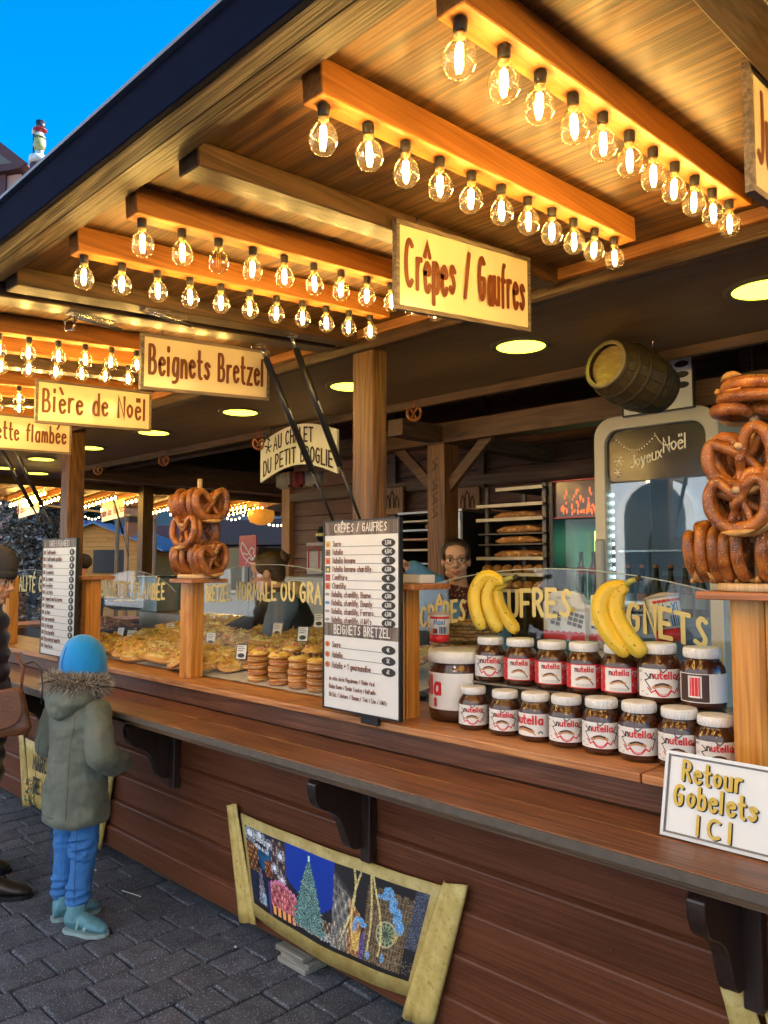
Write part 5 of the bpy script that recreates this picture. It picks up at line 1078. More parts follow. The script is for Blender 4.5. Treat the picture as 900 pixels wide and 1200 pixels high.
def scroll(label,xl,xr,z0,z1,pic=True,side=None,Y=2.022):
    """unrolled paper banner with a curled roll at each side; wider at the top"""
    t=thing('scroll_poster',label,'poster',((xl+xr)/2,Y,z0)); ins=.075; W_=xr-xl
    q=lambda s_,v: (xl+ins*1.35+(.10*(1-v)))*(1-s_)+(xr-ins*1.35-(.14*(1-v)))*s_      # inner sheet edges, narrower below
    zt=lambda s_: z1-.020-.012*math.sin(math.pi*s_)+.014*s_; zbm=lambda s_: z0+.045-.035*math.sin(math.pi*s_)
    n,m=48,6; vs_=[]
    for i in range(n+1):
        for j in range(m+1):
            s_=i/n; v=j/m; vs_.append((q(s_,v),Y-.001-.004*math.sin(math.pi*s_*3)**2,zbm(s_)*(1-v)+zt(s_)*v))
    mb=MB().add(vs_,[(i*(m+1)+j,(i+1)*(m+1)+j,(i+1)*(m+1)+j+1,i*(m+1)+j+1) for i in range(n) for j in range(m)],0,True)
    o=build(mb,'paper_sheet',PARCH,t); so=o.modifiers.new('t','SOLIDIFY'); so.thickness=.003; so.offset=1
    for sd in (0,1):
        if sd==0: top=Vector((xl+.035,Y-.012,z1+.004)); bot=Vector((xl+.165,Y-.012,z0+.002)); rt_,rb=.034,.055
        else: top=Vector((xr-.045,Y-.012,z1+.02)); bot=Vector((xr-.215,Y-.012,z0-.02)); rt_,rb=.048,.066
        mb=MB(); k=10; vs_=[]
        for i in range(k+1):
            c=top.lerp(bot,i/k); rr_=rt_+(rb-rt_)*i/k
            prof=[(-1.0,0),(-.92,-.30),(-.6,-.48),(-.2,-.50),(.15,-.36),(.35,-.16),(.5,-.30),(.72,-.36),(.95,-.18),(1.05,0)]
            if sd: prof=[(-a,b) for a,b in prof[::-1]]
            for a,b in prof: vs_.append((c.x+a*rr_,c.y+.01+b*rr_*.55,c.z+(.008*math.sin(a*2) if i in (0,k) else 0)))
        P_=len(prof); mb.add(vs_,[(i*P_+j,i*P_+j+1,(i+1)*P_+j+1,(i+1)*P_+j) for i in range(k) for j in range(P_-1)],0,True)
        o=build(mb,'curled_edge',PARCH,t); so=o.modifiers.new('t','SOLIDIFY'); so.thickness=.003; so.offset=-1
    if pic:
        w,h=480,192; im=paint(w,h); vs_=[]; a0,a1,b0,b1=.02,.965,.13,.90
        for j in range(h):
            for i in range(w):
                s_=a0+(a1-a0)*i/(w-1); v=b0+(b1-b0)*j/(h-1); vs_.append((q(s_,v),Y-.0042-.004*math.sin(math.pi*s_*3)**2,zbm(s_)*(1-v)+zt(s_)*v))
        mb=MB().add(vs_,[(j*w+i,j*w+i+1,(j+1)*w+i+1,(j+1)*w+i) for j in range(h-1) for i in range(w-1)])
        o=build(mb,'printed_picture',VC,t); ca=o.data.color_attributes.new('print','FLOAT_COLOR','POINT'); a=np.ones((w*h,4),dtype=np.float32); a[:,:3]=im.reshape(-1,3); ca.data.foreach_set('color',a.ravel())
        tb=MB(); fn=lambda u,v,k:Vector((q(.02+.0,.9)+u,Y-.010-.0001*(k%20),z1-.10+v-u*.18)); text(tb,'Strasbourg',.030,fn,.055,.015,wd=.0035,xs=.55,gap=1.2); text(tb,'Capitale de Noël',.017,fn,.075,-.012,wd=.0025,xs=.55,gap=1.2); build(tb,'lettering',CHALK,t)
    return t
scroll('unrolled gold paper poster with a night photo collage of a lit christmas tree',-2.945,-1.60,.085,.545)
t2=scroll('unrolled gold paper poster with black letters behind the child',-5.33,-3.99,.06,.50,pic=False)
tb=MB(); fn=lambda u,v,k:Vector((-5.06+u,2.006-.0001*k,.12+v)); text(tb,'MARCHE',.085,fn,.0,.20,wd=.016,xs=.62,gap=1.6,); text(tb,'DE NOEL',.085,fn,0.02,.06,wd=.016,xs=.62,gap=1.6,lay0=20); build(tb,'lettering',BLACK,t2)
mb=MB(); rr=random.Random(8)
for k in range(60): 
    u,v=rr.uniform(-.06,.10),rr.uniform(0,.14); mb.ball((-5.10+u-.02,2.002,.10+v),(.008,.003,.008),6,4,m=rr.choice([0,0,1,2]))
o=build(mb,'holly_print',[plain('holly_green',(.02,.16,.06),.5),PRED,YEL],t2); o['kind']='stuff'
scroll('unrolled gold paper poster barely in view at the bottom right corner',-.80,.55,.10,.555,pic=False)
# ================================================================ hanging barrel
t=thing('wooden_barrel','small dark wooden barrel hung tilted from the ceiling','barrel',(-1.30,2.66,2.30))
BC=Vector((-1.395,2.83,2.335)); ax=Vector((-.55,-.78,-.0)).normalized(); ax=(ax+Vector((0,0,.0))).normalized()
axd=(rt*(-.80)+fw*(-.52)+up*.22).normalized(); MQ=Matrix.Translation(BC)@axd.to_track_quat('Z','Y').to_matrix().to_4x4()
BW=wood('barrel_stave',(.05,.032,.010),(.115,.078,.028),'Z',.5,sc_=2); HL=.165
rad=lambda z: .122-.030*(z/HL)**2
for k in range(18):
    a0,a1=2*math.pi*k/18+.008,2*math.pi*(k+1)/18-.008; mb=MB(); vs_=[]; nz_=9
    for i in range(nz_):
        z=-HL+2*HL*i/(nz_-1); r_=rad(z)
        for a,q in ((a0,r_),(a1,r_),(a1,r_-.012),(a0,r_-.012)): vs_.append(MQ@Vector((q*math.cos(a),q*math.sin(a),z)))
    mb.add(vs_,[(i*4+j,i*4+(j+1)%4,(i+1)*4+(j+1)%4,(i+1)*4+j) for i in range(nz_-1) for j in range(4)]+[(0,1,2,3),(nz_*4-1,nz_*4-2,nz_*4-3,nz_*4-4)]); build(mb,'stave',BW,t)
HOOP=plain('barrel_hoop',(.07,.055,.03),.5,.3)
for z in (-.155,-.10,-.045,.045,.10,.155):
    build(MB().lathe([(rad(z-.010)+.001,z-.010),(rad(z)+.0035,z-.008),(rad(z)+.0035,z+.008),(rad(z+.01)+.001,z+.010)],36,M=MQ,caps=False),'hoop',HOOP,t)
BHD=wood('barrel_head',(.30,.20,.06),(.48,.34,.12),'X',.5)
for s_ in (-1,1): build(MB().lathe([(rad(HL)-.013,s_*(HL-.02)),(.001,s_*(HL-.02))],32,M=MQ,caps=False),'barrel_head',BHD,t)
build(MB().lathe([(rad(HL)-.012,HL+.0),(rad(HL)+.003,HL+.001),(rad(HL)+.001,HL-.012)],36,M=MQ,caps=False),'rim',plain('barrel_rim',(.30,.25,.12),.5),t)
tp=BC+Vector((0,0,.118)); build(MB().tube([tp-Vector((0,0,.01)),tp+Vector((0,0,.02))],.014,10),'bung',plain('bung_cork',(.6,.25,.05),.6),t)
build(MB().tube([tp+Vector((-.08,-.03,.0)),tp+Vector((-.075,-.03,.075))],.003,5),'hanging_wire',CHR,t); build(MB().tube([tp+Vector((.06,.05,-.01)),tp+Vector((.065,.05,.075))],.003,5),'hanging_wire',CHR,t)
build(MB().tube([tp+Vector((-.06,-.02,.055)),tp+Vector((.08,.06,.03))],.009,8),'hanging_bar',W_DARK,t)
# ================================================================ fridges
CRM=plain('fridge_frame_cream',(.55,.52,.42),.35,var=.06,scale=3); FG=glass('fridge_glass',(.85,.92,.95),.16,.02)
def rrect(x0,x1,z0,z1,r,n=6):
    P=[]
    for cx,cz,a in ((x1-r,z0+r,-90),(x1-r,z1-r,0),(x0+r,z1-r,90),(x0+r,z0+r,180)):
        for i in range(n+1): t_=R(a+90*i/n); P.append((cx+r*math.cos(t_),cz+r*math.sin(t_)))
    return P
FX0,FX1,FY=-1.86,-1.27,3.35
t=thing('display_fridge','tall cream framed drinks fridge with a chalk style christmas header','fridge',((FX0+FX1)/2,FY+.3,.06))
o_=rrect(FX0,FX1,.12,2.30,.10); i_=rrect(FX0+.055,FX1-.055,.18,2.235,.07); n=len(o_)
mb=MB(); vs_=[Vector((a,FY,b)) for a,b in o_]+[Vector((a,FY,b)) for a,b in i_]+[Vector((a,FY+.06,b)) for a,b in o_]+[Vector((a,FY+.06,b)) for a,b in i_]
mb.add(vs_,[(k,(k+1)%n,n+(k+1)%n,n+k) for k in range(n)]+[(2*n+k,3*n+k,3*n+(k+1)%n,2*n+(k+1)%n) for k in range(n)]+[(k,2*n+k,2*n+(k+1)%n,(k+1)%n) for k in range(n)]+[(n+k,n+(k+1)%n,3*n+(k+1)%n,3*n+k) for k in range(n)]); build(mb,'door_frame',CRM,t,bevel=.004)
build(MB().box(FX0+.01,FX0+.02,FY+.065,FY+.6,.1,2.25),'side_panel',CRM,t); build(MB().box(FX1-.02,FX1-.01,FY+.065,FY+.6,.1,2.25),'side_panel',CRM,t)
build(MB().box(FX0+.021,FX1-.021,FY+.55,FY+.6,.1,2.25),'inner_back',plain('fridge_inner',(.10,.13,.15),.4,emit=.02,emc=(.55,.75,.9)),t); build(MB().box(FX0+.01,FX1-.01,FY+.07,FY+.6,2.251,2.27),'top_panel',CRM,t)  # back panel glows faintly itself, standing in for the cabinet lighting
build(MB().box(FX0+.055,FX1-.055,FY+.03,FY+.034,.18,1.985),'door_glass',FG,t)
hd=build(MB().prism([(a,b) for a,b in rrect(FX0+.055,FX1-.055,1.99,2.235,.045)],0,.006,lambda u,v,d:Vector((u,FY+.028+d,v))),'header_panel',plain('chalk_black',(.02,.017,.015),.25,coat=.3),t)
mb=MB(); fn=lambda u,v,k:Vector((FX0+.055+u,FY+.0265-.0001*(k%20),1.99+v))
text(mb,'Joyeux',.055,lambda u,v,k:fn(u,v+u*.25,k),.12,.03,wd=.006,xs=.66,gap=1.2); text(mb,'Noël',.065,lambda u,v,k:fn(u,v+u*.12,k),.28,.085,wd=.007,xs=.66,gap=1.2)
for (x,y,r_) in ((.06,.10,.022),(.055,.045,.018)): 
    for a in range(6): ribbon(mb,[(x,y),(x+r_*math.cos(a*math.pi/3),y+r_*math.sin(a*math.pi/3))],.003,fn,a)
for q in range(16):
    a=math.pi*(q/15); x=.05+.19*q/15; ellipse(mb,x,.20-.06*math.sin(a),.0035,.0035,fn,2,8); ellipse(mb,.24+.08*q/15,.21-.03*math.sin(a)-.05*(q/15),.003,.003,fn,2,8)
build(mb,'chalk_drawing',plain('chalk_lines',(.9,.86,.74),.7),hd)
build(MB().box(FX0+.012,FX0+.055,FY-.035,FY-.002,1.2,1.72),'door_handle',plain('handle_grey',(.33,.32,.29),.4,.3),t,bevel=.008)
LED=emis('fridge_led',(.75,.95,1),3.0)
for q in range(26): build(MB().box(FX0+.062,FX0+.070,FY+.05,FY+.056,.95+.039*q,.965+.039*q),'led',LED,t)
for q,z in enumerate((1.0,1.36,1.66)):
    build(MB().box(FX0+.03,FX1-.03,FY+.09,FY+.54,z,z+.008),'shelf',CHR,t)
bcols=[plain('bottle_dark',(.02,.02,.022),.15),plain('bottle_clear',(.35,.40,.42),.15),plain('bottle_orange_label',(.55,.18,.04),.4),plain('bottle_green',(.04,.12,.05),.15)]
for q,z in enumerate((1.009,1.369)):
    for k in range(7):
        x=FX0+.085+k*.07; b_=thing('drink_bottle','bottle in the cream fridge, %s from the left on the %s shelf'%(ordinal(k),['lower','upper'][q]),'bottle',(x,FY+.16,z),group='bottles in the cream fridge'); c=(x,FY+.16,z)
        build(MB().lathe([(.026,0),(.028,.01),(.028,.11),(.012,.17),(.011,.215)],12,c=c),'bottle_body',bcols[0 if q else (0,1,3)[k%3]],b_); build(MB().lathe([(.0285,.03),(.0285,.095)],12,c=c,caps=False),'bottle_label',bcols[2] if k in (1,2) else bcols[1],b_); build(MB().lathe([(.0125,.2151),(.0125,.23)],10,c=c),'cap',bcols[2],b_)
# smaller cooler left of it
X0,X1,Y0=-2.24,-1.92,3.55
t=thing('dark_cooler','black drinks cooler with a red glowing picture header','fridge',((X0+X1)/2,Y0+.25,.06))
build(MB().box(X0,X1+.05,Y0+.5,Y0+.52,.1,2.04),'cooler_back',BLK,t)
for x in (X0,X1+.03): build(MB().box(x,x+.02,Y0,Y0+.498,.1,2.04),'cooler_side',BLK,t)
build(MB().box(X0+.021,X1+.029,Y0+.02,Y0+.04,1.845,2.035),'header_panel',plain('header_dark_red',(.06,.012,.012),.2,coat=.5),t)
mb=MB(); rr=random.Random(6)
for k in range(60):
    x=rr.uniform(X0+.06,X1); z=1.87+rr.random()**1.5*.12; mb.ball((x,Y0+.019,z),(.006,.002,rr.uniform(.006,.018)),6,4)
o=build(mb,'lit_picture',plain('ember_print',(.5,.10,.03),.5,var=.4,scale=60,emit=.35,emc=(.7,.16,.05)),t); o['kind']='stuff'
for z in (1.842,2.037): build(MB().box(X0+.021,X1+.029,Y0+.005,Y0+.018,z,z+.006),'red_trim',plain('red_trim',(.5,.02,.04),.3),t)
build(MB().box(X0+.021,X1+.029,Y0+.45,Y0+.46,.15,1.82),'lit_inner_back',plain('cooler_inner',(.15,.5,.42),.4,emit=.22,emc=(.15,.85,.62),var=.5,scale=30),t)
for k in range(10): build(MB().box(X0+.035+.032*k,X0+.043+.032*k,Y0+.41,Y0+.42,1.2,1.79),'light_streak',emis('cooler_green',(.15,.95,.60),.9) if k%3 else emis('cooler_yellow',(.65,.85,.15),1.0),t)
build(MB().box(X0+.02,X1+.03,Y0+.005,Y0+.009,.2,1.835),'door_glass',glass('cooler_glass',(.8,.9,.88),.03),t)
for k in range(4):
    x=X0+.06+.075*k; c=(x,Y0+.22,1.42); b_=thing('drink_bottle','dark bottle in the black cooler, %s from the left'%ordinal(k),'bottle',c,group='bottles in the black cooler')
    build(MB().lathe([(.03,0),(.032,.01),(.032,.13),(.013,.20),(.012,.25)],12,c=c),'bottle_body',bcols[0],b_); build(MB().lathe([(.0325,.13),(.0325,.165)],12,c=c,caps=False),'bottle_label',PRED,b_)
build(MB().box(X0+.022,X1+.028,Y0+.1,Y0+.4,1.405,1.415),'shelf',CHR,t)
# bread rack
X0,X1,Y0=-2.72,-2.33,3.62
t=thing('bread_rack','tall bread rack with pale edged trays of baguettes','rack',((X0+X1)/2,Y0+.2,.06))
for x in (X0,X1-.0): 
    for y in (Y0+.02,Y0+.40): build(MB().box(x-.012,x+.012,y,y+.02,.1,2.05),'upright',plain('rack_steel',(.12,.11,.10),.4,.6),t)
TRE=plain('tray_edge',(.62,.55,.42),.4); BAG=speck('baguette',(.46,.22,.06),(.66,.42,.18),scale=50,thr=.58,rough=.6,bump=.4,scale2=20,base2=(.3,.12,.03))
zs=[2.02,1.93,1.85,1.77,1.71,1.63,1.54,1.45]
for k,z in enumerate(zs):
    xs_=(-.0 if k else .14)
    tr=build(MB().box(X0-.03+xs_,X1+.02,Y0-.02,Y0+.40,z,z+.008),'rack_tray',plain('tray_dark2',(.10,.09,.08),.5),t)
    if k not in (3,4): build(MB().box(X0-.035+xs_,X1+.025,Y0-.035,Y0-.0205,z-.004,z+.014),'tray_lip',TRE,tr)
rr=random.Random(9)
for k,z in enumerate(zs[2:],2):
    for q in range(6):
        x=X0+.03+rr.uniform(0,.05); y=Y0+.02+.06*q; zz=z+.028
        if k==7 or k==6:
            o=MB().ball((X0+.0+.07*q,Y0+.03,zz+.005),(.032,.04,.028),10,6)
        else: o=MB().tube([(x,y,zz-.004),(x+.05,y+.004,zz),(x+.22,y+.006,zz+.004),(x+.29,y,zz-.004)],[.006,.021,.021,.006],8)
        b_=build(o,'baguette' if k<6 else 'bread_roll',BAG); tag(b_,'%s, %s on the rack tray %s from the top'%('baguette' if k<6 else 'round roll',ordinal(q),ordinal(k)),'bread','breads on the rack')
# oven
X0,X1,Y0=-3.55,-3.02,3.78
t=thing('pastry_oven','stainless steel display oven with lit shelves behind the woman with glasses','oven',((X0+X1)/2,Y0+.3,1.0))
STL=plain('brushed_steel',(.36,.35,.33),.3,.85,var=.2,scale=6); STD=plain('dark_steel_side',(.055,.055,.055),.25,.7,var=.3,scale=5)
build(MB().box(X1-.005,X1+.01,Y0,Y0+.6,1.0,1.93),'side_panel',STD,t); build(MB().box(X0-.01,X0+.005,Y0,Y0+.6,1.0,1.93),'side_panel',STD,t); build(MB().box(X0+.006,X1-.006,Y0+.58,Y0+.6,1.0,1.93),'back_panel',STL,t)
build(MB().box(X0-.01,X1+.012,Y0-.01,Y0+.6,1.931,1.95),'top_panel',STL,t,bevel=.003); build(MB().box(X1-.06,X1-.006,Y0-.006,Y0+.02,1.0,1.93),'door_post',STL,t,bevel=.003)
for k,z in enumerate((1.88,1.82,1.76,1.69,1.60)): build(MB().box(X0+.01,X1-.065,Y0+.01,Y0+.5,z,z+.012),'oven_shelf',[TRE,STL,plain('pink_tray',(.45,.25,.18),.4)][k%3],t)
build(MB().box(X0+.01,X1-.065,Y0+.0,Y0+.05,1.35,1.55),'lower_door',plain('oven_door_red',(.10,.03,.02),.3),t)
for k in range(3): 
    b_=build(MB().ball((X1-.16-.07*k,Y0+.05,1.80 if k else 1.80),(.04,.03,.018),10,6),'pastry',BAG); b_['label']='small pastry on the oven shelf, %s from the right'%ordinal(k); b_['category']='pastry'; b_['group']='pastries in the oven'; b_.location.z=1.85
# wooden pictures on the back wall
for px,py0,py1,lab in ((549,571,603,'small carved wooden picture of a house right of the inner post'),(461,571,603,'small carved wooden picture on the back wall left of the inner post')):
    a=pt(px,py1,4.53); b=pt(px,py0,4.53); s_=(b.z-a.z)/2; c=(a+b)/2; t=thing('wooden_picture',lab,'picture',c)
    build(MB().box(c.x-s_,c.x+s_,4.52,4.545,a.z,b.z),'picture_board',wood('picture_wood',(.20,.09,.03),(.36,.18,.06),'Z',.5),t,bevel=.006)
    mb=MB(); fn=lambda u,v,k:Vector((c.x+u,4.517-.0003*k,c.z+v)); W_=s_
    for q,(u0,v0,ww,h_) in enumerate(((-.6,-.5,.3,.6),(-.2,-.5,.35,.9),(.3,-.5,.3,.5))): 
        ribbon(mb,[(u0*W_,v0*W_),(u0*W_,(v0+h_)*W_),((u0+ww/2)*W_,(v0+h_+.3)*W_),((u0+ww)*W_,(v0+h_)*W_),((u0+ww)*W_,v0*W_)],.012,fn,q)
    build(mb,'carved_houses',plain('burnt_line',(.05,.02,.01),.8),t)
# cauldron on lace shelf, white bag, white fridge against the back wall at the left
c=pt(374,636,4.40); t=thing('wall_shelf','narrow shelf with white lace edging on the back wall','shelf',(c.x,4.48,c.z)); build(MB().box(c.x-.14,c.x+.18,4.38,4.55,c.z-.012,c.z),'shelf_board',W_DARK,t); build(MB().box(c.x-.14,c.x+.18,4.374,4.379,c.z-.025,c.z+.002),'lace_edge',plain('lace',(.55,.45,.42),.8),t)
t=thing('iron_cauldron','small black iron cauldron with a yellow band on the lace shelf','cauldron',(c.x+.02,4.45,c.z)); cc=(c.x+.02,4.45,c.z+.001)
build(MB().lathe([(.03,.0),(.065,.02),(.082,.06),(.07,.11),(.06,.12),(.068,.135),(.062,.14)],24,c=cc),'pot_body',BLK,t); build(MB().lathe([(.0825,.055),(.080,.08)],24,c=cc,caps=False),'yellow_band',YEL,t)
c=pt(371,690,4.35); t=thing('white_fridge','low white fridge against the back wall left of the price board','fridge',(c.x,4.35,.06)); build(MB().box(c.x-.28,c.x+.5,4.05,4.5,.1,1.50),'fridge_body',plain('enamel_white',(.62,.66,.70),.3,var=.05),t,bevel=.01); build(MB().box(c.x-.28,c.x+.5,4.03,4.049,1.2,1.48),'fridge_door',MATS['enamel_white'],t,bevel=.004)
c=pt(374,650,4.50); t=thing('paper_bag','small white bag with red handles hanging above the white fridge','bag',(c.x,4.5,1.55)); build(MB().box(c.x-.10,c.x+.10,4.44,4.52,c.z-.17,c.z+.03),'bag_body',plain('bag_white',(.55,.52,.50),.7),t,bevel=.004)
build(MB().tube([(c.x-.07,4.438,c.z-.12),(c.x-.07,4.436,c.z+.05),(c.x,4.436,c.z+.07),(c.x+.07,4.436,c.z+.05),(c.x+.07,4.438,c.z-.12)],.006,5),'bag_handle',PRED,t)
# red drinks poster, standing panel, bits at the end of the stall
c=pt(290,646,4.6); t=thing('red_poster','bright red poster with flowing white lettering left of the woman with the bun','poster',c); s_=.145
g=lambda u,v,d:Vector((c.x+u,4.6+d,c.z+v)); build(MB().prism([(-s_,-s_*1.1),(s_,-s_*1.1),(s_,s_*1.1),(-s_,s_*1.1)],0,.01,g),'poster_panel',plain('poster_red',(.55,.012,.012),.4,emit=.0),t)
mb=MB(); fn=lambda u,v,k:g(u,v,-.001-.0002*k)
for k,pl in enumerate(([(-.10,.08),(-.12,.02),(-.02,-.10),(.10,-.13)],[(-.09,.09),(-.02,.03),(.03,-.02),(.10,-.08)],[(-.06,-.02),(.02,-.04),(.05,.04),(.12,.02),(.10,-.03)],[(-.02,-.12),(.03,-.05),(.08,-.10),(.13,-.04)])): ribbon(mb,chaikin(pl,3),.013,fn,k)
build(mb,'white_swashes',CHALK,t); build(MB().box(c.x-.005,c.x+.005,4.61,4.62,1.0,c.z),'poster_pole',BLK,t)
c=pt(250,640,4.75); t=thing('grey_green_panel','plain grey green cabinet behind the left pretzel tree','cabinet',(c.x,5.0,.06)); build(MB().box(c.x-.55,c.x+.75,4.8,5.2,.1,1.78),'cabinet_body',plain('cabinet_khaki',(.16,.16,.12),.5,var=.1),t,bevel=.01); build(MB().box(c.x+.1,c.x+.72,4.782,4.799,.9,1.74),'cabinet_door',MATS['cabinet_khaki'],t,bevel=.004)
# little hanging pretzels
for px,py,Y,lab in ((485,485,3.02,'tiny pretzel ornament on a red cord right of the main post'),(192,540,3.02,'tiny pretzel ornament on a cord left of the pretzel tree'),(115,551,3.02,'tiny pretzel ornament on a cord under the downlights at the left'),(303,520,2.98,'tiny pretzel ornament touching the arched board')):
    c=pt(px,py,Y); t=thing('pretzel_ornament',lab,'ornament',c); o=pretzel_mesh(3,.035,1.0); o.xf(Matrix.Translation(c)@Matrix.Rotation(.7,4,'Z')); build(o,'pretzel_ring',PRZ,t); build(MB().tube([c+Vector((0,0,.034)),Vector((c.x,c.y,max(c.z+.06,2.478)))],.0018,5),'cord',PRED,t)
c=pt(306,603,6.2); t=thing('orange_lantern','glowing orange round lantern hanging at the far end of the stall','lantern',c); build(MB().lathe([(.05,-.14),(.15,-.10),(.18,-.02),(.17,.05),(.05,.08)],20,c=c),'lantern_shade',plain('lantern_orange',(.75,.28,.03),.5,var=.3,scale=20,emit=.10,emc=(1,.4,.05)),t); build(MB().lathe([(.09,.10),(.10,.13),(.09,.25),(.05,.27)],16,c=c),'lantern_top',plain('lantern_top',(.5,.18,.05),.5,emit=.08,emc=(1,.4,.1)),t); build(MB().tube([c+Vector((0,0,.26)),Vector((c.x,c.y,2.478))],.004,5),'cord',BLK,t)
# ================================================================ people
SKIN=plain('skin',(.60,.34,.23),.5,var=.06,scale=20,sss=.15); LIPS=plain('lips',(.42,.12,.10),.4); EYEW=plain('eye_white',(.7,.68,.65),.3); IRIS=plain('iris',(.04,.02,.01),.2); 
def cloth_tex(nm,sz):
    t=bpy.data.textures.new(nm,'CLOUDS'); t.noise_scale=sz; t.noise_depth=2; return t
TX1=cloth_tex('folds_large',.10); TX2=cloth_tex('folds_small',.035)
def blend(o,vox,disp=0,tx=None,sm=2):
    m=o.modifiers.new('union','REMESH'); m.mode='VOXEL'; m.voxel_size=vox; m.use_smooth_shade=True
    if sm: s_=o.modifiers.new('smooth','SMOOTH'); s_.iterations=sm; s_.factor=.6
    if disp:
        d=o.modifiers.new('folds','DISPLACE'); d.texture=tx or TX1; d.strength=disp; d.mid_level=.5
def limb(mb,pts,rs,n=14):
    P=[Vector(p) for p in pts]; Q=[];RR=[]
    for i in range(len(P)-1):
        for k in range(4): t=k/4; Q.append(P[i].lerp(P[i+1],t)); RR.append(rs[i]*(1-t)+rs[i+1]*t)
    Q.append(P[-1]); RR.append(rs[-1]); mb.tube(Q,RR,n); 
    for p,r in zip(P,rs): mb.ball(p,r*.985,n,8)
def hand(mb,W_,D,Up,s_=1.0,curl=.6,thumb=1):
    """palm and five fingers; W_ wrist point, D pointing direction, Up back of the hand"""
    D=D.normalized(); Up=(Up-D*Up.dot(D)).normalized(); S=D.cross(Up)*thumb
    c=W_+D*.045*s_; M=Matrix((S,D,Up)).transposed()
    mb.ball(c,(.040*s_,.050*s_,.016*s_),12,8,M=M)
    for k,(o,L) in enumerate(((-.028,.062),(-.010,.072),(.010,.068),(.028,.054))):
        b=c+D*.036*s_-S*o*s_*-1; p1=b+D*L*.45*s_-Up*.004*s_; d2=(D*math.cos(curl)-Up*math.sin(curl)); p2=p1+d2*L*.33*s_; d3=(D*math.cos(curl*2)-Up*math.sin(curl*2)); p3=p2+d3*L*.28*s_
        mb.tube([b-D*.012*s_,b,p1,p2,p3],[.0095*s_,.009*s_,.0085*s_,.0078*s_,.006*s_],8)
    b=c-D*.02*s_-S*.032*s_; mb.tube([b,b+(D*.6-S*.6).normalized()*.03*s_,b+(D*.9-S*.35).normalized()*.058*s_-Up*.006*s_],[.013*s_,.011*s_,.008*s_],8)
def head(mb,c,Mh,s_=1.0):
    T=Matrix.Translation(c)@Mh.to_4x4(); V=lambda x,y,z:T@Vector((x*s_,y*s_,z*s_)); M3=Mh.to_3x3()
    B=lambda x,y,z,r: mb.ball(V(x,y,z),tuple(q*s_ for q in r),18,12,M=M3)
    B(0,-.012,.030,(.074,.092,.088)); B(0,.030,-.030,(.056,.060,.080)); B(0,.060,-.090,(.020,.020,.018)); B(0,.045,.045,(.060,.046,.050))
    for x in (-1,1): B(x*.036,.056,-.030,(.026,.026,.026)); B(x*.074,-.002,-.006,(.009,.020,.030)); B(x*.038,.02,-.066,(.022,.035,.026))
    mb.tube([V(0,.083,.020),V(0,.098,-.005),V(0,.110,-.026),V(0,.094,-.036)],[.009*s_,.010*s_,.0135*s_,.009*s_],10)
    for x in (-1,1): B(x*.012,.095,-.030,(.008,.010,.007)); B(x*.032,.081,.022,(.020,.008,.007))
    B(0,.084,-.060,(.022,.010,.012))
def face_bits(t,c,Mh,s_=1.0,smile=0,brow=(.05,.03,.02)):
    T=Matrix.Translation(c)@Mh.to_4x4(); V=lambda x,y,z:T@Vector((x*s_,y*s_,z*s_)); M3=Mh.to_3x3()
    for x in (-1,1):
        e=build(MB().ball(V(x*.031,.0795,.004),tuple(q*s_ for q in (.0155,.010,.0100)),12,8,M=M3),'eye',EYEW,t); build(MB().ball(V(x*.031,.0885,.004),tuple(q*s_ for q in (.0070,.0025,.0074)),10,6,M=M3),'iris',IRIS,e)
        build(MB().tube([V(x*.014,.0905,.026),V(x*.032,.0905,.032),V(x*.050,.079,.026)],[.0018*s_,.0024*s_,.0012*s_],6),'eyebrow',plain('brow',brow,.8),t)
        build(MB().tube([V(x*.018,.0875,.010),V(x*.031,.0905,.0145),V(x*.046,.084,.009)],[.0012*s_,.002*s_,.0012*s_],6),'eyelid',IRIS,t)
    w_=.022+.008*smile
    build(MB().tube([V(-w_,.084,-.057+.008*smile),V(0,.0965,-.0575),V(w_,.084,-.057+.008*smile)],[.002*s_,.0052*s_,.002*s_],8).tube([V(-w_*.9,.084,-.060+.006*smile),V(0,.0955,-.0655),V(w_*.9,.084,-.060+.006*smile)],[.002*s_,.006*s_,.002*s_],8),'lips',LIPS,t)
def glasses(t,c,Mh,s_=1.0,col=(.02,.015,.012),r=.024):
    T=Matrix.Translation(c)@Mh.to_4x4(); V=lambda x,y,z:T@Vector((x*s_,y*s_,z*s_))
    g=MB()
    for x in (-1,1):
        g.tube([V(x*.032+r*math.cos(a),.101-.01*abs(math.cos(a)),.002+r*.88*math.sin(a)) for a in [2*math.pi*k/20 for k in range(21)]],.0016*s_,6,caps=False)
        g.tube([V(x*(.032+r),.092,.008),V(x*.078,.04,.012),V(x*.080,-.01,.008)],.0015*s_,6)
    g.tube([V(-.009,.1005,.006),V(0,.104,.010),V(.009,.1005,.006)],.0015*s_,6); build(g,'glasses',plain('glasses_frame',col,.3),t)
def hairm(name,c1,c2):
    if name in MATS: return MATS[name]
    return plain(name,c1,.42,var=.35,scale=14,bump=.5,bscale=150)
def strands(pf,n,r,seed=1):
    mb=MB(); rr=random.Random(seed)
    for k in range(n): mb.tube(pf(k/n,rr),[r,r,r*.4],4,caps=False)
    return mb
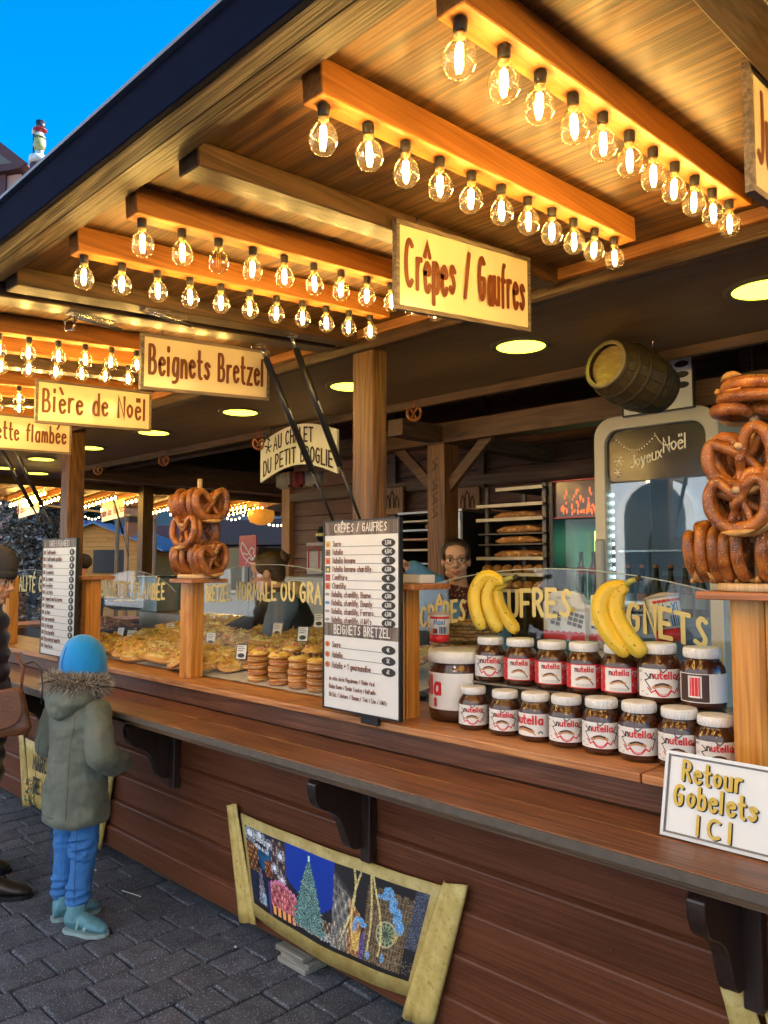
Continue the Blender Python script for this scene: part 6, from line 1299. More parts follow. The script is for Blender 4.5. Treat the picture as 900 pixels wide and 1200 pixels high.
def shoe(mb,a,yawd,L=.21,wd=.042,h=.07):
    """a: heel point on the ground, yawd direction"""
    D=Vector((math.cos(yawd),math.sin(yawd),0)); S=Vector((-D.y,D.x,0)); M=Matrix((D,S,Vector((0,0,1)))).transposed()
    secs=[(0,.6,.85),(.06,.85,1.0),(.3,.95,1.0),(.5,.95,.78),(.7,1.05,.58),(.88,.9,.46),(1.0,.4,.28)]
    rings=[]; vs_=[]; n=14
    for t,w_,hh in secs:
        c=a+D*(t*L); 
        for j in range(n):
            q=2*math.pi*j/n; y=math.cos(q)*wd*w_; z=max(0.0,(math.sin(q)*.5+.5))**.8*h*hh+.012; vs_.append(c+S*y+Vector((0,0,z)))
    k=len(secs); mb.add(vs_,[(i*n+j,i*n+(j+1)%n,(i+1)*n+(j+1)%n,(i+1)*n+j) for i in range(k-1) for j in range(n)]+[tuple(range(n))[::-1],tuple((k-1)*n+j for j in range(n))],0,True)
def sole(a,yawd,L=.21,wd=.045,h=.016,z0=0):
    D=Vector((math.cos(yawd),math.sin(yawd),0)); S=Vector((-D.y,D.x,0)); pts=[(-.03,-.5),(-.03,.5),(.1,.85),(.35,.85),(.7,1.08),(.92,.8),(1.03,.3),(1.03,-.3),(.92,-.8),(.7,-1.08),(.35,-.85),(.1,-.85)]
    return MB().prism([(u*L,v*wd) for u,v in pts],z0,z0+h,lambda u,v,d:a+D*u+S*v+Vector((0,0,d)))
# ---------------------------------------------------------------- the child
CB=Vector((-3.50,1.585,0)); t=thing('person','child in a blue beanie and olive parka with fur trimmed hood, seen from behind','person',CB)
T=Matrix.Translation(CB)@Matrix.Rotation(R(10),4,'Z'); P=lambda x,y,z:T@Vector((x,y,z)); I3=Matrix.Rotation(R(10),3,'Z')
b=MB(); 
lf=P(-.075,-.01,.0); rf=P(.075,-.045,0)
limb(b,[P(-.065,0,.60),P(-.075,.01,.34),P(-.078,-.005,.08)],[.068,.046,.036]); limb(b,[P(.065,0,.60),P(.070,.005,.34),P(.070,-.03,.08)],[.068,.046,.036])
b.loft([(P(0,0,.56),.11,.085),(P(0,0,.70),.105,.08),(P(0,0,.88),.115,.08),(P(0,0,.97),.09,.065),(P(0,.0,1.00),.045,.045)],16); b.tube([P(0,0,.97),P(0,.01,1.08)],[.045,.042],12)
for x in (-1,1): limb(b,[P(x*.125,0,.945),P(x*.185,-.01,.78),P(x*.12,.13,.70)],[.045,.036,.026]); hand(b,P(x*.118,.135,.70),P(x*.03,.22,.69)-P(x*.12,.13,.70),Vector((0,0,1)),.75,.7,x)
head(b,P(0,.02,1.12),I3,.92); o=build(b,'body',SKIN,t); blend(o,.007)
face_bits(t,P(0,.02,1.12),I3,.92)
JN=plain('blue_denim',(.040,.18,.48),.8,var=.35,scale=9,bump=.4,bscale=300)
j=MB(); limb(j,[P(-.062,0,.60),P(-.074,.012,.35),P(-.078,-.005,.115)],[.078,.056,.047]); limb(j,[P(.062,0,.60),P(.070,.005,.35),P(.070,-.03,.115)],[.078,.056,.047]); j.ball(P(0,0,.60),(.13,.10,.08),16,10)
for x,y0 in ((-.077,-.003),(.070,-.025)):
    for k,z in enumerate((.13,.155,.18,.31,.335,.36,.39)): j.tube([P(x+.049*math.cos(a)+.004*(z>.3)*math.cos(a),y0+.008*(z>.3)+.050*math.sin(a),z+.010*math.sin(a*1.0+k*1.3)) for a in [2*math.pi*q/14 for q in range(15)]],.0075,6,caps=False)
o=build(j,'jeans',JN,t); blend(o,.006,.010,TX2,2)
PK=plain('olive_parka',(.12,.135,.10),.62,var=.12,scale=5,bump=.12,bscale=200,sheen=.15)
p=MB(); p.loft([(P(0,.0,.455),.168,.135),(P(0,0,.475),.176,.142),(P(0,0,.56),.168,.132),(P(0,0,.68),.158,.122),(P(0,0,.80),.158,.118),(P(0,0,.90),.160,.112),(P(0,0,.965),.135,.095),(P(0,.0,1.01),.085,.075)],28)
for x in (-1,1):
    limb(p,[P(x*.135,0,.935),P(x*.185,-.015,.84),P(x*.205,-.015,.76),P(x*.175,.07,.71),P(x*.135,.135,.695)],[.068,.064,.062,.056,.048])
    for k,q in enumerate((.25,.5,.75)): p.ball(P(x*(.16+.05*q),-.012,.90-.13*q),(.067,.064,.022),14,8,M=Matrix.Rotation(x*.35,3,'Y'))
o=build(p,'parka',PK,t); blend(o,.007,.030,TX1,3); d=o.modifiers.new('creases','DISPLACE'); d.texture=TX2; d.strength=.004; d.mid_level=.5
h=MB(); h.ball(P(0,-.085,.995),(.118,.062,.085),18,12); h.ball(P(0,-.10,.955),(.085,.045,.05),14,8); h.ball(P(-.07,-.045,1.01),(.07,.075,.06),14,8); h.ball(P(.07,-.045,1.01),(.07,.075,.06),14,8); o=build(h,'hood',PK,t); blend(o,.008,.016,TX2,3)
sm=MB(); sm.tube([P(-.168,-.02,.49)]+[P(.173*math.cos(a),.139*math.sin(a),.495) for a in [math.pi+.1+ (math.pi-.2)*k/14 for k in range(15)]],.0022,5); build(sm,'hem_seam',plain('parka_seam',(.07,.075,.05),.8),t)
FURA=plain('fur_tan',(.30,.24,.18),.9,var=.3); FURB=plain('fur_dark',(.10,.08,.065),.9,var=.3); FURC=plain('fur_pale',(.55,.49,.42),.9,var=.2)
fm=MB(); rr=random.Random(3)
for k in range(7000):
    a=rr.uniform(0,2*math.pi); e=rr.uniform(0,2*math.pi); r_=.029
    rx_,ry_=.112,.098; cz=1.062+.012*math.cos(a*1.0-math.pi*1.5)
    n_=Vector((math.cos(a)*math.cos(e),math.sin(a)*math.cos(e),math.sin(e))); c=Vector((rx_*math.cos(a),-.012+ry_*math.sin(a),cz))+Vector((n_.x*r_,n_.y*r_,n_.z*r_))
    L=rr.uniform(.020,.046); d=(n_+Vector((rr.uniform(-.6,.6),rr.uniform(-.6,.6),rr.uniform(-.35,.45)))).normalized(); s_=d.cross(Vector((rr.uniform(-1,1),rr.uniform(-1,1),rr.uniform(-1,1)))).normalized()*.0016
    m1=c+d*L*.55+Vector((0,0,-.002)); tip=c+d*L+Vector((0,0,-.005)); fm.add([T@(c-s_),T@(c+s_),T@(m1+s_*.8),T@(m1-s_*.8),T@tip],[(0,1,2,3),(3,2,4)],rr.choice([0,0,1,2,2]))
o=build(fm,'fur_trim',[FURA,FURB,FURC],t); o['kind']='stuff'
fr=MB().tube([P(.108*math.cos(a),-.012+.095*math.sin(a),1.062) for a in [2*math.pi*k/24 for k in range(25)]],.026,10,caps=False); build(fr,'fur_base',FURB,t)
HT=plain('blue_fleece',(.0,.27,.72),.85,var=.08,scale=14,bump=.25,bscale=120,sheen=.4)
h=MB(); h.loft([(P(0,.02,1.075),.088,.100),(P(0,.02,1.10),.095,.108),(P(0,.02,1.15),.097,.109),(P(0,.018,1.20),.090,.100),(P(0,.015,1.24),.072,.080),(P(0,.01,1.268),.044,.050),(P(0,.008,1.280),.012,.014)],24); o=build(h,'beanie',HT,t); o2=o.modifiers.new('s','SUBSURF'); o2.levels=1; o2.render_levels=2; d=o.modifiers.new('folds','DISPLACE'); d.texture=TX2; d.strength=.006
build(MB().tube([P(0.002,-.088,1.10),P(0,-.092,1.16),P(0,-.075,1.22),P(0,-.03,1.27)],.0016,5),'hat_seam',plain('hat_seam_blue',(0,.13,.42),.8),t)
for x,y0 in ((-.077,-.003),(.070,-.025)): build(MB().tube([P(x+(.03 if x>0 else -.03),y0-.042,.13),P(x+(.038 if x>0 else -.038),y0-.044,.33),P(x+(.03 if x>0 else -.03),-.06,.50)],.0016,5),'trouser_seam',plain('seam_thread',(.02,.09,.26),.8),t)
for x in (-1,1): build(MB().tube([P(x*.105,-.085,.93),P(x*.118,-.118,.80),P(x*.122,-.126,.66),P(x*.125,-.134,.50)],.0014,5),'back_seam',plain('parka_seam',(.07,.075,.05),.8),t)
SH=plain('teal_suede',(.13,.33,.40),.75,var=.35,scale=22,bump=.3,bscale=120); SOL=plain('shoe_sole',(.26,.36,.36),.6,var=.2); STR=plain('shoe_strap',(.25,.42,.45),.6)
for k,(hp,yw) in enumerate(((P(-.085,-.045,0),R(78)),(P(.045,-.06,0),R(28)))):
    q=MB(); shoe(q,hp,yw,.20,.040,.088); q.tube([hp+Vector((math.cos(yw)*.05,math.sin(yw)*.05,.05)),hp+Vector((math.cos(yw)*.045,math.sin(yw)*.045,.115))],[.042,.040],14); o=build(q,'shoe',SH,t); blend(o,.005,0,None,1)
    so=build(sole(hp,yw,.20,.046,.015,.0008),'sole',SOL,o); 
    D=Vector((math.cos(yw),math.sin(yw),0)); S=Vector((-D.y,D.x,0))
    for f_ in (.42,.60): build(MB().tube([hp+D*.2*f_-S*.044+Vector((0,0,.03)),hp+D*.2*f_-S*.028+Vector((0,0,.098-.075*f_)),hp+D*.2*f_+Vector((0,0,.115-.08*f_)),hp+D*.2*f_+S*.028+Vector((0,0,.098-.075*f_)),hp+D*.2*f_+S*.044+Vector((0,0,.03))],.009,6,flat=.5),'strap',STR,o)
# ---------------------------------------------------------------- generic grown-up
def adult(label,base,rz,s_,top,topm,head_c=None,head_yaw=0,head_pitch=0,lean=0,arms=None,legs=None,hairc=((.10,.055,.03),(.2,.12,.07)),puff=False,trm=None,smile=0,hat=None,gl=True,vox=.011,hairstyle='back'):
    """arms: two lists of world points shoulder..wrist or None for hanging; returns thing, transform"""
    B=Vector(base); t=thing('person',label,'person',B); T=Matrix.Translation(B)@Matrix.Rotation(rz,4,'Z')@Matrix.Scale(s_,4); P=lambda x,y,z:T@Vector((x,y+lean*max(0,z-.9),z-.25*lean*lean*max(0,z-.9)))
    Mh=Matrix.Rotation(rz+head_yaw,3,'Z')@Matrix.Rotation(head_pitch,3,'X'); hc=Vector(head_c) if head_c else P(0,.015,1.57)
    b=MB(); sc3=lambda c,a,d:(c,a*s_,d*s_,Matrix.Rotation(rz,3,'Z'))
    b.loft([sc3(P(0,0,.86),.15,.11),sc3(P(0,0,1.0),.13,.095),sc3(P(0,0,1.15),.135,.10),sc3(P(0,0,1.30),.16,.105),sc3(P(0,0,1.38),.13,.08),sc3(P(0,0,1.43),.06,.055)],18)
    nk=P(0,0,1.38); b.tube([nk,nk.lerp(hc,.5),hc+Mh@Vector((0,-.015,-.03))],[.060*s_,.050*s_,.050*s_],14)
    head(b,hc,Mh,s_*1.0)
    AR=[]
    for x in (-1,1):
        a=(arms or {}).get(x); 
        if a is None: a=[P(x*.185,0,1.36),P(x*.235,-.02,1.09),P(x*.22,.10,.88)]
        else: a=[P(x*.18,0,1.36)]+[Vector(q) for q in a]
        AR.append(a); limb(b,a,[.050*s_,.040*s_,.028*s_]); hand(b,a[-1],a[-1]-a[-2],Vector((0,0,1)),s_,1.1 if arms and x in arms else .5,x)
    LG=legs or [[P(x*.09,0,.88),P(x*.095,.015,.48),P(x*.095,-.02,.085)] for x in (-1,1)]
    for l in LG: limb(b,l,[.082*s_,.055*s_,.038*s_]); 
    o=build(b,'body',SKIN,t); blend(o,.0065 if vox<.012 else .010)
    face_bits(t,hc,Mh,s_,smile)
    if gl: glasses(t,hc,Mh,s_)
    g=MB(); 
    if puff:
        rings=[]; z=.50
        while z<1.44:
            w_=.235-.03*abs(z-.9) if z<1.3 else .225-.9*(z-1.3); 
            for q in (.0,.35,.65,.98): rings.append(sc3(P(0,0,z+.085*q),(w_+.020*math.sin(math.pi*q)),(w_*.80+.020*math.sin(math.pi*q))))
            z+=.085
        g.loft(rings,26)
        for a in AR:
            pts=[];rs=[]
            for i in range(2):
                for k in range(12): q=k/12; pts.append(a[i].lerp(a[i+1],q)); rs.append((.082-.010*(i+q)+.012*abs(math.sin(math.pi*q*4)))*s_)
            g.tube(pts,rs,16)
    else:
        g.loft([sc3(P(0,0,.84),.175,.135),sc3(P(0,0,1.0),.165,.125),sc3(P(0,0,1.15),.165,.125),sc3(P(0,0,1.30),.185,.125),sc3(P(0,0,1.38),.15,.10),sc3(P(0,0,1.425),.085,.075)],22)
        for a in AR:
            e=a[-2].lerp(a[-1],.86); limb(g,a[:-1]+[e],[.075*s_,.058*s_,.045*s_])
    o=build(g,top,topm,t); blend(o,.012 if vox>=.011 else .009,.020 if not puff else .012,TX1,2)
    tr=MB(); 
    for l in LG: limb(tr,[l[0],l[1],l[2]+Vector((0,0,.03))],[.105*s_,.075*s_,.062*s_])
    tr.ball(P(0,0,.90),(.165*s_,.125*s_,.10*s_),14,8); o=build(tr,'trousers',trm or plain('dark_trousers',(.02,.022,.03),.8),t); blend(o,.012,.012,TX1,2)
    for l in LG:
        q=MB(); a=Vector((l[2].x,l[2].y,0)); yw=rz+math.pi/2; D=Vector((math.cos(yw),math.sin(yw),0)); shoe(q,a-D*.06,yw,.27*s_,.048,.095); q.tube([Vector((l[2].x,l[2].y,.06)),Vector((l[2].x,l[2].y,.20))],[.05,.055],12); o=build(q,'boot',plain('boot_leather',(.025,.018,.015),.45,bump=.3,bscale=60),t); blend(o,.007,0,None,1); build(sole(a-D*.06,yw,.27*s_,.052,.02,.0008),'sole',BLK,o)
    HC=hairm('hair_%d'%int(hairc[0][0]*1000),*hairc); Tm=Matrix.Translation(hc)@Mh.to_4x4(); V=lambda x,y,z:Tm@(Vector((x,y,z))*s_)
    if hairstyle=='back':
        h=MB(); h.ball(V(0,-.026,.045),(.082*s_,.092*s_,.085*s_),20,14,M=Mh); h.ball(V(0,-.05,.0),(.074*s_,.060*s_,.085*s_),16,10,M=Mh); h.ball(V(0,.022,.088),(.058*s_,.050*s_,.032*s_),14,8,M=Mh)
        for x in (-1,1): h.ball(V(x*.062,.016,.045),(.020*s_,.042*s_,.048*s_),12,8,M=Mh)
        o=build(h,'hair',HC,t); blend(o,.008,.006,TX2,1)
        def pf(u,rr):
            a=rr.uniform(-1.25,1.25); y0=.066-.045*abs(a); return [V(.070*math.sin(a),y0+.002,.088-.035*abs(a)),V(.086*math.sin(a),-.02,.118-.055*abs(a)),V(.05*math.sin(a),-.112,.06-.03*abs(a))]
        o=build(strands(pf,90,.0018*s_,5),'hair_strands',HC,t); o['kind']='stuff'
    elif hairstyle=='under':
        h=MB(); h.ball(V(0,-.04,.0),(.080*s_,.075*s_,.10*s_),18,12,M=Mh); o=build(h,'hair',HC,t); blend(o,.008,.008,TX2,1)
        def pf(u,rr):
            x=rr.choice((-1,1)); y=rr.uniform(-.08,.035); return [V(x*.076,y,.05),V(x*(.082+rr.uniform(0,.006)),y+rr.uniform(0,.02),-.03),V(x*.075,y+rr.uniform(-.01,.03),-.10-rr.uniform(0,.02))]
        o=build(strands(pf,150,.0022*s_,6),'hair_strands',HC,t); o['kind']='stuff'
    return t,T,P,V,hc,Mh,HC
# ---------------------------------------------------------------- customer at the left edge
NAVY=plain('navy_quilt',(.008,.013,.045),.45,var=.2,scale=6,bump=.12,bscale=60)
cb=CAMP+fw*3.95+rt*((-36-450)/905*3.95); cb=Vector((cb.x,cb.y,0)); D2=Vector((rt.x,rt.y,0)).normalized()
fA=CAMP+fw*3.85+rt*((0-450)/905*3.85); fB=CAMP+fw*4.15+rt*((-22-450)/905*4.15)
legs=[[cb+Vector((0,0,.88)),cb.lerp(Vector((f_.x,f_.y,0)),.5)+Vector((0,0,.48)),Vector((f_.x,f_.y,.085))] for f_ in (fA,fB)]
hc=pt(-10,682,(CAMP+fw*3.95+rt*((-10-450)/905*3.95)).y)
t,T,P,V,hc,Mh,HC=adult('woman customer at the left edge in a navy quilted coat and grey ribbed beanie',cb,R(-45.6),1.0,'quilted_coat',NAVY,head_c=hc,head_pitch=R(-6),puff=True,legs=legs,hairc=((.12,.06,.03),(.25,.14,.08)),hairstyle='under',arms={1:[cb+D2*.05+Vector((0,0,1.10))+Vector((.12,-.12,0)),cb+D2*.18+Vector((.02,-.10,.95))]})
HG=plain('grey_knit',(.040,.044,.058),.9,var=.2,scale=8,bump=.3,bscale=80)
h=MB(); n=40; prof=[(.090,.036),(.099,.040),(.103,.060),(.102,.078),(.098,.080),(.100,.085),(.099,.105),(.090,.140),(.070,.168),(.042,.186),(.012,.192)]
vs_=[]; Mt=Matrix.Rotation(R(-9),3,'X')
for r_,z in prof:
    for j in range(n*2):
        a=math.pi*j/n; rb=r_*(1+.022*(1 if j%2 else -1)); vs_.append(V(*(Mt@Vector((rb*math.cos(a)*.97,rb*math.sin(a)*1.12-.010,z)))))
N_=n*2; h.add(vs_,[(i*N_+j,i*N_+(j+1)%N_,(i+1)*N_+(j+1)%N_,(i+1)*N_+j) for i in range(len(prof)-1) for j in range(N_)]+[tuple((len(prof)-1)*N_+j for j in range(N_))],0,True); build(h,'ribbed_beanie',HG,t)
c_=MB(); c_.loft([(P(0,.01,1.40),.095,.10),(P(0,.01,1.46),.105,.11),(P(0,.01,1.50),.10,.105)],20); o=build(c_,'coat_collar',NAVY,t); blend(o,.01,.01,TX1,2)
# tan shoulder bag
bc=pt(5,836,1.36); t=thing('shoulder_bag','tan brown leather shoulder bag worn by the customer in the navy coat','bag',bc)
TAN=plain('tan_leather',(.15,.050,.014),.45,var=.25,scale=9,bump=.25,bscale=90,coat=.2); TANd=plain('tan_leather_edge',(.16,.05,.02),.5)
Mb=Matrix.Translation(bc)@Matrix.Rotation(R(44),4,'Z')@Matrix.Rotation(R(-8),4,'Y')@Matrix.Scale(.88,4); G=lambda x,y,z:Mb@Vector((x,y,z))
bb=MB(); bb.loft([(G(0,.0,-.12),.12,.035,Mb.to_3x3()),(G(0,0,-.09),.135,.048,Mb.to_3x3()),(G(0,0,.0),.13,.05,Mb.to_3x3()),(G(0,0,.10),.115,.04,Mb.to_3x3()),(G(0,0,.125),.10,.025,Mb.to_3x3())],20); o=build(bb,'bag_body',TAN,t); blend(o,.007,.008,TX1,2)
fl=MB(); fl.prism(chaikin([(-.125,.12),(-.13,.02),(-.10,-.05),(-.03,-.072),(.04,-.07),(.105,-.045),(.13,.02),(.12,.12)],2),-.064,-.055,lambda u,v,d:G(u,d-.004*math.sin((v+.12)*6),v)); build(fl,'bag_flap',TAN,t,bevel=.002)
build(MB().tube([G(-.02,-.068,-.03),G(-.02,-.071,-.085)],.010,6,flat=.4),'closing_strap',TANd,t); build(MB().tube([G(.10,0,.11),G(.115,.02,.22),G(.06,.06,.30)],.007,6),'bag_strap',TANd,t); build(MB().tube([G(-.11,0,.11),G(-.12,.03,.22),G(-.08,.06,.30)],.007,6),'bag_strap',TANd,t)
t=thing('cord_loop','thin dark cord loop hanging at the customer’s side above the bag'.replace('’s',"'s"),'cord',pt(45,790,1.35)); build(MB().tube([pt(30,778,1.4),pt(40,775,1.38),pt(48,785,1.36),pt(50,805,1.35),pt(48,825,1.34)],.004,6),'cord',BLK,t)
# ---------------------------------------------------------------- woman with glasses serving
BLU=plain('blue_sweater',(.09,.26,.50),.8,var=.25,scale=10,bump=.2,bscale=90); h1=Vector((-2.70,3.33,1.62)); wb=h1-Vector((.0,-.03,1.57)); wb.z=0.03
shl=wb; hd_=pt(479,664,2.97)
el=pt(510,684,3.1)
t,T,P,V,hc,Mh,HC=adult('woman with round glasses and blue top looking at the camera behind the counter',(wb.x,wb.y,.06),R(-150),.99,'blue_sweater',BLU,head_c=h1,head_yaw=R(8),hairc=((.022,.011,.008),(.10,.05,.03)),vox=.009,arms={1:[el,hd_]},gl=True)
SCF=speck('maroon_scarf',(.12,.02,.025),(.55,.48,.45),scale=70,thr=.62,rough=.9,bump=.5); s_=MB()
for k in range(3): s_.tube([P((.070+.010*k)*math.cos(a),.02+(.066+.010*k)*math.sin(a),1.425-.018*k+.01*math.sin(a*2+k)) for a in [2*math.pi*q/18 for q in range(19)]],.018,8,caps=False)
s_.tube([P(-.06,.11,1.40),P(-.05,.15,1.30),P(-.045,.14,1.22)],[.022,.025,.018],8); o=build(s_,'scarf',SCF,t); blend(o,.009,.010,TX2,1)
t2=thing('white_card_box','small white card box on the pillar cap under the serving hand','box',pt(480,683,2.3)); c=pt(482,686,2.2)
build(MB().box(c.x-.07,c.x+.09,2.15,2.235,1.531,1.562),'box_body',PAPW,t2,bevel=.002)
# ---------------------------------------------------------------- woman with the bun
HOODIE=plain('cream_hood',(.48,.42,.31),.9,var=.15,scale=12,bump=.3,bscale=70); VEST=plain('black_vest',(.012,.014,.018),.7,var=.2)
d_=4.7; hx=CAMP+fw*d_+rt*((316-450)/905*d_); h2=pt(314,672,hx.y)
b2_=Vector((h2.x,h2.y,.06))+D2*.30; b2_.z=.06
hA=pt(262,742,h2.y-.05); eA=pt(305,728,h2.y+.02)
t,T,P,V,hc,Mh,HC=adult('woman with a brown bun and dark glasses in profile, leaning over the breads',b2_,R(134.3),1.0,'black_top',VEST,head_c=h2,head_pitch=R(-14),lean=.42,hairc=((.045,.025,.014),(.26,.15,.07)),vox=.009,arms={-1:[eA+Vector((0,-.05,0)),hA],1:[eA+Vector((.05,.12,0)),hA+Vector((.0,.15,0))]})
bn=MB(); bn.ball(V(0,-.115,.065),(.036,.036,.034),14,10); bn.tube([V(.0,-.085,.07),V(.0,-.12,.11),V(0,-.155,.075),V(0,-.12,.03),V(0,-.09,.05)],.014,8); o=build(bn,'hair_bun',HC,t); blend(o,.006,.006,TX2,1)
hd=MB(); 
for k in range(3): hd.tube([hc+Mh@Vector(((.095+.014*k)*math.cos(a),-.035+(.085+.016*k)*math.sin(a),-.13-.022*k+.02*math.sin(a)*-1)) for a in [2*math.pi*q/18 for q in range(19)]],.030,8,caps=False)
hd.ball(hc+Mh@Vector((0,-.14,-.15)),(.11,.06,.07),14,8,M=Mh); o=build(hd,'cream_hood',HOODIE,t); blend(o,.010,.012,TX1,2)
sl=MB(); 
shp=P(-.18,0,1.36); limb(sl,[P(.19,.0,1.33),P(.2,.12,1.16)],[.088,.072]); limb(sl,[P(-.19,.0,1.33),P(-.2,.12,1.16)],[.088,.072]); o=build(sl,'blue_sleeves',plain('blue_grey_sleeve',(.10,.16,.25),.8,var=.3),t); blend(o,.01,.02,TX1,2)
# ---------------------------------------------------------------- two distant people
d_=9.0; q=CAMP+fw*d_+rt*((275-450)/905*d_); q3=pt(275,667,q.y)
adult('smiling dark haired person in red far behind, under the red poster',(q.x,q.y,.0),R(-138),1.0,'red_top',plain('red_jumper',(.45,.03,.04),.8),head_c=q3,smile=1,gl=False,vox=.016,hairc=((.05,.025,.015),(.1,.05,.03)))
d_=10.0; q=CAMP+fw*d_+rt*((97-450)/905*d_); q4=pt(97,662,q.y)
t,T,P,V,hc,Mh,HC=adult('distant person in a black beanie and dark coat beyond the stall end',(q.x,q.y,0),R(60),1.0,'dark_coat',plain('dark_coat',(.015,.015,.02),.7),head_c=q4,gl=False,vox=.016,hairstyle='none')
h=MB(); h.ball(V(0,-.01,.045),(.105,.118,.105),16,12); build(h,'black_beanie',plain('black_knit',(.012,.012,.014),.95),t)
# ================================================================ surroundings
# gable infill at the stall end so the roof space is closed
build(MB().hexa([(-8.0,2.1,2.522),(-7.97,2.1,2.522),(-7.97,7.4,2.522),(-8.0,7.4,2.522),(-8.0,4.6,3.24),(-7.97,4.6,3.24),(-7.97,4.8,3.24),(-8.0,4.8,3.24)]),'gable_board',W_DARKY,stall)
build(MB().box(-5.7,-5.66,4.66,7.4,.1,2.478),'side_wall',W_BACK,stall)
# ---- chalet with the blue roof
t=thing('market_chalet','orange planked market chalet with a blue roof and a black board, seen through the stall','chalet',(-21.5,11.0,0))
M=Matrix.Translation(pt(112,661,9.9)-Vector((0,0,1.6)))@Matrix.Rotation(R(38),4,'Z'); W2,D_,HE,HR=1.75,2.6,2.05,2.72
CHW=wood('chalet_side_plank',(.50,.20,.04),(.72,.34,.09),'Y',.6)
z=.06; 
G=lambda x,y,z:M@Vector((x,y,z))
while z<HE:
    for fn_ in ('f','s'):
        q=MB()
        if fn_=='f': q.hexa([G(-W2,0,z),G(W2,0,z),G(W2,.03,z),G(-W2,.03,z),G(-W2,.012,z+.115),G(W2,.012,z+.115),G(W2,.03,z+.115),G(-W2,.03,z+.115)])
        else: q.hexa([G(W2,.035,z),G(W2,D_,z),G(W2-.03,D_,z),G(W2-.03,.035,z),G(W2-.012,.035,z+.115),G(W2-.012,D_,z+.115),G(W2-.03,D_,z+.115),G(W2-.03,.035,z+.115)])
        build(q,'wall_plank',W_CHALET if fn_=='f' else CHW,t)
    z+=.12
k=0
while z<HR-.06:
    w_=W2*(1-(z-HE)/(HR-HE)); q=MB().hexa([G(-w_,0,z),G(w_,0,z),G(w_,.03,z),G(-w_,.03,z),G(-w_*.86,.012,z+.115),G(w_*.86,.012,z+.115),G(w_*.86,.03,z+.115),G(-w_*.86,.03,z+.115)]); build(q,'gable_plank',W_CHALET,t); z+=.12
BR_=plain('blue_roof_sheet',(.16,.27,.42),.4,.2,var=.15,scale=3)
for s_ in (-1,1):
    q=MB().hexa([G(0,-.25,HR+.02),G(s_*(W2+.3),-.25,HE-.10),G(s_*(W2+.3),D_+.2,HE-.10),G(0,D_+.2,HR+.02),G(0,-.25,HR+.06),G(s_*(W2+.3),-.25,HE-.06),G(s_*(W2+.3),D_+.2,HE-.06),G(0,D_+.2,HR+.06)]) ; build(q,'roof_sheet',BR_,t)
    for k in range(6): 
        y=-.2+k*.52; build(MB().tube([G(0,y,HR+.07),G(s_*(W2+.3),y,HE-.05)],.012,4),'roof_seam',BR_,t)
build(MB().hexa([G(-.05,-.05,1.35),G(.85,-.05,1.35),G(.85,-.03,1.35),G(-.05,-.03,1.35),G(-.05,-.05,2.0),G(.85,-.05,2.0),G(.85,-.03,2.0),G(-.05,-.03,2.0)]),'black_board',BLK,t)
# ---- more market roofs: pink striped and orange
PINK=bpy.data.materials.new('pink_striped_sheet'); PINK.use_nodes=True; nn=PINK.node_tree.nodes; b_=nn['Principled BSDF']; wv=nn.new('ShaderNodeTexWave'); wv.inputs['Scale'].default_value=2.2; wv.bands_direction='DIAGONAL'; tc=nn.new('ShaderNodeTexCoord'); PINK.node_tree.links.new(tc.outputs['Object'],wv.inputs[0]); cr=nn.new('ShaderNodeValToRGB'); cr.color_ramp.interpolation='CONSTANT'; cr.color_ramp.elements[0].color=(.50,.08,.14,1); cr.color_ramp.elements[1].position=.5; cr.color_ramp.elements[1].color=(.66,.42,.44,1); PINK.node_tree.links.new(wv.outputs[0],cr.inputs[0]); PINK.node_tree.links.new(cr.outputs[0],b_.inputs[0])
def hut(label,px,py_r,py_e,hw_px,d,rz,roofm,wallm=W_CHALET,open_=True):
    c=CAMP+fw*d+rt*((px-450)/905*d); c.z=0; zr=1.6+(662-py_r)/905*d; ze=1.6+(662-py_e)/905*d; w_=hw_px/905*d
    t=thing('market_hut',label,'hut',c); M=Matrix.Translation(c)@Matrix.Rotation(rz,4,'Z'); G=lambda x,y,z:M@Vector((x,y,z))
    for s_ in (-1,1): build(MB().hexa([G(-w_,0,zr),G(w_,0,zr),G(w_,.02,zr-.01),G(-w_,.02,zr-.01),G(-w_,0,zr+.05),G(w_,0,zr+.05),G(w_,.02,zr+.04),G(-w_,.02,zr+.04)]) if False else MB().hexa([G(-w_,s_*1.3,ze),G(w_,s_*1.3,ze),G(w_,0,zr),G(-w_,0,zr),G(-w_,s_*1.3,ze+.05),G(w_,s_*1.3,ze+.05),G(w_,0,zr+.05),G(-w_,0,zr+.05)]),'roof_side',roofm,t)
    build(MB().box(-w_*.93,w_*.93,1.0,1.03,0,ze-.02).xf(M),'back_wall',wallm,t); build(MB().box(-w_*.93,-w_*.93+.06,-1.0,.99,0,ze-.02).xf(M),'side_wall',wallm,t); build(MB().box(w_*.93-.06,w_*.93,-1.0,.99,0,ze-.02).xf(M),'side_wall',wallm,t)
    build(MB().box(-w_*.93+.07,w_*.93-.07,-1.0,-.97,0,1.05).xf(M),'counter_front',wallm,t)
    for s_ in (-1,1): build(MB().hexa([G(s_*w_*.93,-1.0,ze-.02),G(s_*w_*.93-.03,-1.0,ze-.02),G(s_*w_*.93-.03,1.0,ze-.02),G(s_*w_*.93,1.0,ze-.02),G(s_*w_*.93,-.05,zr-.04),G(s_*w_*.93-.03,-.05,zr-.04),G(s_*w_*.93-.03,.05,zr-.04),G(s_*w_*.93,.05,zr-.04)]),'gable_panel',wallm,t)
    return t,G,w_,ze
hut('market hut with a pink striped roof left of the blue roofed chalet',75,612,634,46,27,R(35),PINK)
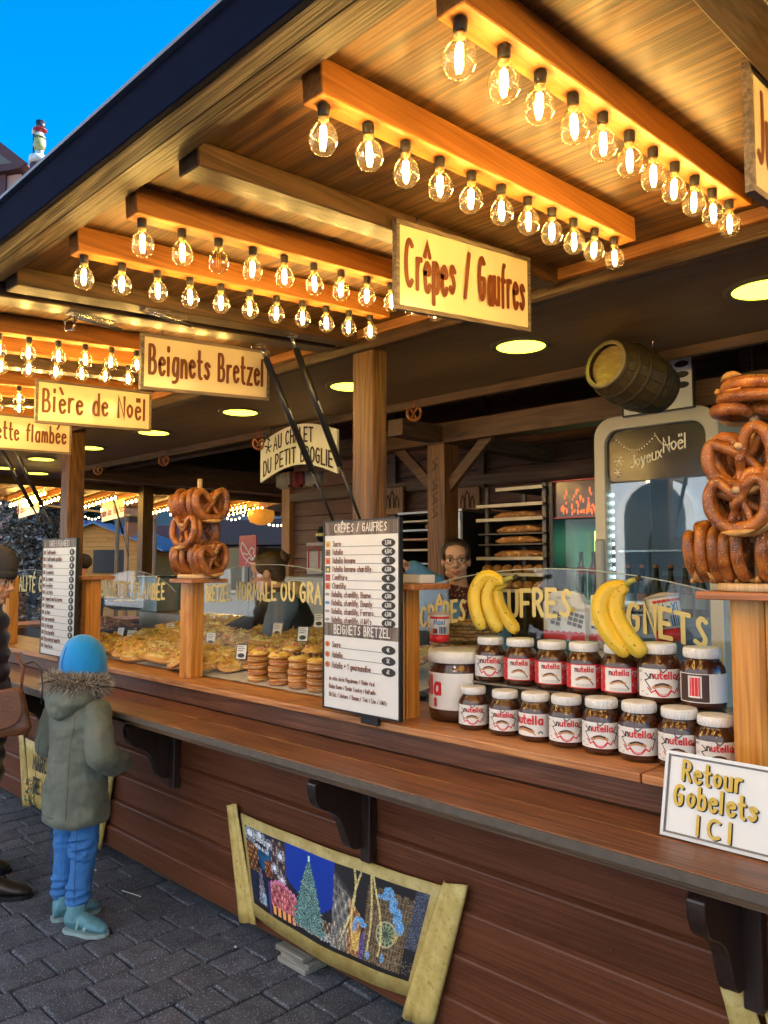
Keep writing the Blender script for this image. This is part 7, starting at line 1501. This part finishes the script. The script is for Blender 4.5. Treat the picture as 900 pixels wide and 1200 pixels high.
hut('market hut with a pink striped roof at the far left edge',8,608,634,50,24,R(60),PINK)
hut('market hut with a reddish roof behind the blue roofed chalet',205,618,642,55,30,R(45),plain('red_roof',(.35,.08,.05),.7))
t,G,w_,ze=hut('dim market hut far right behind the lantern',320,612,640,70,24,R(50),plain('brown_roof',(.12,.06,.04),.8))
# ---- neighbouring stall roof edge with orange scallops and strings of bulbs
SCAL=plain('orange_scallop',(.62,.20,.07),.6,var=.2)
for (pxa,pxb,py,d,lab) in ((18,72,600,14,'left'),(136,186,592,15,'right'),(150,172,612,13.2,'small')):
    a=CAMP+fw*d+rt*((pxa-450)/905*d); b=CAMP+fw*(d+.5)+rt*((pxb-450)/905*(d+.5)); z=1.6+(662-py)/905*d; a.z=b.z=z
    t=thing('scalloped_valance','orange scalloped roof valance of a neighbouring stall, %s one'%lab,'valance',a); U=(b-a); L=U.length; U.normalize(); N=Vector((-U.y,U.x,0)); n=max(2,int(L/.27))
    for k in range(n):
        w_=L/n; o=[(w_*k+.005,0),(w_*k+.005,-.16),(w_*k+w_*.25,-.26),(w_*k+w_*.75,-.26),(w_*(k+1)-.005,-.16),(w_*(k+1)-.005,0)]; build(MB().prism(o,0,.02,lambda u,v,d:a+U*u+N*d+Vector((0,0,v))),'scallop',SCAL,t)
    build(MB().prism([(0,.001),(L,.001),(L,.10),(0,.10)],-.02,.04,lambda u,v,d:a+U*u+N*d+Vector((0,0,v))),'valance_rail',W_DARK,t)
    for s_ in (0.05,L-.05): build(MB().tube([a+U*s_+N*.05+Vector((0,0,.09)),Vector(((a+U*s_+N*.05).x,(a+U*s_+N*.05).y,0))],.04,6),'valance_post',W_POSTO,t)
    build(MB().prism([(0,.101),(L,.101),(L,.13),(0,.13)],-.05,1.8,lambda u,v,d:a+U*u+N*d+Vector((0,0,v+d*.12))),'stall_roof',W_CHALET,t)
WARM=emis('far_bulb',(1,.78,.42),3)
def string(label,p0,p1,d0,d1,n,sag=.1,r=.019):
    a=CAMP+fw*d0+rt*((p0[0]-450)/905*d0); a.z=1.6+(662-p0[1])/905*d0; b=CAMP+fw*d1+rt*((p1[0]-450)/905*d1); b.z=1.6+(662-p1[1])/905*d1
    t=thing('light_string',label,'light string',a); P=[a.lerp(b,k/(n-1))-Vector((0,0,sag*math.sin(math.pi*k/(n-1)))) for k in range(n)]
    build(MB().tube([p+Vector((0,0,r*1.2)) for p in P],.006,4),'cable',BLK,t)
    for p in P: build(MB().ball(p,r,8,6),'string_bulb',WARM,t)
string('string of small warm lights at the right of the lantern, upper',(318,590),(345,585),13,13,7)
string('string of small warm lights by the lantern, lower',(296,606),(345,612),12.5,12.5,11)
string('string of small warm lights behind the left pretzel tree, upper',(262,592),(292,584),14,14,7)
string('string of small warm lights behind the left pretzel tree, lower',(262,606),(290,600),14,14,7)
string('string of small lights between the dark post and the distant right sign',(145,606),(168,598),16,16,7)
string('string of small lights left of the second post',(100,606),(124,600),16,16,7)
string('string of small lights at the far left under the flap',(0,590),(20,588),15,15,5)
# ---- trees
LEAFD=speck('dark_foliage',(.035,.055,.03),(.10,.12,.07),scale=14,thr=.5,rough=.8,bump=.2); BARK=plain('bark',(.08,.06,.045),.9,var=.3)
def tree(label,px,d,h,r,seed,kind='leaf',mat=LEAFD,n=900,cat='tree'):
    c=CAMP+fw*d+rt*((px-450)/905*d); c.z=0; rr=random.Random(seed); t=thing('tree',label,cat,c); 
    build(MB().tube([c,c+Vector((.05,0,h*.4)),c+Vector((0,.05,h*.85))],[r*.10,r*.07,.02],8),'trunk',BARK,t)
    mb=MB()
    for k in range(n):
        z=rr.uniform(.12,1.0); rad=r*(1-z)**.7*rr.uniform(.35,1.05)*(1+.25*math.sin(z*23+seed)) if kind=='fir' else r*math.sqrt(max(0,1-(2*z-1.1)**2*.8))*rr.random()**.35
        a=rr.uniform(0,6.283); p=c+Vector((rad*math.cos(a),rad*math.sin(a),z*h)); s_=rr.uniform(.05,.11)*(r/.7)
        u=Vector((rr.uniform(-1,1),rr.uniform(-1,1),rr.uniform(-.6,.6))).normalized()*s_; v=u.cross(Vector((rr.uniform(-1,1),rr.uniform(-1,1),1))).normalized()*s_*.55
        mb.add([p-u,p+v,p+u,p-v],[(0,1,2,3)])
    o=build(mb,'crown',mat,t); o['kind']='stuff'; return t
FROST=speck('frosted_foliage',(.14,.13,.10),(.42,.40,.36),scale=18,thr=.52,rough=.9,bump=.3,base2=(.05,.045,.035))
tree('frosted grey brown fir behind the tall left price board',36,14,3.0,.62,1,'leaf',FROST,3800)
tree('dark green tree above the pink striped roofs',60,34,6.0,2.6,2,'leaf',LEAFD,2600)
tree('dark green tree at the far left edge',6,32,5.2,2.2,5,'leaf',LEAFD,1500)
# ---- large buildings
def facade_building(name,label,x0,x1,y0,y1,h,wallm,face,rows_,cols_,wz=(1.1,1.9),winm=None,arch=False,cat='building',trim=None):
    """box building with recessed windows cut as framed openings on one face ('+Y','+X','-Y')"""
    t=thing(name,label,cat,((x0+x1)/2,(y0+y1)/2,0)); build(MB().box(x0,x1,y0,y1,0,h),'wall',wallm,t)
    build(MB().box(x0-.3,x1+.3,y0-.3,y1+.3,h+.002,h+.5),'roof',plain('roof_slate',(.09,.09,.10),.7,var=.2),t)
    fl=h/rows_
    if face in('+Y','-Y'): L=x1-x0; O=lambda u,v,d:Vector((x0+u,(y1+d) if face=='+Y' else (y0-d),v))
    else: L=y1-y0; O=lambda u,v,d:Vector((x1+d,y0+u,v))
    cw=L/cols_
    for r_ in range(rows_):
        build(MB().prism([(0,r_*fl+fl-.18),(L,r_*fl+fl-.18),(L,r_*fl+fl),(0,r_*fl+fl)],.003,.16,O),'cornice',trim or wallm,t)
        for c in range(cols_):
            cx=cw*(c+.5); w_,hh=wz[0]/2,wz[1]; z=r_*fl+.8
            pts=[(cx-w_,z),(cx+w_,z),(cx+w_,z+hh)]+([(cx+w_*math.cos(a),z+hh+w_*math.sin(a)) for a in [math.pi*k/8 for k in range(1,8)]] if arch else [])+[(cx-w_,z+hh)]
            big=[(cx+(u-cx)*1.28,z-.12+(v-z)*1.06+.02) for u,v in pts]
            f_=build(MB().prism(big,.002,.09,O),'window',trim or wallm,t); build(MB().prism(pts,.091,.10,O),'pane',winm,f_)
            build(MB().prism([(cx-.04,z),(cx+.04,z),(cx+.04,z+hh),(cx-.04,z+hh)],.101,.13,O),'mullion',trim or wallm,f_)
    return t
WHT=plain('white_stucco',(.66,.69,.73),.8,var=.05,scale=1.5); PANE=plain('window_pane',(.04,.06,.08),.08,spec=.8)

facade_building('town_house','pale town house with arched windows facing the stall from across the street',-34,22,-17,-9.5,15,WHT,'+Y',4,18,(1.4,1.9),PANE,True,trim=plain('white_trim',(.78,.76,.72),.7))
facade_building('town_house','unseen tall grey town house added behind the stall to shade it from the sun',-90,34,22,30,15.5,plain('grey_stucco',(.35,.33,.30),.85,var=.08,scale=1),'-Y',4,38,(1.2,1.9),PANE)  # out-of-view block added to keep stall and paving out of the sun
GB=plain('grey_blue_stone',(.20,.24,.30),.7,var=.15,scale=1.2)
t=facade_building('town_house','grey blue building with tall narrow columns beyond the market roofs',-52,-44,6,40,9.5,GB,'+X',2,26,(.55,3.2),PANE)
for k in range(52): build(MB().box(-43.99,-43.6,6.1+k*.65,6.28+k*.65,.0,9.4),'column',plain('pale_column',(.38,.40,.43),.7),t)
# ---- things above the roof edge at the upper left
c=pt(0,205,6.9); 
d_=22; cc=CAMP+fw*d_+rt*((0-450)/905*d_); z1=1.6+(662-168)/905*d_; zlo=1.6+(662-190)/905*d_; 
cc=CAMP+fw*d_+rt*((0-450)/905*d_)+up*((600-191)/905*d_); zref=cc.z; t=thing('roof_gable','dark red brown timber gable over a pink wall at the upper left','house',(cc.x,cc.y,0)); U=Vector((rt.x,rt.y,0)).normalized(); N=Vector((fw.x,fw.y,0)).normalized(); px=d_/905
GG_=lambda u,v,d:Vector((cc.x,cc.y,0))+U*(u*px)+N*d+Vector((0,0,zref+(191-v)*px*1.02)); RB=plain('red_brown_timber',(.10,.030,.028),.6,var=.2); PK_=plain('pink_wall',(.55,.30,.24),.8,var=.1)
build(MB().prism([(-60,120),(32,191),(22,197),(-60,136)],0,2.0,GG_),'verge_board',RB,t); build(MB().prism([(-60,200),(8,191),(32,191.2),(32,194),(10,199),(-60,210)],0.02,2.0,GG_),'eaves_board',RB,t)
build(MB().prism([(-60,200),(20,198),(20,640),(-60,640)],.3,5,GG_),'pink_wall',PK_,t); build(MB().prism([(-60,200),(3,199),(3,640),(-60,640)],.2,.299,GG_),'corner_post',RB,t)
d_=20; q=CAMP+fw*d_+rt*((46-450)/905*d_)+up*((600-185)/905*d_); k_=d_/905*1.02; zb=q.z; t=thing('nutcracker_figure','tiny soldier figure in a tall black hat holding a staff above the roof edge','statue',(q.x,q.y,zb)); b0=Vector((q.x,q.y,zb)); U=Vector((rt.x,rt.y,0)).normalized()
NW=plain('figure_white',(.62,.60,.58),.5); NG=plain('figure_green',(.35,.36,.15),.5); NR=plain('figure_red',(.4,.03,.04),.5); NBk=plain('figure_black',(.02,.025,.04),.4)
V=lambda px_,py_:b0+U*((px_-46)*k_)+Vector((0,0,(185-py_)*k_))
build(MB().tube([V(46,176),V(46,170),V(46,160)],[.12,.15,.14],12),'coat',NG,t); build(MB().tube([V(46,159.9),V(46,156)],[.10,.09],12),'head',NW,t); build(MB().lathe([(.17,0),(.17,.02)],14,c=V(46,152.5)),'hat_brim',NR,t); build(MB().tube([V(46.5,152),V(46.5,142)],[.11,.12],12),'tall_hat',NBk,t); build(MB().tube([V(46,163),V(46,161.8)],.155,12),'belt',NBk,t)
build(MB().tube([V(43,160),V(41,166),V(40,172)],[.05,.045,.04],8),'arm',NW,t); build(MB().tube([V(49,160),V(51,166),V(50.5,173)],[.05,.045,.04],8),'arm',NW,t); build(MB().tube([V(44,176),V(44,186)],.055,8),'leg',NW,t); build(MB().tube([V(48,176),V(48,186)],.055,8),'leg',NW,t)
build(MB().tube([V(39,190),V(39,152)],.022,6),'staff',NBk,t); build(MB().tube([V(39,157),V(39,153),V(39,147)],[.05,.055,.008],8),'staff_tip',NW,t); build(MB().lathe([(.25,0),(.25,.15)],16,c=V(46,187.5)-Vector((0,0,.1))),'plinth',NW,t)
hz=V(46,187.5)-Vector((0,0,.15)); build(MB().tube([hz,Vector((hz.x,hz.y,0))],.22,12),'tall_plinth_post',RB,t)

# ---- scraps on the paving
for k,(px,py,lab) in enumerate(((276,1110,'small white paper scrap on the paving near the support block'),(152,1048,'thin pale straw lying on the paving right of the child'),(112,1020,'crumpled pale scrap on the paving behind the child'))):
    q=ptz(px,py,.004); t=build(MB().hexa([q+Vector(v) for v in ((-.007,-.004,0),(.008,-.004,0),(.007,.004,0),(-.006,.005,0),(-.005,-.002,.004),(.006,-.002,.006),(.004,.003,.003),(-.004,.003,.005))]) if k!=1 else MB().tube([q+Vector((-.06,-.01,.004)),q+Vector((.07,.02,.004))],.0025,6),'paper_scrap' if k!=1 else 'drinking_straw',plain('scrap_white',(.6,.58,.54),.8)); tag(t,lab,'litter')
